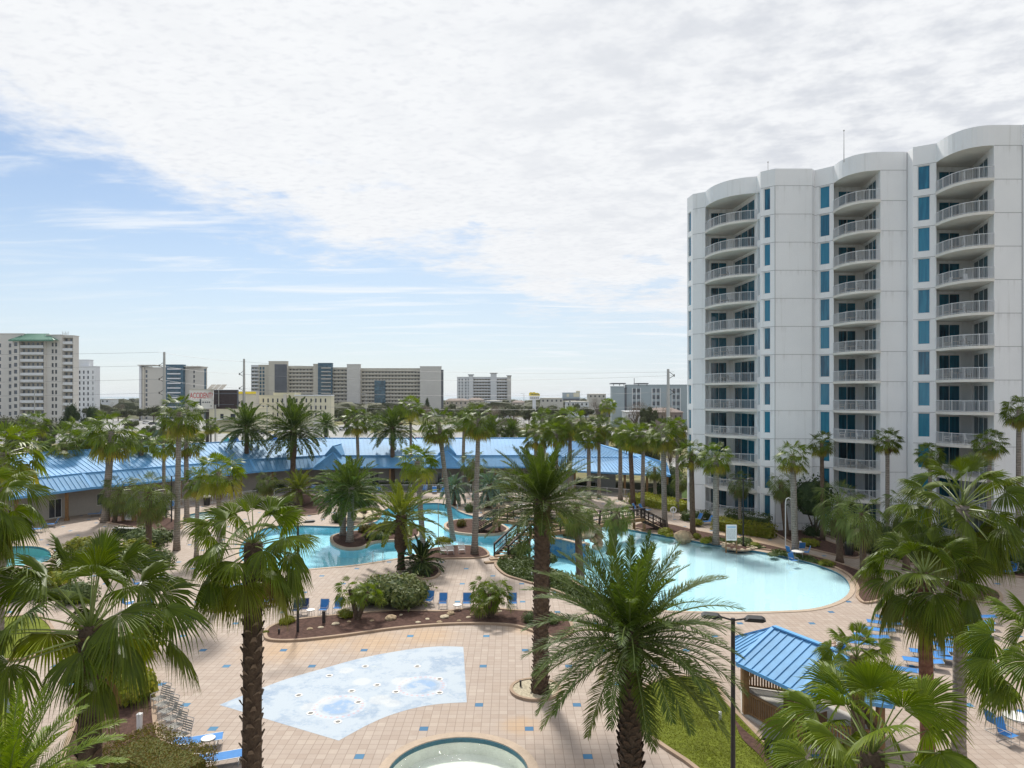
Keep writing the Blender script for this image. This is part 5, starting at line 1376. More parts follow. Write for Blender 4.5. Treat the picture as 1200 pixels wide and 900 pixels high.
# middle ground: (kind, crown, cx, cy, bx, by, label, rpx, R, trunkpx, opts)
T='trunk_grey'
mid = [
('fan_palm','fan2',210,478,207,645,'tall thin fan palm with pale trunk left of the billboard',33,FR,8,{}),
('fan_palm','fan2',131,500,123,612,'full fan palm with yellowing skirt, left of the billboard palm',38,FR,10,{}),
('fan_palm','fan1',75,514,78,598,'fan palm with dark knobbly trunk, leftmost of the left trio',28,FR,9,dict(tmat='trunk_brown')),
('fan_palm','fan1',92,505,92,592,'fan palm with brown trunk, middle of the left trio',28,FR,8,dict(tmat='trunk_brown')),
('fan_palm','fan1',218,512,219,611,'shorter fan palm just right of the tall thin one',24,FR,7,{}),
('fan_palm','fan3',165,514,165,590,'small fan palm in front of the left end of the blue roof',20,FR,4,{}),
('fan_palm','fan3',256,548,258,712,'fan palm standing in the small gravel ring on the deck',36,FR,9,dict(taper=.6)),
('fan_palm','fan1',232,560,230,655,'thin-trunked fan palm between the ring palm and the billboard palm',22,FR,6,{}),
('fan_palm','fan1',40,492,42,585,'fan palm at the far left before the green-roofed condominium',20,FR,5,{}),
('date_palm','date1',289,488,289,577,'date palm before the blue roof under the second steel pole',30,DR,7,dict(tmat='trunk_brown')),
('date_palm','date1',344,487,343,578,'pale wide date palm before the blue roof by the white pickup',38,DR,8,dict(tmat='trunk_brown',bulb=(.55,1.4))),
('date_palm','date1',382,491,382,560,'small stout date palm at the street corner behind the roof',15,DR,6,dict(tmat='trunk_brown')),
('fan_palm','fan1',418,488,421,573,'fan palm with thin trunk before the middle of the roof',22,FR,5,{}),
('date_palm','date1',460,490,460,572,'date palm with brown trunk before the roof, left of the tall fan palm',28,DR,7,dict(tmat='trunk_brown')),
('fan_palm','fan3',481,474,482,572,'tall fan palm in front of the long condominium right end',21,FR,4,{}),
('fan_palm','fan2',514,491,531,634,'leaning fan palm whose thin trunk slants over the pool',29,FR,7,{}),
('fan_palm','fan1',544,489,542,573,'small fan palm between the leaning palm and its right neighbour',17,FR,5,{}),
('fan_palm','fan2',561,486,556,650,'tall fan palm rising from the round mulch bed by the stairs',28,FR,9,dict(taper=.6)),
('fan_palm','fan3',489,536,496,643,'bushy fan palm before the four blue loungers',30,FR,8,dict(taper=.9)),
('cabbage_palm','sab2',555,537,556,586,'drooping cabbage palm before the dormer of the blue roof',20,SR,6,{}),
('date_palm','date1',577,495,577,548,'small dark date palm behind the roof right of the tall fan palms',20,DR,6,dict(tmat='trunk_brown')),
('pindo_palm','pindo',532,566,532,592,'blue-green drooping pindo palm before the pavilion wall',18,1.7,6,dict(tmat='trunk_brown')),
('pindo_palm','pindo',574,563,572,596,'second blue-green pindo palm, right of the tall fan palm',22,1.7,8,dict(tmat='trunk_brown')),
('date_palm','date1',402,562,402,628,'left date palm of the pair on the pool island',34,DR,9,dict(tmat='trunk_grey')),
('date_palm','date1',412,556,410,636,'right date palm of the pair on the pool island',42,DR,10,dict(tmat='trunk_grey')),
('date_palm','datey',350,563,352,592,'yellow-green stubby date palm left of the island pair',27,DR,11,dict(tmat='trunk_brown')),
('date_palm','datey',470,586,470,667,'yellow-green date palm with swollen trunk top at the pool edge',52,DR,10,dict(tmat='trunk_brown',bulb=(.32,1.9),boots=(.35,50,.12,'stub_dark'))),
('cabbage_palm','sab1',676,590,680,678,'round cabbage palm with orange-brown trunk at the near lagoon edge',28,SR,11,dict(tmat='trunk_brown')),
('cabbage_palm','sab2',723,596,716,650,'round cabbage palm right of the waterfall rocks',24,SR,12,dict(tmat='trunk_brown')),
('fan_palm','fan3',712,473,712,560,'lone slim fan palm before the left end of the slate hotel',12,FR,4,{}),
('fan_palm','fan2',636,487,640,575,'fan palm above the tall date palm, left one',19,FR,5,{}),
('fan_palm','fan3',668,490,668,580,'bright fan palm above the tall date palm, right one',25,FR,6,{}),
('fan_palm','fan3',652,505,652,582,'bright fan palm just behind the tall date palm crown',22,FR,6,{}),
('fan_palm','fan3',690,508,690,585,'bright fan palm over the right roof corner',20,FR,6,{}),
('fan_palm','fan3',738,508,742,592,'left of the twin fan palms before the open shelter',24,FR,7,dict(tmat='trunk_brown')),
('fan_palm','fan1',754,507,753,594,'right of the twin fan palms before the open shelter',22,FR,6,{}),
('fan_palm','fan2',777,502,779,619,'dark-crowned fan palm with pale trunk before the shelter end',26,FR,8,{}),
('cabbage_palm','sab2',767,546,768,588,'small cabbage palm under the shelter eave',13,SR,5,{}),
('fan_palm','fan1',810,527,812,629,'fan palm with dark trunk at the left edge of the white tower',22,FR,8,dict(tmat='trunk_brown')),
('cabbage_palm','sab1',797,560,797,592,'small yellowish cabbage palm left of the tower base',13,SR,5,{}),
('fan_palm','fan1',839,531,839,638,'fan palm with pale trunk before the first balcony column',23,FR,9,{}),
('cabbage_palm','sab1',867,562,867,621,'small cabbage palm behind the black lamp post',17,SR,5,{}),
('fan_palm','fan1',929,530,932,651,'fan palm with white-grey trunk between first and second balcony columns',25,FR,9,{}),
('cabbage_palm','sab2',915,562,922,628,'cabbage palm just behind the white-trunked fan palm',19,SR,8,dict(tmat='trunk_brown')),
('fan_palm','fan1',963,516,964,634,'fan palm before the tower left of the middle balconies',18,FR,6,dict(tmat='trunk_brown')),
('fan_palm','fan1',1040,512,1040,644,'fan palm before the tower right of the middle balconies',20,FR,6,{}),
('fan_palm','fan2',1090,528,1090,652,'fan palm before the plain tower wall, partly hidden by front crowns',20,FR,6,{}),
('fan_palm','fan2',1160,514,1158,664,'fan palm overlapping the third balcony column foot',23,FR,6,{}),
('fan_palm','fan2',1194,476,1193,668,'tall fan palm at the right edge before the tower wall',24,FR,7,{}),
('cabbage_palm','sab1',984,584,984,659,'bushy cabbage palm with dark trunk before the middle balconies',33,SR,9,dict(tmat='trunk_brown')),
('cabbage_palm','sab2',1010,596,1012,672,'yellow-green cabbage palm beside the lagoon right end',33,SR,9,dict(tmat='trunk_brown')),
('cabbage_palm','sab2',1100,640,1102,706,'cabbage palm with stout trunk behind the two front fan palms',28,SR,12,{}),
('cabbage_palm','sab1',175,572,174,652,'cabbage palm with round crown left of the tall thin fan palm',31,SR,8,dict(tmat='trunk_brown')),
('cabbage_palm','sab2',141,570,134,612,'cabbage palm left of the round-crowned one, before the roof hip',26,SR,6,dict(tmat='trunk_brown')),
('fan_palm','fan1',247,496,247,560,'small far fan palm under the billboards',12,FR,3,{}),
('pindo_palm','pindo',192,500,192,552,'grey-green pindo palm beyond the roof left of the billboards',14,1.7,4,{}),
('fan_palm','fan1',205+147,480,352,545,'small far fan palm before the cream office building',9,FR,3,{}),
('fan_palm','fan2',108,503,108,590,'fan palm of the left group just left of the full yellow-skirted palm',24,FR,7,{}),
('fan_palm','fan3',192,520,192,600,'fan palm between the round-crowned palm and the billboard palm',18,FR,5,{}),
('fan_palm','fan1',628,505,628,583,'fan palm behind the left fronds of the tall date palm',22,FR,6,{}),
('fan_palm','fan2',702,494,702,583,'fan palm right of the bright group over the right roof',19,FR,5,{}),
('fan_palm','fan1',727,500,727,586,'fan palm left of the twin palms before the shelter',20,FR,6,{}),
('fan_palm','fan3',793,498,794,600,'fan palm just left of the white tower edge',18,FR,5,{}),
('cabbage_palm','sab1',1062,590,1062,668,'cabbage palm behind the reddish-trunked palm crown',30,SR,9,dict(tmat='trunk_brown')),
('fan_palm','fan1',440,492,440,560,'slim fan palm before the roof left of the brown-trunked date palm',14,FR,4,{}),
('date_palm','date1',600,498,600,548,'date palm behind the roof just left of the tall date palm',16,DR,6,dict(tmat='trunk_brown')),
('cabbage_palm','sab2',313,560,313,590,'cabbage palm in front of the pavilion left of the yellow-green palm',16,SR,5,{}),
('cabbage_palm','sab2',593,556,593,588,'cabbage palm before the pavilion right of the second pindo palm',18,SR,6,{}),
('fan_palm','fan1',25,545,28,596,'fan palm half hidden at the left edge before the roof',26,FR,6,{}),
]
for (kd,cr,cx,cy,bx,by,lab,rp,R,tw,op) in mid:
    op = dict(op); g = GP
    pp(kd, cr, cx, cy, bx, by, lab, rp, R, tw, group=g, **op)
# ---------------------------------------------------------------- shrubs, hedges
def leafcloud(mb, c, r, n, s, rng, surf=.75, flat=.3, tonev=.6):
    for i in range(n):
        a = rng.uniform(0,2*pi); z = rng.uniform(-flat,1); q = sqrt(max(0,1-z*z)); rad = rng.uniform(surf,1.08)
        lump = 1 + .14*sin(a*3+c[0]) + .1*sin(a*5+z*6+c[1])
        p = Vector((c[0]+r[0]*q*cos(a)*rad*lump, c[1]+r[1]*q*sin(a)*rad*lump, c[2]+r[2]*z*rad*lump))
        nrm = Vector((q*cos(a)+rng.uniform(-.7,.7), q*sin(a)+rng.uniform(-.7,.7), z+rng.uniform(-.4,.9))).normalized()
        t = nrm.cross(Vector((rng.uniform(-1,1),rng.uniform(-1,1),rng.uniform(-1,1))))
        if t.length < .1: continue
        t.normalize(); b = nrm.cross(t); k = s*rng.uniform(.6,1.3); mb.tone = rng.random()*tonev
        mb.face(p - t*k, p - b*k*.45, p + t*k, p + b*k*.45)
def shrub_mesh(name, mat, r, n, s, seed, core=True, lobes=1):
    rng = random.Random(seed); mb = MB()
    for L in range(lobes):
        o = (rng.uniform(-.55,.55)*r[0], rng.uniform(-.55,.55)*r[1], rng.uniform(.0,.3)*r[2]) if lobes > 1 else (0,0,0)
        k = .68 if lobes > 1 else 1
        rr = tuple(x*k for x in r); c = (o[0], o[1], r[2]*.45 + o[2])
        mb.tone = .0
        if core: mb.blob(c, (rr[0]*.78, rr[1]*.78, rr[2]*.78), 10, 6, .12, rng)
        leafcloud(mb, c, rr, n//lobes, s, rng, flat=.6)
    o = mb.build(name, M[mat], tone=True); me = o.data; bpy.data.objects.remove(o); return me
SH = {'round': shrub_mesh('shrub','shrub',(1,1,.8),900,.10,1), 'dark': shrub_mesh('shrub','shrubd',(1,1,.9),1100,.09,2),
      'yellow': shrub_mesh('shrub','shruby',(1,1,.7),800,.13,3,lobes=4), 'big': shrub_mesh('shrub','oleander',(1,1,.85),3000,.085,4,lobes=7),
      'low': shrub_mesh('shrub','shrub',(1,1,.45),700,.12,6,lobes=4), 'bronze': shrub_mesh('shrub','bronze',(1,1,.7),900,.12,8,lobes=3)}
def shrub(kind, x, y, wpx, label, hs=1.0, group='shrubs in the planting beds', cat='shrub'):
    gx, gy, _ = G(x, y); r = wpx/2*gy/F
    o = link('shrub', SH[kind], None, (gx, gy, .05), (x*7.3)%6.28, (r, r, r*hs)); return tag(o, label, cat, group)
shrub('big',455,707,62,'large bushy oleander in the middle of the long mulch bed, left half',.95)
shrub('big',478,709,56,'large bushy oleander in the long mulch bed, right half',.9)
shrub('big',440,707,44,'oleander bush at the left flank of the large pair',.85)
shrub('yellow',334,731,19,'small yellow-green shrub at the left end of the long mulch bed',.9)
shrub('yellow',403,725,20,'small yellow shrub beside the multi-stemmed palm in the mulch bed',1)
shrub('yellow',312,743,7,'tiny yellow tuft at the left tip of the mulch bed')
shrub('round',622,730,20,'dark green shrub left of the tall date palm trunk',1.1)
shrub('round',646,731,20,'dark green shrub right of the tall date palm trunk',1.1)
shrub('low',442,632,26,'low green shrub on the pool island before the date palm pair',1.1)
shrub('low',455,624,30,'spreading shrub at the right end of the pool island',1.3)
shrub('bronze',432,624,20,'bronze-tinted shrub in the middle of the pool island',1.1)
shrub('dark',397,612,18,'dark shrub at the pool edge left of the stacked rocks',1.0)
shrub('round',420,592,40,'grey-green bush behind the date palm pair',1.3)
shrub('dark',580,586,20,'clipped round dark shrub with a small white sign',.85)
shrub('yellow',521,640,20,'bright green low shrub before the white chairs',1.1)
shrub('round',550,600,12,'banana-like green plant beside the pool ladder',1.5)
shrub('round',495,672,30,'dark shrub below the sago palm',.8)
shrub('bronze',541,618,13,'bronze dry shrub on the bridge island',1.6)
shrub('low',612,652,34,'fern clump at the foot of the near stairs',1.3)
shrub('low',635,660,30,'fern clump right of the near stairs foot',1.1)
shrub('low',652,680,26,'fern clump by the water behind the tall date palm',1.3)
shrub('yellow',777,627,18,'yellow-green shrub beside the right-hand stairs',1.0)
shrub('yellow',786,630,10,'small yellow shrub left of the boulder',.9)
shrub('yellow',826,637,15,'yellow-green shrub left of the white-trunked palm on the bank',1.1)
shrub('yellow',818,632,10,'yellow-green shrub against the dark trunk on the bank',1.5)
shrub('low',870,637,26,'low leafy clump behind the white notice board',.7)
shrub('yellow',882,640,14,'low yellow clump right of the white notice board',.6)
shrub('low',908,652,16,'low clump on the lagoon bank before the shower post',.6)
shrub('yellow',970,664,18,'yellow clump on the lagoon bank near its right end',.8)
shrub('dark',788,570,34,'large round dark shrub left of the tower',1.1)
shrub('dark',780,582,26,'dark shrub beside the large round one left of the tower',1.0)
shrub('dark',952,628,22,'dark shrub under the clipped tree by the tower',.9)
shrub('dark',1040,650,50,'dark bushes against the tower behind the cabbage palms',1.1)
shrub('dark',1005,644,40,'dark bush against the tower under the middle balconies',1.0)
shrub('round',1075,656,50,'green bush behind the two front fan palms',1)
shrub('round',1150,668,60,'wide grey-green bush right of the front fan palms',.9)
shrub('round',1190,668,50,'grey-green bush at the right edge behind the blue lounger',.9)
shrub('yellow',948,640,22,'yellow-green shrub right of the white-trunked palm',.9)
shrub('yellow',818,616,16,'yellow-green shrub by the tower corner',1.1)
shrub('big',262,735,26,'x',1) if False else None
shrub('yellow',130,800,70,'large yellow-green bush behind the big fan palm trunk',1.5)
shrub('yellow',165,822,52,'yellow-green bush between the big fan palm and the grey chairs',1.5)
shrub('yellow',110,770,60,'yellow-green bush left of the big fan palm trunk',.9)
shrub('yellow',150,770,56,'yellow-green bush above the grey chairs',.9)
for (sx_,sy_,sw_,kd_,lb_) in ((150,655,46,'yellow','yellow-green shrub behind the big fan palm, below the low wall'),(118,660,44,'round','green shrub behind the big fan palm crown, middle'),(96,648,36,'yellow','yellow-green shrub right of the side pool'),(186,664,36,'round','green shrub behind the big fan palm crown, right'),(60,690,50,'yellow','yellow-green bush left behind the big fan palm'),(90,705,44,'round','green bush directly behind the big fan palm hub'),(30,700,50,'round','green bush at the left edge below the side pool')):
    shrub(kd_,sx_,sy_,sw_,lb_,1.0)
shrub('yellow',205,898,34,'small bright shrub at the bottom edge by the clipped hedge',.7)
shrub('round',170,640,50,'green shrub behind the big fan palm, by the low dark wall',.8)
shrub('dark',190,603,14,'spiky dark plant by the low wall',1.2)
shrub('dark',205,566,24,'dark shrub before the pavilion wall, left',.6)
for i in range(30):
    x = 300 + i*13.5; 
    if 600 < x < 690: y = 569
    else: y = 573.5 if x > 330 else 577
    shrub('dark' if i%3 else 'round', x, y, 15+ (i*7)%5, f'dark foundation shrub along the pavilion wall', .8, 'dark foundation shrubs along the pavilion wall')
def hedge(pts, w, h, mat, label, s=.12, dens=55, name='hedge', seed=4):
    rng = random.Random(seed); mb = MB(); W = [Vector(p[:2]) for p in pts]
    for a, b in zip(W, W[1:]):
        L = (b-a).length; d = (b-a)/L; sd = Vector((-d.y, d.x))
        mb.tone = 0; mb.obox((*(a+d*.15), h*.4), (*(b-d*.15), h*.4), w*.72, h*.74)
        for e_, sg_ in ((a,-1),(b,1)):
            for i in range(int(w*h*dens*1.2)):
                P = Vector((*(e_ + d*sg_*rng.uniform(-.1,.08) + sd*rng.uniform(-.5,.5)*w), rng.uniform(0,h))); tt = Vector((rng.uniform(-1,1),rng.uniform(-1,1),rng.uniform(-1,1))).normalized(); bb = tt.cross(Vector((rng.uniform(-1,1),rng.uniform(-1,1),rng.uniform(-1,1)))).normalized(); k = s*rng.uniform(.5,1.2); mb.tone = rng.random()*.6
                mb.face(P-tt*k, P-bb*k*.5, P+tt*k, P+bb*k*.5)
        mb.tone = 0
        for i in range(int(L*(w+2*h)*dens)):
            t = rng.uniform(-.02,1.02)*L; q = rng.random()*(w+2*h)
            if q < h: off = -w/2; z = q
            elif q < h+w: off = q-h-w/2; z = h
            else: off = w/2; z = q-h-w
            p = a + d*t + sd*(off*(1+rng.uniform(-.1,.14))); z *= 1+rng.uniform(-.1,.12); z += .05*sin(t*2.1)
            nrm = Vector((rng.uniform(-1,1),rng.uniform(-1,1),rng.uniform(0,1.3))).normalized(); tt = nrm.cross(Vector((rng.uniform(-1,1),rng.uniform(-1,1),rng.uniform(-1,1)))).normalized(); bb = nrm.cross(tt); k = s*rng.uniform(.5,1.2); mb.tone = rng.random()*.6
            P = Vector((p.x,p.y,z)); mb.face(P-tt*k, P-bb*k*.5, P+tt*k, P+bb*k*.5)
    return tag(mb.build(name, M[mat], tone=True), label, 'hedge')
hedge([G(150,895),G(222,930)],2.2,1.15,'bronze','clipped bronze-green hedge in the bottom left beside the blue loungers',.05,420)
hedge([G(838,620),G(906,631)],1.5,1.3,'shruby','yellow-green clipped hedge below the first balcony column',.13,60)
hedge([G(852,617.5),G(902,625)],1.0,1.9,'shrub','green clipped hedge directly under the tower windows',.13,60)
hedge([G(745,588),G(800,600)],3.5,1.2,'shruby','long yellow-green hedge between the shelter and the tower',.14,40)
hedge([G(800,610),G(842,608)],1.2,1.0,'shrub','low green hedge behind the two blue loungers by the tower',.13,55)
hedge([G(1100,660),G(1230,668)],2.2,1.3,'shrub','long green hedge at the right before the tower base',.14,45)
hedge([G(137,628),G(200,634)],1.2,.9,'shrubd','low dark clipped hedge by the left walkway',.1,70)
hedge([(-62,112),(-64,70)],2,1.6,'shrubd','dark hedge at the far left end of the pavilion',.15,30)
# multi-stemmed small palms in the bed, sago, banana
def minipalm(x, y, label, r=1.0, mat='fan3', stems=3):
    gx, gy, _ = G(x, y); o = thing('dwarf_palm', label, 'palm', (gx, gy, .05), group='small palms in the long mulch bed'); rng = random.Random(int(x))
    me, mp, md = CR[mat]
    for i in range(stems):
        a = i*2.1+.4; h = r*rng.uniform(.7,1.5); dx, dy = cos(a)*.5*r, sin(a)*.4*r
        mb = MB(); mb.tube([(0,0,0),(dx*.6,dy*.6,h*.6),(dx,dy,h)], [.17,.15,.13], 8); mb.build('trunk', M['trunk_boot'], o)
        link('fronds', me, o, (dx,dy,h), a, .5*r); link('leaf_stalks', mp, o, (dx,dy,h), a, .5*r)
minipalm(575,725,'multi-stemmed dwarf fan palm in the right half of the long mulch bed',1.35,'mini',5)
minipalm(419,727,'dwarf fan palm left of the oleanders in the long mulch bed',1.5,'mini',2)
gx,gy,_ = G(494,671); o = thing('sago_palm','dark green sago palm in the small round bed by the pool','palm',(gx,gy,0)); me,mp,md = CR['sago']
mb = MB(); mb.tube([(0,0,0),(0,0,1.5)],.22,8); mb.build('trunk',M['trunk_boot'],o); link('fronds',me,o,(0,0,1.5),0,1.9); link('leaf_stalks',mp,o,(0,0,1.5),0,1.9)
gx,gy,_ = G(183,606); o = thing('sago_palm','dark spiky sago palm left of the tall thin fan palm foot','palm',(gx,gy,0))
mb = MB(); mb.tube([(0,0,0),(0,0,.9)],.22,8); mb.build('trunk',M['trunk_boot'],o); link('fronds',me,o,(0,0,.9),1,1.8); link('leaf_stalks',mp,o,(0,0,.9),1,1.8)
# clipped tree by the tower
gx,gy,_ = G(956,629); o = thing('clipped_tree','round clipped dark tree on bare forked stems against the tower','tree',(gx,gy,0))
mb = MB()
for a in (0,1.4,3.0,4.6): mb.tube([(0,0,0),(cos(a)*.5,sin(a)*.4,1.6),(cos(a)*1.1,sin(a)*.9,3.2)],[.12,.09,.05],6)
mb.build('trunk',M['bark'],o); link('crown',SH['dark'],o,(-.3,0,3.0),0,(2.3,2.3,2.6))
# ---------------------------------------------------------------- broadleaf trees beyond
def tree_mesh(seed, mat, n=1500, s=.16, lob=9):
    rng = random.Random(seed); mb = MB(); tr = MB()
    tr.tube([(0,0,0),(.02,0,.25),(0,.02,.45)],[.05,.04,.03],6)
    for i in range(lob):
        a = rng.uniform(0,6.28); q = rng.uniform(.1,.62); z = rng.uniform(.42,.85); c = (cos(a)*q*.8, sin(a)*q*.8, z); r = rng.uniform(.2,.34)
        tr.tube([(0,0,.3),(c[0]*.5,c[1]*.5,(z+.3)/2),c],[.03,.02,.01],4)
        mb.tone = 0
        if mat != 'bare': mb.blob(c, (r*.72,r*.72,r*.5), 7, 5, .2, rng)
        leafcloud(mb, c, (r*1.15,r*1.15,r*.8), n//lob, s*.22, rng, surf=.45, flat=.8)
    a = mb.build('crown', M[mat], tone=True); b = tr.build('trunk', M['bark']); r = (a.data, b.data)
    bpy.data.objects.remove(a); bpy.data.objects.remove(b); return r
TR = {'oak': [tree_mesh(s,'oak',1700) for s in (1,2,3)], 'bare': [tree_mesh(s,'bare',2600,.08) for s in (8,9)], 'dark': [tree_mesh(s,'shrubd',1700) for s in (5,6)]}
trng = random.Random(12)
def tree(kind, px, py, D, w, h, label, group='broadleaf trees beyond the pavilion', z0=0):
    "px: centre, py: crown top pixel"
    X = (px-600)/F*D; zt = zw(py, D); W = w*D/F
    cm, tm = trng.choice(TR[kind]); rz = trng.uniform(0,6.28)
    o = thing('broadleaf_tree', label, 'tree', (X, D, 0), rz, group=group); o.scale = (W*.62, W*.62, zt/1.08)
    link('trunk', tm, o); link('crown', cm, o)
named = [('dark',82,468,230,28,'round dark tree below the white apartment block, left'),('dark',105,471,235,26,'round dark tree below the white apartment block, right'),
 ('oak',8,480,200,60,'olive-green broad tree at the foot of the green-roofed condominium, left'),('oak',50,484,190,50,'olive-green tree at the foot of the green-roofed condominium, right'),
 ('oak',20,502,150,44,'low tree in front of the left car park'),('oak',404,478,300,20,'round tree just right of the cream office building'),('oak',440,476,320,34,'tree in front of the long condominium, middle'),
 ('oak',425,480,280,22,'tree right of the thin street pole'),('dark',500,463,420,9,'small dark pointed tree at the right end of the long condominium'),
 ('oak',760,468,240,28,'rounded olive tree in front of the slate hotel'),('bare',745,462,250,40,'bare-branched grey tree left of the olive tree'),('bare',783,470,200,30,'bare grey tree beside the pole left of the tower'),
 ('bare',600,478,190,38,'pale bare tree at the right edge of the road'),('bare',700,460,380,22,'bare tree left of the slate hotel on the horizon'),('bare',578,474,360,30,'bare grey-brown tree behind the centre car park'),
 ('oak',700,500,140,40,'dark green tree behind the right roof peak'),('oak',722,510,130,36,'dark green tree behind the shelter roof'),('oak',760,512,132,36,'dark tree behind the twin fan palms'),('bare',785,508,128,34,'bare thicket tree left of the tower'),
 ('oak',640,496,150,34,'green tree behind the tall date palm crown'),('bare',680,488,220,34,'bare brownish tree right of the bright fan palms'),('oak',620,474,340,26,'dark tree under the yellow sign'),
 ('oak',650,472,330,30,'olive tree between the yellow sign and the far billboard'),('bare',735,488,170,40,'brown leafless thicket behind the slim fan palm'),('oak',795,500,150,26,'olive tree against the tower left edge')]
for k,px,py,D,w,lab in named: tree(k,px,py,D,w,0,lab)
for i in range(120):
    px = -20 + (i%60)*14.2 + trng.uniform(-5,5)
    if px > 815: break
    D = trng.uniform(235,300) if i>59 else trng.uniform(340,470); py = trng.uniform(470,476) if i<60 else trng.uniform(477,484)
    if i>59 and (255<px<480 or 560<px<612): continue
    if 286 < px < 395: D = trng.uniform(345,420)
    tree('bare' if trng.random()<.3 else 'oak', px, py, D, trng.uniform(22,34), 0, 'broad tree in the far row along the horizon', 'far trees in rows along the horizon')
for i in range(34):
    px = -10 + i*24 + trng.uniform(-8,8); D = trng.uniform(600,1300); py = trng.uniform(465.8,468.5)
    tree('oak', px, py, D, trng.uniform(20,40), 0, 'small hazy tree on the skyline', 'hazy trees on the skyline')
for i in range(16):
    px = trng.uniform(620,800); D = trng.uniform(135,230); py = HY + (H-trng.uniform(3,6))*F/D
    tree('bare' if i%2 else 'oak', px, py, D, trng.uniform(26,40), 0, 'scrubby tree in the thicket behind the shelter', 'scrub trees in the thicket behind the shelter')
for i in range(9):
    px = trng.uniform(-10,230); D = trng.uniform(125,240); py = HY + (H-trng.uniform(2.5,5))*F/D
    tree('oak', px, py, D, trng.uniform(18,34), 0, 'low tree between the left street and the roof', 'low trees beyond the left end of the roof')

for i in range(34):
    px = trng.uniform(556,705); D = trng.uniform(150,330); py = HY + (H-trng.uniform(5,8.5))*F/D
    tree('bare' if i%3==0 else 'oak', px, py, D, trng.uniform(20,36)*(200/D)**.4, 0, 'tree in the dense grove above the centre of the blue roof', 'trees in the grove above the centre of the roof')
for i in range(16):
    px = trng.uniform(-10,70) if i%2 else trng.uniform(110,260); D = trng.uniform(150,280); py = HY + (H-trng.uniform(4,7))*F/D
    tree('oak', px, py, D, trng.uniform(18,30), 0, 'green tree in the left grove before the far condominiums', 'trees in the left grove')
# distant woods that read as one mass
wr = random.Random(44); mb = MB()
for i in range(420):
    D = wr.uniform(480,1500); px = wr.uniform(-60,860); X = (px-600)/F*D; hh = wr.uniform(6,10.5); ww = wr.uniform(7,16); mb.tone = wr.random()*.5
    mb.blob((X,D,hh*.45),(ww,ww*.6,hh*.6),7,5,.25,wr); leafcloud(mb,(X,D,hh*.45),(ww*1.05,ww*.6,hh*.62),46,1.1,wr,flat=.3)
o = mb.build('distant_woods', M['oak'], tone=True); o['kind'] = 'stuff'; o['label'] = 'dark low woods reaching to the shore behind the far buildings'
def groundcover(loop, n, s, mat, seed, label, h=.3):
    rg = random.Random(seed); xs=[p[0] for p in loop]; ys=[p[1] for p in loop]; mb = MB(); k = 0
    def ins(x,y):
        c=False; m=len(loop)
        for i in range(m):
            x1,y1=loop[i-1]; x2,y2=loop[i]
            if (y1>y)!=(y2>y) and x < (x2-x1)*(y-y1)/(y2-y1)+x1: c = not c
        return c
    while k < n:
        x=rg.uniform(min(xs),max(xs)); y=rg.uniform(min(ys),max(ys))
        if not ins(x,y): continue
        k+=1; hz=h*(.35+.65*abs(sin(x*1.3)*cos(y*1.1)))
        P=Vector((x,y,.08+rg.random()*hz)); t=Vector((rg.uniform(-1,1),rg.uniform(-1,1),rg.uniform(-.3,.6))).normalized(); b=t.cross(Vector((rg.uniform(-1,1),rg.uniform(-1,1),rg.uniform(.2,1)))).normalized(); q=s*rg.uniform(.6,1.3); mb.tone=rg.random()*.5
        mb.face(P-t*q,P-b*q*.5,P+t*q,P+b*q*.5)
    o=mb.build('ground_cover',M[mat],tone=True); o['kind']='stuff'; o['label']=label
groundcover(offset(BED2,-.3),9000,.11,'shrub',1,'dark green ground cover filling the bed beside the near stairs',.45)
groundcover(BANKG,1500,.12,'shrub',2,'green ground cover below the notice board',.3)
groundcover(BANKG2,1800,.12,'shrub',3,'green ground cover on the right part of the lagoon bank',.3)
groundcover(offset(LAWN,-.25),26000,.035,'lawnblade',4,'short yellow-green turf of the lawn beside the gazebo',.05)
# ---------------------------------------------------------------- furniture prototypes
def mk_lounger(ang, mat='sling'):
    root = link('sun_lounger', None)
    m = MB(); w=.33
    bx = .72*cos(ang); bz = .72*sin(ang)
    m.face((0,-w,.38),(1.22,-w,.36),(1.22,w,.36),(0,w,.38)); m.face((0,-w,.365),(0,w,.365),(1.22,w,.345),(1.22,-w,.345)); m.build('sling_bed',M[mat],root)
    m = MB(); m.face((1.24,-w,.36),(1.24+bx,-w,.36+bz),(1.24+bx,w,.36+bz),(1.24,w,.36)); m.face((1.255,-w,.345),(1.255,w,.345),(1.255+bx,w,.345+bz),(1.255+bx,-w,.345+bz)); m.build('backrest',M[mat],root)
    m = MB()
    for s in (-1,1):
        y=s*.35
        m.tube([(-.02,y,.30),(0,y,.37),(1.22,y,.35),(1.95,y,.35)],.017,5); m.tube([(1.22,y,.36),(1.24+bx,y,.36+bz)],.016,5)
    m.tube([(1.24+bx,-.35,.36+bz),(1.24+bx,.35,.36+bz)],.016,5); m.tube([(-.02,-.35,.31),(-.02,.35,.31)],.016,5); m.tube([(1.95,-.35,.35),(1.95,.35,.35)],.016,5)
    if ang>.4: m.tube([(1.24+bx*.7,-.3,.36+bz*.7),(1.75,-.3,.35)],.012,4); m.tube([(1.24+bx*.7,.3,.36+bz*.7),(1.75,.3,.35)],.012,4)
    m.build('frame',M['frame_metal'],root)
    for x in (.25,1.55):
        m=MB(); m.tube([(x-.12,-.34,.36),(x,-.36,.015),(x,.36,.015),(x-.12,.34,.36)],.016,5); m.build('leg',M['frame_metal'],root)
    return root
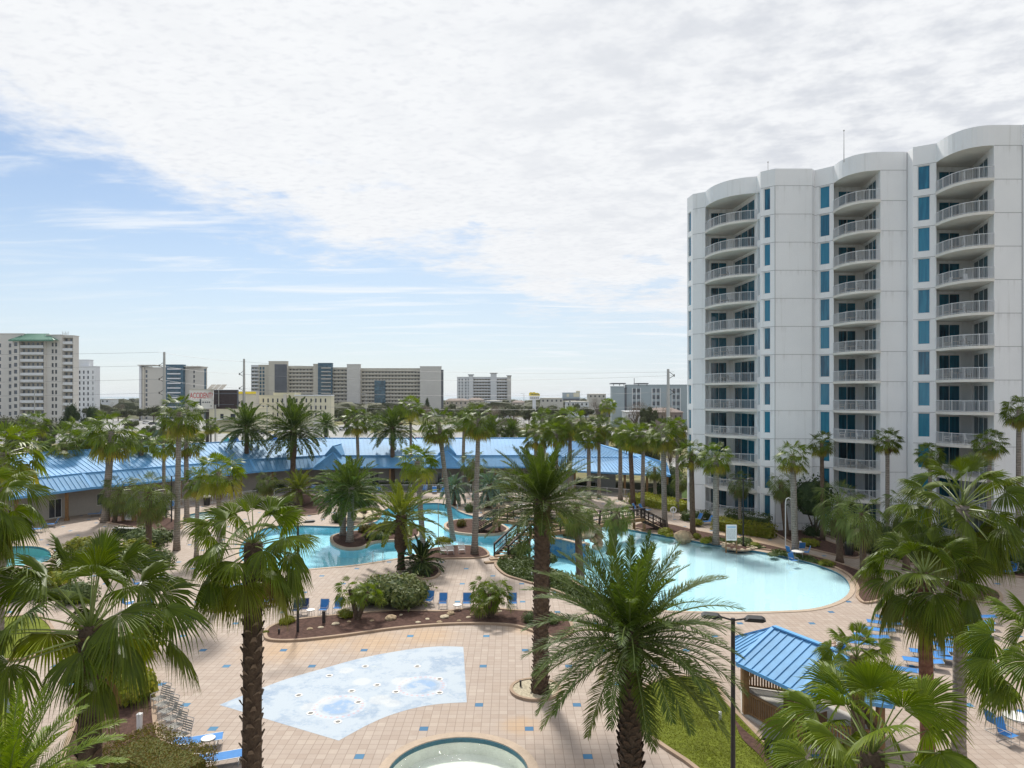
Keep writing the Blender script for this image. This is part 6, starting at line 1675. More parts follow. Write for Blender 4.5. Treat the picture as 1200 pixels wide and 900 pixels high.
def mk_chair(mat='sling', fm='frame_metal', straps=False):
    root = link('patio_chair', None); w=.27
    if straps:
        m=MB()
        for i in range(7): y=-.24+i*.075; m.box(-w,w,y,y+.05,.41,.425)
        m.build('seat',M[mat],root); m=MB()
        for i in range(5): z=.48+i*.09; m.box(-w,w,.27+i*.025,.28+i*.025,z,z+.06)
        m.build('backrest',M[mat],root)
    else:
        m=MB(); m.box(-w,w,-.26,.24,.41,.43); m.build('seat',M[mat],root)
        m=MB(); m.obox((0,.25,.44),(0,.42,.98),2*w,.02,up=(0,1,0)); m.build('backrest',M[mat],root)
    m=MB()
    for s in (-1,1):
        x=s*.29
        m.tube([(x,-.27,.62),(x,-.28,.02),(x,.33,.02),(x,.26,.42),(x,.43,1.0)],.014,5); m.tube([(x,-.27,.62),(x,.30,.64)],.016,5)
    m.tube([(-.29,.43,1.0),(.29,.43,1.0)],.014,5); m.tube([(-.29,-.26,.42),(.29,-.26,.42)],.013,5); m.tube([(-.29,.33,.02),(.29,.33,.02)],.013,5)
    m.build('frame',M[fm],root); return root
def mk_table(r=.28,h=.45,fm='frame_metal'):
    root = link('side_table', None)
    m=MB(); m.prism(circle(0,0,r,20),h-.03,h); m.build('table_top',M['tabletop'],root)
    m=MB(); ringband(m,circle(0,0,r-.02,20),circle(0,0,r+.012,20),h-.05,h-.01); m.build('rim',M[fm],root)
    for k in range(4):
        a=k*pi/2+.6; m=MB(); m.tube([(cos(a)*r*.75,sin(a)*r*.75,h-.04),(cos(a)*r*.95,sin(a)*r*.95,0)],.013,4); m.build('leg',M[fm],root)
    return root
PROT = {}
def put(key, maker, x, y, rz, label, cat, group, world=None):
    if key not in PROT: PROT[key] = maker(); o = PROT[key]
    else: o = copy_tree(PROT[key])
    g = world or G(x, y); o.location = (g[0], g[1], .002 if world is None else g[2]); o.rotation_euler = (0,0,rz)
    return tag(o, label, cat, group)
def LU(x,y,rz,lab): return put('up', lambda: mk_lounger(radians(62)), x,y,rz,lab,'sun lounger','sun loungers with raised backs')
def LF(x,y,rz,lab): return put('flat', lambda: mk_lounger(radians(8)), x,y,rz,lab,'sun lounger','flat sun loungers')
def CH(x,y,rz,lab): return put('ch', lambda: mk_chair(), x,y,rz,lab,'chair','blue sling patio chairs')
def CD(x,y,rz,lab): return put('cd', lambda: mk_chair('sling_dark'), x,y,rz,lab,'chair','dark blue sling chairs')
def CG(x,y,rz,lab): return put('cg', lambda: mk_chair('sling_grey','frame_metal',True), x,y,rz,lab,'chair','grey strap chairs nested in a row')
def CW(x,y,rz,lab): return put('cw', lambda: mk_chair('white_paint','white_paint',True), x,y,rz,lab,'chair','white slatted chairs')
def TB_(x,y,lab): return put('tb', lambda: mk_table(), x,y,0,lab,'table','small round side tables')
def TL(x,y,lab): return put('tl', lambda: mk_table(.55,.72), x,y,0,lab,'table','round dining tables')
# far row before the pavilion, backs upright, feet towards us
U = pi/2
for (x,y,r,lab) in [(497,577,U,'blue lounger with raised back, far row left of the leaning palm, first'),(509,579,U+.1,'blue lounger with raised back, far row, second from the left'),(518,579,U-.1,'blue lounger with raised back, far row, third from the left'),(532,579,U,'blue lounger with raised back, far row, right of the leaning palm'),
 (430,577,U+.2,'blue lounger behind the date palm pair, left one'),(441,578,U,'blue lounger behind the date palm pair, right one'),(365,577,U+.1,'blue lounger right of the yellow-green stubby palm'),(379,579,U-.1,'blue lounger with raised back right of the first by the stubby palm'),
 (17,629,.35,'blue lounger by the side pool, leftmost'),(34,624,.35,'blue lounger by the side pool, second from left'),(50,618,.3,'blue lounger by the side pool, third from left'),
 (103,606,.6,'blue lounger between palm trunks at the left, first'),(115,605,.5,'blue lounger between palm trunks at the left, second'),(131,602,.4,'blue lounger between palm trunks at the left, third'),(147,597,.3,'blue lounger before the pavilion left of the sign box'),
 (198,597,U,'blue lounger behind the tall thin palm'),
 (755,600,2.6,'blue lounger behind the right-hand stairs, left'),(762,601,2.4,'blue lounger behind the right-hand stairs, right'),
 (809,612,.35,'blue lounger with raised back by the tower hedge, left'),(822,615,.35,'blue lounger with raised back by the tower hedge, right'),
 (1148,672,.5,'blue lounger beside the right walkway behind the front palms'),(1177,675,.5,'blue lounger with raised back at the far right walkway'),(1208,681,.5,'blue lounger cut off by the right edge'),
 (597,590,1.9,'tilted blue lounger by the play pool behind the bridge'),(1048,719,-.3,'blue lounger with raised back among the rows, seen through the palm'),(1055,713,-.3,'farthest blue lounger with raised back beside the palm')]:
    LU(x,y,r,lab)
for (x,y,lab) in [(387,588,'white side table by the dark blue chair'),(757,602,'small table between the two loungers behind the right-hand stairs'),(1195,672,'white side table beside the blue lounger at the right walkway'),(244,877,'cream round side table between the two front blue loungers'),(364,722,'round side table left of the blue chair by the lamp post'),(536,716,'round side table between two blue chairs by the mulch bed')]:
    TB_(x,y,lab)
a=-.38
rowA=[(986,757,'first from the gazebo'),(1000,750,'second from the gazebo'),(1008,742,'third from the gazebo'),(1016,734,'fourth from the gazebo'),(1026,728,'fifth from the gazebo')]
for x,y,w in rowA: LF(x,y,a,f'flat blue lounger in the left row by the small bright palm, {w}')
rowB=[(1028,800,'nearest the camera'),(1044,790,'second nearest'),(1058,779,'third nearest'),(1066,769,'fourth nearest'),(1078,759,'fifth nearest'),(1086,750,'sixth nearest'),(1096,742,'seventh nearest')]
for x,y,w in rowB: LF(x,y,a,f'flat blue lounger in the middle row by the reddish trunk, {w}')
rowC=[(1094,776,'nearest the camera'),(1097,767,'second nearest'),(1100,758,'third nearest'),(1118,749,'fourth nearest'),(1122,741,'fifth nearest'),(1124,733,'sixth nearest'),(1127,726,'farthest')]
for x,y,w in rowC: LF(x,y,a,f'flat blue lounger in the right row by the grey trunk, {w}')
# front left pair: head end to the left, feet up to the right
def LFw(x,y,rz,lab): return LF(x,y,rz,lab)
LF(261,872,pi+.33,'flat blue lounger at the bottom left, upper of the two beside the splash pad')
LF(287,892,pi+.33,'flat blue lounger at the bottom left, lower one behind the shaggy trunk')
for i,(x,y) in enumerate([(212,872),(206,861),(201,852),(196,843),(191,835),(187,828)]):
    CG(x,y,-.45,f'grey strap chair in the nested row by the yellow-green bush, number {["nearest","second","third","fourth","fifth","farthest"][i]}'.replace('number ',''))
# left deck behind the big fan palm
for i,(x,y) in enumerate([(262,694),(269,699),(276,704),(283,709),(290,714)]): 
    LF(x,y,.65,f'flat blue lounger in the slanting row behind the shaggy-trunked palm, {["farthest","second farthest","middle","second nearest","nearest"][i]}')
TL(160,722,'round white dining table behind the big fan palm'); TL(172,694,'round white dining table farther behind the big fan palm')
for x,y,r,l in [(150,714,2.5,'behind the big fan palm, left of the nearer table'),(172,715,-2.3,'behind the big fan palm, right of the nearer table'),(160,734,.1,'in front of the nearer round table'),(162,690,2.0,'left of the farther round table'),(183,690,-2,'right of the farther round table'),(190,735,.8,'beside the deck tiles below the big palm fronds'),(222,733,.9,'alone near the blue deck tile left of the gravel ring')]:
    CH(x,y,r,f'blue patio chair {l}')
# chairs on the near edge of the mulch bed
for x,y,r,l in [(379,721,pi,'blue sling chair right of the black lamp post'),(396,719,pi,'pale blue sling chair by the yellow shrub'),(502,710,pi-.3,'blue sling chair right of the oleanders'),(519,713,pi,'blue sling chair left of the small round table by the mulch bed'),(547,713,pi,'blue sling chair right of the small round table by the mulch bed'),(601,713,pi,'blue sling chair right of the dwarf palm in the mulch bed')]:
    CH(x,y,r+pi,l)
CD(347,722,0,'dark blue sling chair left of the black lamp post'); CD(356,720,.1,'dark blue sling chair just right of the black lamp post'); CD(383,592,0,'dark blue chair by the pool in front of two loungers')
for x,y,l in [(520,650,'white slatted chair in the round bed left of the tall fan palm, first'),(528,650,'white slatted chair in the round bed, middle'),(541,649,'white slatted chair in the round bed, nearest the palm trunk')]: CW(x,y,.2,l)
# dining set on the tower walk and at the right edge
TL(935,655,'white round dining table beside the white-grey palm trunk')
for x,y,r,l in [(927,652,1.9,'left of the table by the white-grey trunk'),(944,652,-1.9,'right of the table by the white-grey trunk'),(939,647,3.0,'behind the table by the white-grey trunk'),(930,662,.3,'in front of the table by the white-grey trunk')]: CH(x,y,r+(pi if False else 0),f'blue patio chair {l}')
TL(1192,858,'white dining table at the right edge'); 
for x,y,r,l in [(1168,858,1.75,'left of the table at the right edge, seen side-on'),(1182,872,.4,'in front of the table at the right edge'),(1199,846,-2.6,'behind the table at the right edge')]: CH(x,y,r,f'blue patio chair {l}')
TL(612,598,'white table by the play pool'); 
for x,y,r,l in [(606,600,1,'left of the table by the play pool'),(624,600,-1,'right of the table by the play pool')]: CD(x,y,r,f'dark blue chair {l}')
o=thing('folded_parasol','closed white parasol standing by the play pool','parasol',G(612,600)); m=MB(); m.tube([(0,0,0),(0,0,2.7)],.03,6); m.build('pole',M['white_paint'],o); m=MB(); m.tube([(0,0,1.3),(0,0,1.6),(0,0,2.5),(0,0,2.75)],[.2,.17,.08,.02],8); m.build('canopy',M['cloth_white'],o)
# ---------------------------------------------------------------- lamps, posts, bins
def lamp(x, base_y, ztop, lab, D=None, heads=2, hw=.34, rz=0):
    g = G(x, base_y) if D is None else (xw(x, D), D, 0)
    o = thing('lamp_post', lab, 'lamp post', g, rz)
    m=MB(); m.tube([(0,0,0),(0,0,ztop)],[.085,.07],8); m.box(-.14,.14,-.14,.14,0,.08); m.build('pole',M['black_metal'],o)
    for s in ((-1,1) if heads==2 else (1,)):
        m=MB(); m.obox((s*.06,0,ztop-.06),(s*.42,0,ztop+.02),.05,.05); m.build('arm',M['black_metal'],o)
        m=MB(); 
        pr=[(s*.36,-.03),(s*.5,.09),(s*.95,.10),(s*1.06,.03),(s*.95,-.03)]
        A=[m.vert((a,-.2,ztop+z)) for a,z in pr];B=[m.vert((a,.2,ztop+z)) for a,z in pr];m.f.append(A);m.f.append(B[::-1])
        for i in range(5): m.f.append([A[i],A[(i+1)%5],B[(i+1)%5],B[i]])
        h=m.build('lamp_head',M['black_metal'],o,fix=True); m=MB(); m.box(min(s*.55,s*.9),max(s*.55,s*.9),-.15,.15,ztop-.045,ztop-.031); m.build('lens',M['lampglass'],h)
    return o
lamp(859,0,7.35,'black twin-headed lamp post beside the gazebo',D=23.5,rz=-.25)
lamp(349,742,7.0,'black lamp post in the mulch bed, top hidden in palm fronds',rz=.3)
lamp(871,641,6.75,'black twin-headed lamp post before the first balcony column')
lamp(201,612,5.5,'dark lamp post left of the tall thin palm',heads=1)
lamp(387,600,3.0,'short dark path light left of the date palm pair',heads=1)
o=thing('shower_post','tall white curved shower post on the lagoon bank','post',G(912+8.5,644)); m=MB(); m.tube([(0,0,0),(0,0,4.6),(.08,0,4.95),(.3,0,5.05),(.5,0,4.95)],.05,6); m.build('pole',M['white_paint'],o)
o=thing('thin_pole','thin grey-blue pole at the pool edge right of the sago palm','post',G(513.7,646)); m=MB(); m.tube([(0,0,0),(0,0,4.6)],.035,6); m.build('pole',M['steel'],o)
for (x,y,h,mt,lab) in [(163.5,857,.85,'panel_white','white square bollard light beside the clipped hedge'),(9,838,.85,'plaster_slate','grey bollard light on the left lawn'),(229,904,.7,'wood_tan','short wooden post at the end of the clipped hedge'),
   (269,712,.4,'black_metal','small black spotlight in the gravel ring'),(327,744,.4,'black_metal','small black spotlight at the left end of the mulch bed'),(379.5,731,.9,'dark_bronze','dark low bollard in the mulch bed left of the dwarf palm'),(610,806,.4,'black_metal','small black spotlight in the big gravel ring'),
   (602,671,.4,'panel_white','small white path light in the fern bed, left'),(623,676,.4,'panel_white','small white path light in the fern bed, right'),(844,846,.5,'panel_white','small white marker on the lawn edge'),(938,646,1.0,'panel_white','white bollard beside the white-trunked palm bed')]:
    g=G(x,y); o=thing('bollard_light',lab,'bollard',g); m=MB(); w=.09 if h>.5 else .05; m.box(-w,w,-w,w,0,h*.85); m.build('post',M[mt],o); m=MB(); m.prism([(-w*1.15,-w*1.15),(w*1.15,-w*1.15),(w*1.15,w*1.15),(-w*1.15,w*1.15)],h*.85,h*.93); m.face((-w*1.15,-w*1.15,h*.93),(w*1.15,-w*1.15,h*.93),(0,0,h)); m.face((w*1.15,-w*1.15,h*.93),(w*1.15,w*1.15,h*.93),(0,0,h)); m.face((w*1.15,w*1.15,h*.93),(-w*1.15,w*1.15,h*.93),(0,0,h)); m.face((-w*1.15,w*1.15,h*.93),(-w*1.15,-w*1.15,h*.93),(0,0,h)); m.build('cap',M[mt],o)
def binn(x,y,lab,lid='tabletop',s=1):
    o=thing('litter_bin',lab,'litter bin',G(x,y)); m=MB(); m.tube([(0,0,0),(0,0,.85*s)],[.3*s,.34*s],14); m.build('drum',M['black_metal'],o); m=MB(); m.tube([(0,0,.85*s),(0,0,.98*s),(0,0,1.15*s)],[.36*s,.36*s,.12*s],14); m.build('lid',M[lid],o)
binn(242.5,592,'black litter bin with pale domed lid before the pavilion',s=1.3); binn(995,651,'black litter bin by the bushy cabbage palm','black_metal',s=1.2)
# notice board on the lagoon bank
g=G(857,648); o=thing('notice_board','white notice board with pale blue heading on two tan posts at the lagoon edge','notice board',g)
hw=.5; zt=2.7
m=MB(); m.box(-hw,hw,-.05,.05,1.2,zt); m.build('board',M['panel_white'],o)
m=MB(); m.box(-hw*.8,hw*.8,-.056,-.05,zt-.3,zt-.14); 
m.build('heading',mottled('heading_blue',(.35,.5,.68),.1,3,.6,.3),o)
m=MB(); r_=random.Random(9)
for i in range(11):
    z=zt-.42-i*.092; x=-hw*.82
    while x<hw*.78:
        l=r_.uniform(.05,.14); m.box(x,min(x+l,hw*.82),-.054,-.05,z,z+.03); x+=l+.04
m.build('lettering',M['text_grey'],o)
for s in (-1,1):
    m=MB(); m.box(s*hw-.05 if s>0 else -hw-.05, s*hw+.05 if s>0 else -hw+.05, -.04,.06,0,zt); m.build('post',M['wood_tan'],o)
o=thing('sign_box','brown framed box with pale panel on the left walkway','sign',G(151,611)); m=MB(); m.box(-.75,-.45,-.25,.25,0,1.9); m.box(.45,.75,-.25,.25,0,1.9); m.box(-.75,.75,-.3,.3,1.9,2.1); m.build('frame',M['wood_tan'],o); m=MB(); m.box(-.45,.45,-.1,.1,.2,1.8); m.build('panel',M['panel_white'],o)
o=thing('ring_buoy','white life ring on a post behind the right-hand palms','life ring',G(789,607)); m=MB(); m.box(-.05,.05,0,.1,0,1.3); m.build('post',M['white_paint'],o); m=MB(); n=16; m.tube([(cos(2*pi*k/n)*.33,-.1,1.0+sin(2*pi*k/n)*.33) for k in range(n+1)],.09,6,False); m.build('ring',M['white_paint'],o)
o=thing('low_wall','long low timber bench rail with dark panel on the left walkway','bench',G(150,629)); o.rotation_euler=(0,0,-.13); m=MB(); m.box(-1.6,1.8,-.2,.2,.85,.95); m.build('rail',M['plaster_pale'],o); m=MB(); m.box(-1.5,1.7,-.08,.08,.0,.85); m.build('panel',M['wood_dark'],o)
for s in (-1.55,1.7):
    m=MB(); m.box(s-.12,s+.12,-.15,.15,0,.86); m.build('post',M['wood_tan'],o)
# black cabinet by the gazebo
o=thing('towel_cabinet','dark cabinet with grey door at the near side of the gazebo','cabinet',G(909,890)); o.rotation_euler=(0,0,-.5); m=MB(); m.box(-.4,.4,-.28,.28,0,.85); m.build('body',M['black_metal'],o); m=MB(); m.box(-.5,.5,-.36,.36,.85,.95); m.build('top',M['black_metal'],o); m=MB(); m.box(-.2,.24,-.31,-.28,.12,.72); m.build('door',M['plaster_slate'],o)
# pool hand rails
for (x,y,lab) in [(444,657,'curved steel pool hand rail at the near pool edge'),(540,598,'steel pool ladder at the far pool edge')]:
    o=thing('pool_handrail',lab,'hand rail',G(x,y))
    for s in (-.45,.45):
        m=MB(); m.tube([(s,-.5,0),(s,-.45,.7),(s,-.3,.9),(s,0,.85),(s+.0,.5,.35),(s,.55,-.3)],.025,6); m.build('rail',M['chrome'],o)
# ---------------------------------------------------------------- rocks
def rock_mesh(seed, r=(1,1,.7), mat='rock', seg=14, ring=9, jit=.1):
    rng=random.Random(seed); m=MB(); m.blob((0,0,0),r,seg,ring,jit,rng); o=m.build('rock',M[mat],smooth=False); me=o.data; bpy.data.objects.remove(o); return me
RK=[rock_mesh(i,(1,.85,.6)) for i in range(4)]; RP=[rock_mesh(i+9,(1,.8,.4),'rockpale',10,6) for i in range(4)]
rr_=random.Random(31)
def rock(x,y,s,lab,pale=False,hs=1,z=0,group=None):
    g=G(x,y); o=link('rock',rr_.choice(RP if pale else RK),None,(g[0],g[1],z+s*.25),rr_.uniform(0,6),(s,s,s*hs)); return tag(o,lab,'rock',group)
rock(801,632,.95,'large rounded tan boulder on the lagoon bank left of the dark palm trunk',hs=1.2)
for i,(x,y,s) in enumerate([(393,733,.28),(363,739,.2),(376,737,.2),(458,727,.42),(521,725,.36),(528,721,.3),(490,731,.2),(515,731,.22),(549,725,.2),(553,722,.15),(501,727,.18),(436,729,.15),(470,722,.15),(409,730,.15),(400,725,.15),(566,719,.2),(586,718,.18),(538,729,.15)]):
    rock(x,y,s,'small tan landscape stone lying on the dark mulch of the long bed',i%2==0,.8,.05,'landscape stones in the long mulch bed')
for i in range(26):
    rock(rr_.uniform(566,602),rr_.uniform(587,605),rr_.uniform(.4,.9),'flat tan rock in the rockery behind the bridge',i%2==0,.6,.05,'flat rocks in the rockery')
for i in range(16):
    x=rr_.uniform(412,443); rock(x,612-(x-412)*.06+rr_.uniform(-6,2),rr_.uniform(.5,1.0),'flat pale stone stacked at the pool edge by the date palms',True,.7,rr_.uniform(0,.5),'stacked stones at the pool edge')
for i in range(6): rock(rr_.uniform(428,440),rr_.uniform(620,627),rr_.uniform(.35,.6),'reddish stone on the pool island',False,.8,.05,'stones on the pool island')
for i in range(14):
    t=i/13; rock(775+t*120,629+t*15+rr_.uniform(-2,1),rr_.uniform(.15,.3),'small stone in the planting along the lagoon bank',i%2==0,.8,.05,'small stones along the lagoon bank')
for i in range(12):
    a=i*.52; g=G(865,642); o=link('rock',RP[i%4],None,(g[0]+cos(a)*1.35,g[1]+sin(a)*1.35,.12),a,.28); tag(o,'tan stone in the ring round the black lamp post on the tower walk','rock','stones ringing the lamp post')
# waterfall mound
gx,gy,_=G(694,644); o=thing('waterfall_rocks','tall mound of golden brown waterfall rocks by the bridge','rock mound',(gx,gy,0))
rg=random.Random(8)
for i in range(46):
    a=rg.uniform(0,6.28); t=rg.random()**.7; q=(1-t)*1.15+.15; m=MB(); s=rg.uniform(.35,.6)
    m.blob((0,0,0),(s,s*.8,s*.55),9,6,.16,rg); k=m.build('boulder',M['rock'] if i%3 else M['rockpale'],o,loc=(cos(a)*q,sin(a)*q*.8+.3,.1+t*2.35)); k.rotation_euler=(rg.uniform(-.4,.4),rg.uniform(-.4,.4),rg.uniform(0,6))
# raised blue-tiled catch pool
o=thing('tiled_basin_wall','curved blue mosaic wall of the raised pool under the bridge','wall')
P_=[G(x,y)[:2] for x,y in [(640,641.5),(648,642),(658,643.5),(668,646),(678,649),(686,648)]]
m=MB(); m.wallz(P_,-.8,.95,False); 
tm,nt,out=newmat('mosaic'); n=noise_(nt,pos(nt),1.6,3); v=nt.nodes.new('ShaderNodeTexVoronoi'); nt.links.new(pos(nt),v.inputs[0]); v.inputs['Scale'].default_value=5
c=mix_(nt,smooth_(nt,n,.4,.6),(.02,.14,.32),(.20,.27,.26)); c=mix_(nt,math_(nt,'MULTIPLY',v.outputs['Distance'],.6),c,(.12,.3,.5)); princ(nt,out,c,.2); m.build('mosaic',tm,o)
m=MB()
for a_,b_ in zip(P_,P_[1:]): m.obox((*a_,1.0),(*b_,1.0),.45,.1)
m.build('coping',M['coping'],o)
Q_=[(p[0]+.2,p[1]+5) for p in P_][::-1]; m=MB(); m.sheet([P_+Q_],.85); k=m.build('water',M['water'],o); m=MB(); m.sheet([P_+Q_],.45); m.build('floor',M['basin'],o); m=MB(); m.wallz(Q_,-.8,.95,False); m.wallz([Q_[-1],P_[0]],-.8,.95,False); m.wallz([P_[-1],Q_[0]],-.8,.95,False); m.build('back_wall',M['rock'],o)
# ---------------------------------------------------------------- bridge
BRG=thing('footbridge','dark-railed wooden footbridge with three stairways over the lagoon','bridge'); zd=1.5
def railing(p,q,z0,z1,gap=1.7,h=1.1):
    p=Vector(p);q=Vector(q);L=(q-p).length;n=max(1,round(L/gap)); m=MB()
    A=Vector((*p,z0));B=Vector((*q,z1))
    m.obox(A+UP*h,B+UP*h,.16,.07); m.obox(A+UP*(h-.14),B+UP*(h-.14),.05,.1); m.obox(A+UP*.15,B+UP*.15,.05,.1); m.obox(A+UP*.55,B+UP*.55,.04,.06)
    k=int(L/.28)
    for i in range(k): c=A.lerp(B,(i+.5)/k); m.obox(c+UP*.15,c+UP*(h-.14),.025,.025,up=(0,1,0))
    m.build('railing',M['wood_dark'],BRG)
    for i in range(n+1):
        c=A.lerp(B,i/n); m=MB(); m.box(-.07,.07,-.07,.07,-.2,h+.02); m.build('rail_post',M['wood_dark'],BRG,loc=c)
def walkway(p,q,w=1.7,rails=(1,1),legs=True):
    p=Vector(p);q=Vector(q);d=(q-p).normalized();s=Vector((-d.y,d.x))*w/2;L=(q-p).length;m=MB();n=int(L/.16)
    for i in range(n): a=p+d*(i*.16);m.obox((*(a+d*.07-s),zd-.025),(*(a+d*.07+s),zd-.025),.14,.05)
    m.build('deck_boards',M['wood_deck'],BRG)
    m=MB()
    for k in (-1,1): m.obox((*(p+s*k),zd-.2),(*(q+s*k),zd-.2),.12,.3)
    m.build('beam',M['wood_tan'],BRG)
    for k,on in zip((-1,1),rails):
        if on: railing(p+s*k,q+s*k,zd,zd)
    if legs:
        k=max(1,int(L/4.5))
        for i in range(k+1):
            for sg in (-1,1): c=p.lerp(q,i/k)+s*sg*.9; m=MB(); m.box(-.14,.14,-.14,.14,-1.6,zd-.3); m.build('pile',M['wood_tan'],BRG,loc=(c.x,c.y,0))
def stairs(top,bot,w=1.6,n=9):
    t=Vector(top);b=Vector(bot);d=(b-t);L=d.length;d/=L;s=Vector((-d.y,d.x))*w/2
    m=MB()
    for i in range(n):
        a=t+d*(L*i/n); z=zd-(zd)*(i+1)/(n+0.0); m.obox((*(a+d*.16-s),z+.12),(*(a+d*.16+s),z+.12),.34,.05)
    m.build('treads',M['wood_deck'],BRG)
    m=MB()
    for k in (-1,1): m.obox((*(t+s*k),zd-.25),(*(b+s*k),-.02),.08,.34)
    m.build('stringer',M['wood_dark'],BRG)
    for k in (-1,1): railing(t+s*k,b+s*k,zd,.1)
pA=(1.2,66.6);pB=(5.9,70.2);pC=(14.2,76.3);pL=(-1.7,75.2);pM=(5.4,72.4)
walkway(pA,pB); walkway(pB,pC); walkway(pL,(6.0,72.0),1.7)
stairs(pA,(-1.0,63.4)); stairs(pL,(-4.1,75.4)); stairs(pC,(16.9,76.6))
m=MB(); 
for i,(x,y) in enumerate([(593,655),(587,657.5),(581,660)]):
    g=G(x,y); m.obox((g[0]-1.0,g[1]-.1,.28-.1*i),(g[0]+1.0,g[1]+.5,.28-.1*i),.5,.12)
m.build('bottom_step',M['wood_deck'],BRG)
# ---------------------------------------------------------------- gazebo
GZ=thing('gazebo','timber gazebo with blue ribbed metal roof and slatted sides, bottom right','gazebo')
a0=Vector((12.75,33.2)); bx_=Vector((.44,-.898)); nx_=Vector((.898,.44)); Lr=3.6; hwid=2.45; pt=2.6; ze,zr=2.45,3.75
a1=a0+bx_*Lr
T1=a0-bx_*pt; F1=a0-nx_*hwid; F2=a1-nx_*hwid; T2=a1+bx_*pt; K2=a1+nx_*hwid; K1=a0+nx_*hwid
loop=[T1,F1,F2,T2,K2,K1]; apx=[a0,a0,a1,a1,a1,a0]
m=MB(); sm=MB()
P3=lambda p,z:(p.x,p.y,z)
faces=[(T1,F1,a0,None),(F1,F2,a1,a0),(F2,T2,a1,None),(T2,K2,a1,None),(K2,K1,a0,a1),(K1,T1,a0,None)]
for p,q,r,s in faces:
    if s is None:
        m.face(P3(p,ze),P3(q,ze),P3(r,zr)); m.face(P3(q,ze-.06),P3(p,ze-.06),P3(r,zr-.06))
        # ribs perpendicular to the eave, clipped at the hips
        e=(q-p); L=e.length; e/=L; foot=(r-p).dot(e); hh=((r-p)-e*foot).length; nrm=Vector((-e.y,e.x)); 
        if nrm.dot(r-p)<0: nrm=-nrm
        k=int(L/.42)
        for i in range(1,k):
            t=L*i/k; f=t/foot if t<foot else (L-t)/max(.01,(L-foot)); f=min(1,max(0,f)); A=p+e*t; B=A+nrm*hh*f
            sm.obox((A.x,A.y,ze+.02),(B.x,B.y,ze+(zr-ze)*f+.02),.045,.05)
    else:
        m.face(P3(p,ze),P3(q,ze),P3(r,zr),P3(s,zr)); m.face(P3(q,ze-.06),P3(p,ze-.06),P3(s,zr-.06),P3(r,zr-.06))
        k=int((q-p).length/.42)
        for i in range(1,k):
            t=i/k; A=p.lerp(q,t); B=s.lerp(r,t); sm.obox((A.x,A.y,ze+.02),(B.x,B.y,zr+.02),.045,.05)
m.build('roof',M['blueroof'],GZ); sm.build('roof_ribs',M['blueroof'],GZ)
m=MB()
for p,q in zip(loop,apx): m.obox(P3(p,ze+.03),P3(q,zr+.03),.2,.06)
m.obox(P3(a0,zr+.05),P3(a1,zr+.05),.24,.07)
for i in range(6): m.obox(P3(loop[i],ze-.05),P3(loop[(i+1)%6],ze-.05),.05,.16)
m.build('hip_caps',M['blueroof_ridge'],GZ)
ctr=(a0+a1)/2; inl=[ctr+(p-ctr)*.86 for p in loop]
m=MB(); m.prism([tuple(ctr+(p-ctr)*.92) for p in loop],.0,.10); m.build('floor',M['sidewalk'],GZ)
for p in inl:
    m=MB(); m.box(-.13,.13,-.13,.13,.1,ze-.02); m.build('post',M['wood_tan'],GZ,loc=(p.x,p.y,0))
m=MB()
for i in range(6):
    p,q=inl[i],inl[(i+1)%6]; m.obox(P3(p,ze-.18),P3(q,ze-.18),.1,.2)
    for a_,b_ in ((p,q),(q,p)): d=(b_-a_).normalized(); m.obox(P3(a_,ze-.85),(a_.x+d.x*.6,a_.y+d.y*.6,ze-.2),.09,.09)
m.build('beams_and_braces',M['wood_tan'],GZ)
for i in range(6):
    if i==4: continue
    p,q=inl[i],inl[(i+1)%6]; L=(q-p).length; m=MB(); m.obox(P3(p,1.1),P3(q,1.1),.16,.06); m.obox(P3(p,.2),P3(q,.2),.06,.09); k=int(L/.13)
    for j in range(k): c=p.lerp(q,(j+.5)/k); m.box(c.x-.035,c.x+.035,c.y-.035,c.y+.035,.2,1.08)
    m.build('slat_panel',M['wood_tan'],GZ)
m=MB(); m.box(-1.1,1.1,-.35,.35,.75,.82); o=thing('picnic_table','pale picnic table under the gazebo roof','table',(ctr.x,ctr.y,.1),-1.1); m.build('table_top',M['tabletop'],o)
for s in (-.9,.9): m=MB(); m.box(s-.06,s+.06,-.3,.3,0,.75); m.build('leg',M['wood_tan'],o)
# ---------------------------------------------------------------- person on a lounger beyond the gazebo
def skinned(name, verts, edges, radii, mat, parent, root=0, sub=2):
    me=bpy.data.meshes.new(name); me.from_pydata(verts,edges,[]); ob=bpy.data.objects.new('tmp',me); COL.objects.link(ob)
    ob.modifiers.new('s','SKIN'); ob.modifiers['s'].use_smooth_shade=True
    sv=me.skin_vertices[0].data if me.skin_vertices else None
    if sv is None:
        bpy.context.view_layer.objects.active=ob; bpy.ops.object.select_all(action='DESELECT'); ob.select_set(True); bpy.ops.mesh.customdata_skin_add(); sv=me.skin_vertices[0].data
    for i,r in enumerate(radii): sv[i].radius=(r,r) if not isinstance(r,tuple) else r; sv[i].use_root=(i==root)
    s=ob.modifiers.new('u','SUBSURF'); s.levels=sub; s.render_levels=sub
    bpy.context.view_layer.update(); m2=bpy.data.meshes.new_from_object(ob.evaluated_get(bpy.context.evaluated_depsgraph_get())); bpy.data.objects.remove(ob)
    m2.materials.clear(); m2.materials.append(mat); return link(name,m2,parent)
gx,gy,_=G(982,770)
PER=thing('person','person in a white shirt sitting back on a lounger beyond the gazebo roof','person',(gx,gy,0),.15)
V=[(0,0,.47),(.07,0,.66),(.14,0,.86),(.19,0,1.0),(.19,0,1.10),(.17,0,1.22)]; R=[.13,.12,(.13,.15),.055,.07,.095]; E=[(0,1),(1,2),(2,3),(3,4),(4,5)]
def add(p,r,par): V.append(p);R.append(r);E.append((par,len(V)-1));return len(V)-1
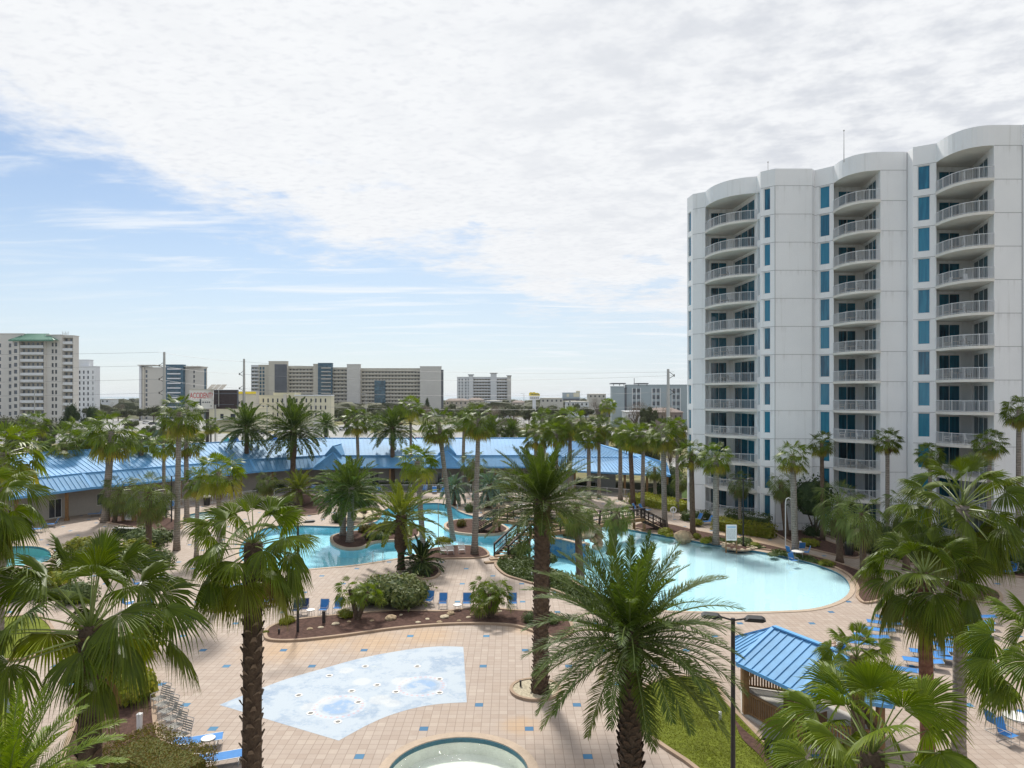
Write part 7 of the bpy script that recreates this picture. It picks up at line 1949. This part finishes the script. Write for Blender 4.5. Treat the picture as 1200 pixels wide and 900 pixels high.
for s in (-1,1):
    a_=add((-.05,s*.11,.46),.095,0);a_=add((-.44,s*.13,.56),.062,a_);a_=add((-.80,s*.12,.46),.045,a_);a_=add((-.86,s*.12,.45),.04,a_);add((-.90,s*.12,.58),.03,a_)
    b_=add((.16,s*.19,.93),.062,2);b_=add((.02,s*.29,.70),.042,b_);b_=add((-.22,s*.17,.74),.03,b_);b_=add((-.28,s*.15,.755),.032,b_)
    for k in range(4):
        c=add((-.33,s*(.12+.018*k),.77),.009,b_); add((-.355,s*(.12+.016*k),.745),.008,c)
    c=add((-.27,s*.11,.785),.010,b_); add((-.295,s*.095,.80),.008,c)
body=skinned('body',V,E,R,M['skin'],PER,0,1)
m=MB(); m.blob((.185,0,1.26),(.095,.088,.075),12,8,.02,random.Random(1)); m.build('hair',M['hair'],PER,smooth=True)
skinned('shirt',[(.01,0,.52),(.07,0,.67),(.14,0,.86),(.18,0,.97),(.16,.2,.93),(.16,-.2,.93),(.06,.27,.78),(.06,-.27,.78)],[(0,1),(1,2),(2,3),(2,4),(2,5),(4,6),(5,7)],[.15,.145,(.15,.17),.075,.085,.085,.062,.062],M['cloth_white'],PER,1,1)
skinned('shorts',[(.02,0,.50),(-.06,.11,.47),(-.30,.125,.53),(-.06,-.11,.47),(-.30,-.125,.53)],[(0,1),(1,2),(0,3),(3,4)],[.15,.115,.09,.115,.09],M['shorts'],PER,0,1)
m=MB(); m.box(-.36,-.34,-.14,.14,.72,.94); 
LU(0,0,0,'x') if False else None
o=put('up', lambda: mk_lounger(radians(62)), 0,0,0,'blue lounger beneath the person in white','sun lounger','sun loungers with raised backs',world=(gx-1.15,gy-.17,0.0)); o.rotation_euler=(0,0,.15)
# boundary fence behind the right pool bank (shelter side) and play things
# ---------------------------------------------------------------- sky, sun, camera
SUN_EL, SUN_AZ = 48.0, -12.0     # azimuth from +Y towards +X
w = bpy.data.worlds.new('World'); scene.world = w; w.use_nodes = True
nt = w.node_tree; nt.nodes.clear()
out = nt.nodes.new('ShaderNodeOutputWorld'); bg = nt.nodes.new('ShaderNodeBackground'); bg.inputs[1].default_value = .1
sky = nt.nodes.new('ShaderNodeTexSky'); sky.sky_type = 'NISHITA'; sky.sun_disc = False
sky.sun_elevation = radians(SUN_EL); sky.sun_rotation = radians(SUN_AZ); sky.altitude = 10; sky.air_density = 1.0; sky.dust_density = .6; sky.ozone_density = 1.5
tc = nt.nodes.new('ShaderNodeTexCoord').outputs['Generated']
nz = nt.nodes.new('ShaderNodeVectorMath'); nz.operation = 'NORMALIZE'; nt.links.new(tc, nz.inputs[0])
s = nt.nodes.new('ShaderNodeSeparateXYZ'); nt.links.new(nz.outputs[0], s.inputs[0])
X, Y, Z = s.outputs
el = math_(nt, 'ARCSINE', Z); az = math_(nt, 'ARCTAN2', X, Y)
den = math_(nt, 'ADD', math_(nt, 'MAXIMUM', Z, 0), .06)
px = math_(nt, 'DIVIDE', X, den); py = math_(nt, 'DIVIDE', Y, den)
cb = nt.nodes.new('ShaderNodeCombineXYZ'); nt.links.new(px, cb.inputs[0]); nt.links.new(py, cb.inputs[1]); P = cb.outputs[0]
# cloud sheet edge: elevation of the edge (radians) by azimuth
fc = nt.nodes.new('ShaderNodeFloatCurve'); cv = fc.mapping.curves[0]
pts = [(-60,30),(-45,22),(-36.9,17.6),(-30.3,16.4),(-24.2,14.0),(-20.6,13.2),(-15.6,11.6),(-12.9,11.0),(-9.4,11.4),(-3.4,10.8),(0,8.6),(3.5,7.4),(9,7.0),(14,6.0),(30,3),(60,1)]
f01 = lambda a: (a+60)/120
while len(cv.points) < len(pts): cv.points.new(.5,.5)
for q,(a,e) in zip(cv.points, pts): q.location = (f01(a), e/40); q.handle_type = 'AUTO'
fc.mapping.update()
azn = math_(nt, 'MULTIPLY_ADD', az, 57.29578/120, .5, clamp=True); nt.links.new(azn, fc.inputs['Value'])
edge = math_(nt, 'MULTIPLY', fc.outputs[0], radians(40))
# streaked noise for feathering (stretched across the view)
def mapped(vec, sc, rot=0):
    m = nt.nodes.new('ShaderNodeMapping'); m.inputs['Scale'].default_value = sc; m.inputs['Rotation'].default_value = (0,0,rot); nt.links.new(vec, m.inputs[0]); return m.outputs[0]
nA = noise_(nt, mapped(P,(1,1,1)), 1.7, 8, .62); nB = noise_(nt, mapped(P,(1,1.3,1),.5), 9.0, 5, .6); nC = noise_(nt, mapped(P,(.55,2.2,1),.35), 1.4, 7, .6, dist=.6)
d = math_(nt, 'SUBTRACT', el, edge)
pert = math_(nt, 'ADD', math_(nt, 'MULTIPLY', math_(nt,'SUBTRACT',nA,.5), .22), math_(nt, 'MULTIPLY', math_(nt,'SUBTRACT',nB,.5), .075))
d2 = math_(nt, 'ADD', d, pert)
sheet = smooth_(nt, d2, -.03, .05)
# small holes just inside the edge
holes = math_(nt, 'MULTIPLY', smooth_(nt, nA, .42, .33), smooth_(nt, d, .16, .03))
sheet = math_(nt, 'MULTIPLY', sheet, math_(nt, 'SUBTRACT', 1, math_(nt,'MULTIPLY',holes,.7)))
# thin cirrus streaks below the edge
nearsh = smooth_(nt, d, -.20, -.01)
cir = math_(nt, 'MULTIPLY', math_(nt,'MULTIPLY',smooth_(nt, nC, .48, .72),.8), math_(nt, 'MULTIPLY_ADD', nearsh, .75, .25))
veil = math_(nt, 'MULTIPLY_ADD', smooth_(nt, el, .30, .0), .55, .14)
veilr = math_(nt, 'MULTIPLY', smooth_(nt, az, -.75, .3), .35)
veil = math_(nt, 'MAXIMUM', veil, math_(nt, 'ADD', math_(nt,'MULTIPLY',veil,.6), veilr))
# sheet brightness: rippled cells, greyer to the right and high up
cells = noise_(nt, mapped(P,(1,1.1,1),.3), 5.0, 6, .6); big = noise_(nt, P, .9, 3, .5)
grey = math_(nt, 'MULTIPLY', smooth_(nt, cells, .40, .66), math_(nt, 'MULTIPLY_ADD', smooth_(nt, az, -.25, .55), .85, .15))
grey = math_(nt, 'MULTIPLY', grey, smooth_(nt, el, .05, .38))
grey = math_(nt, 'ADD', math_(nt,'MULTIPLY',grey,.75), math_(nt,'MULTIPLY',math_(nt,'MULTIPLY',smooth_(nt,big,.35,.7),smooth_(nt,az,-.3,.5)),.3), clamp=True)
cc = mix_(nt, grey, (8.5,8.65,8.85), (5.7,6.0,6.6))
rip = math_(nt,'MULTIPLY',smooth_(nt, noise_(nt, mapped(P,(1,1.4,1),.6), 22.0, 4, .6), .46, .70), .5)
cc = mix_(nt, rip, cc, (7.1,7.3,7.75))
cv_ = mix_(nt, 0.0, (8.3,8.6,9.0), (8.3,8.6,9.0))
skyc = mix_(nt, 1.0, sky.outputs[0], (SKYK*.85, SKYK*.93, SKYK*1.0), 'MULTIPLY')
c1 = mix_(nt, veil, skyc, (7.0,7.7,8.5))
c2 = mix_(nt, cir, c1, (8.6,8.9,9.2))
c3 = mix_(nt, sheet, c2, cc)
nt.links.new(c3, bg.inputs[0]); nt.links.new(bg.outputs[0], out.inputs[0])
w.cycles.sampling_method = 'MANUAL'; w.cycles.sample_map_resolution = 512
L = bpy.data.lights.new('sun', 'SUN'); L.energy = SUNK; L.angle = radians(6); L.color = (1, .955, .88)
lo_ = bpy.data.objects.new('sun', L); COL.objects.link(lo_)
el_, az_ = radians(SUN_EL), radians(SUN_AZ)
sd = Vector((sin(az_)*cos(el_), cos(az_)*cos(el_), sin(el_)))
lo_.rotation_euler = (-sd).to_track_quat('-Z','Y').to_euler(); lo_.location = (0,0,60)
cam = bpy.data.cameras.new('camera'); cam.sensor_width = 36; cam.lens = 24; cam.shift_y = 14/1200; cam.clip_end = 60000; cam.clip_start = .1
co = bpy.data.objects.new('camera', cam); COL.objects.link(co); co.location = (0,0,H); co.rotation_euler = (pi/2,0,0); scene.camera = co
scene.view_settings.view_transform = 'Standard'; scene.view_settings.look = 'None'; scene.view_settings.gamma = 1; scene.view_settings.exposure = EXPO
scene.render.resolution_x, scene.render.resolution_y = 1024, 768
scene.render.engine = 'CYCLES'; scene.cycles.use_denoising = True
scene.cycles.max_bounces = 6; scene.cycles.diffuse_bounces = 3; scene.cycles.glossy_bounces = 3; scene.cycles.transparent_max_bounces = 8; scene.cycles.transmission_bounces = 3
scene.cycles.sample_clamp_indirect = 6

mb = MB(); mb.box(-12100, 12100, -500, 14100, -3, 50)
hm = bpy.data.materials.new('haze'); hm.use_nodes = True; hnt = hm.node_tree; hnt.nodes.clear()
ho = hnt.nodes.new('ShaderNodeOutputMaterial'); hv = hnt.nodes.new('ShaderNodeVolumePrincipled'); hv.inputs['Density'].default_value = .00006; hv.inputs['Color'].default_value = (.86,.92,1,1)
hv.inputs['Anisotropy'].default_value = .2
hnt.links.new(hv.outputs[0], ho.inputs['Volume'])
hz = mb.build('haze', hm); hz['kind'] = 'stuff'; hz['label'] = 'faint sea haze over the resort and the far buildings'
scene.cycles.volume_bounces = 0
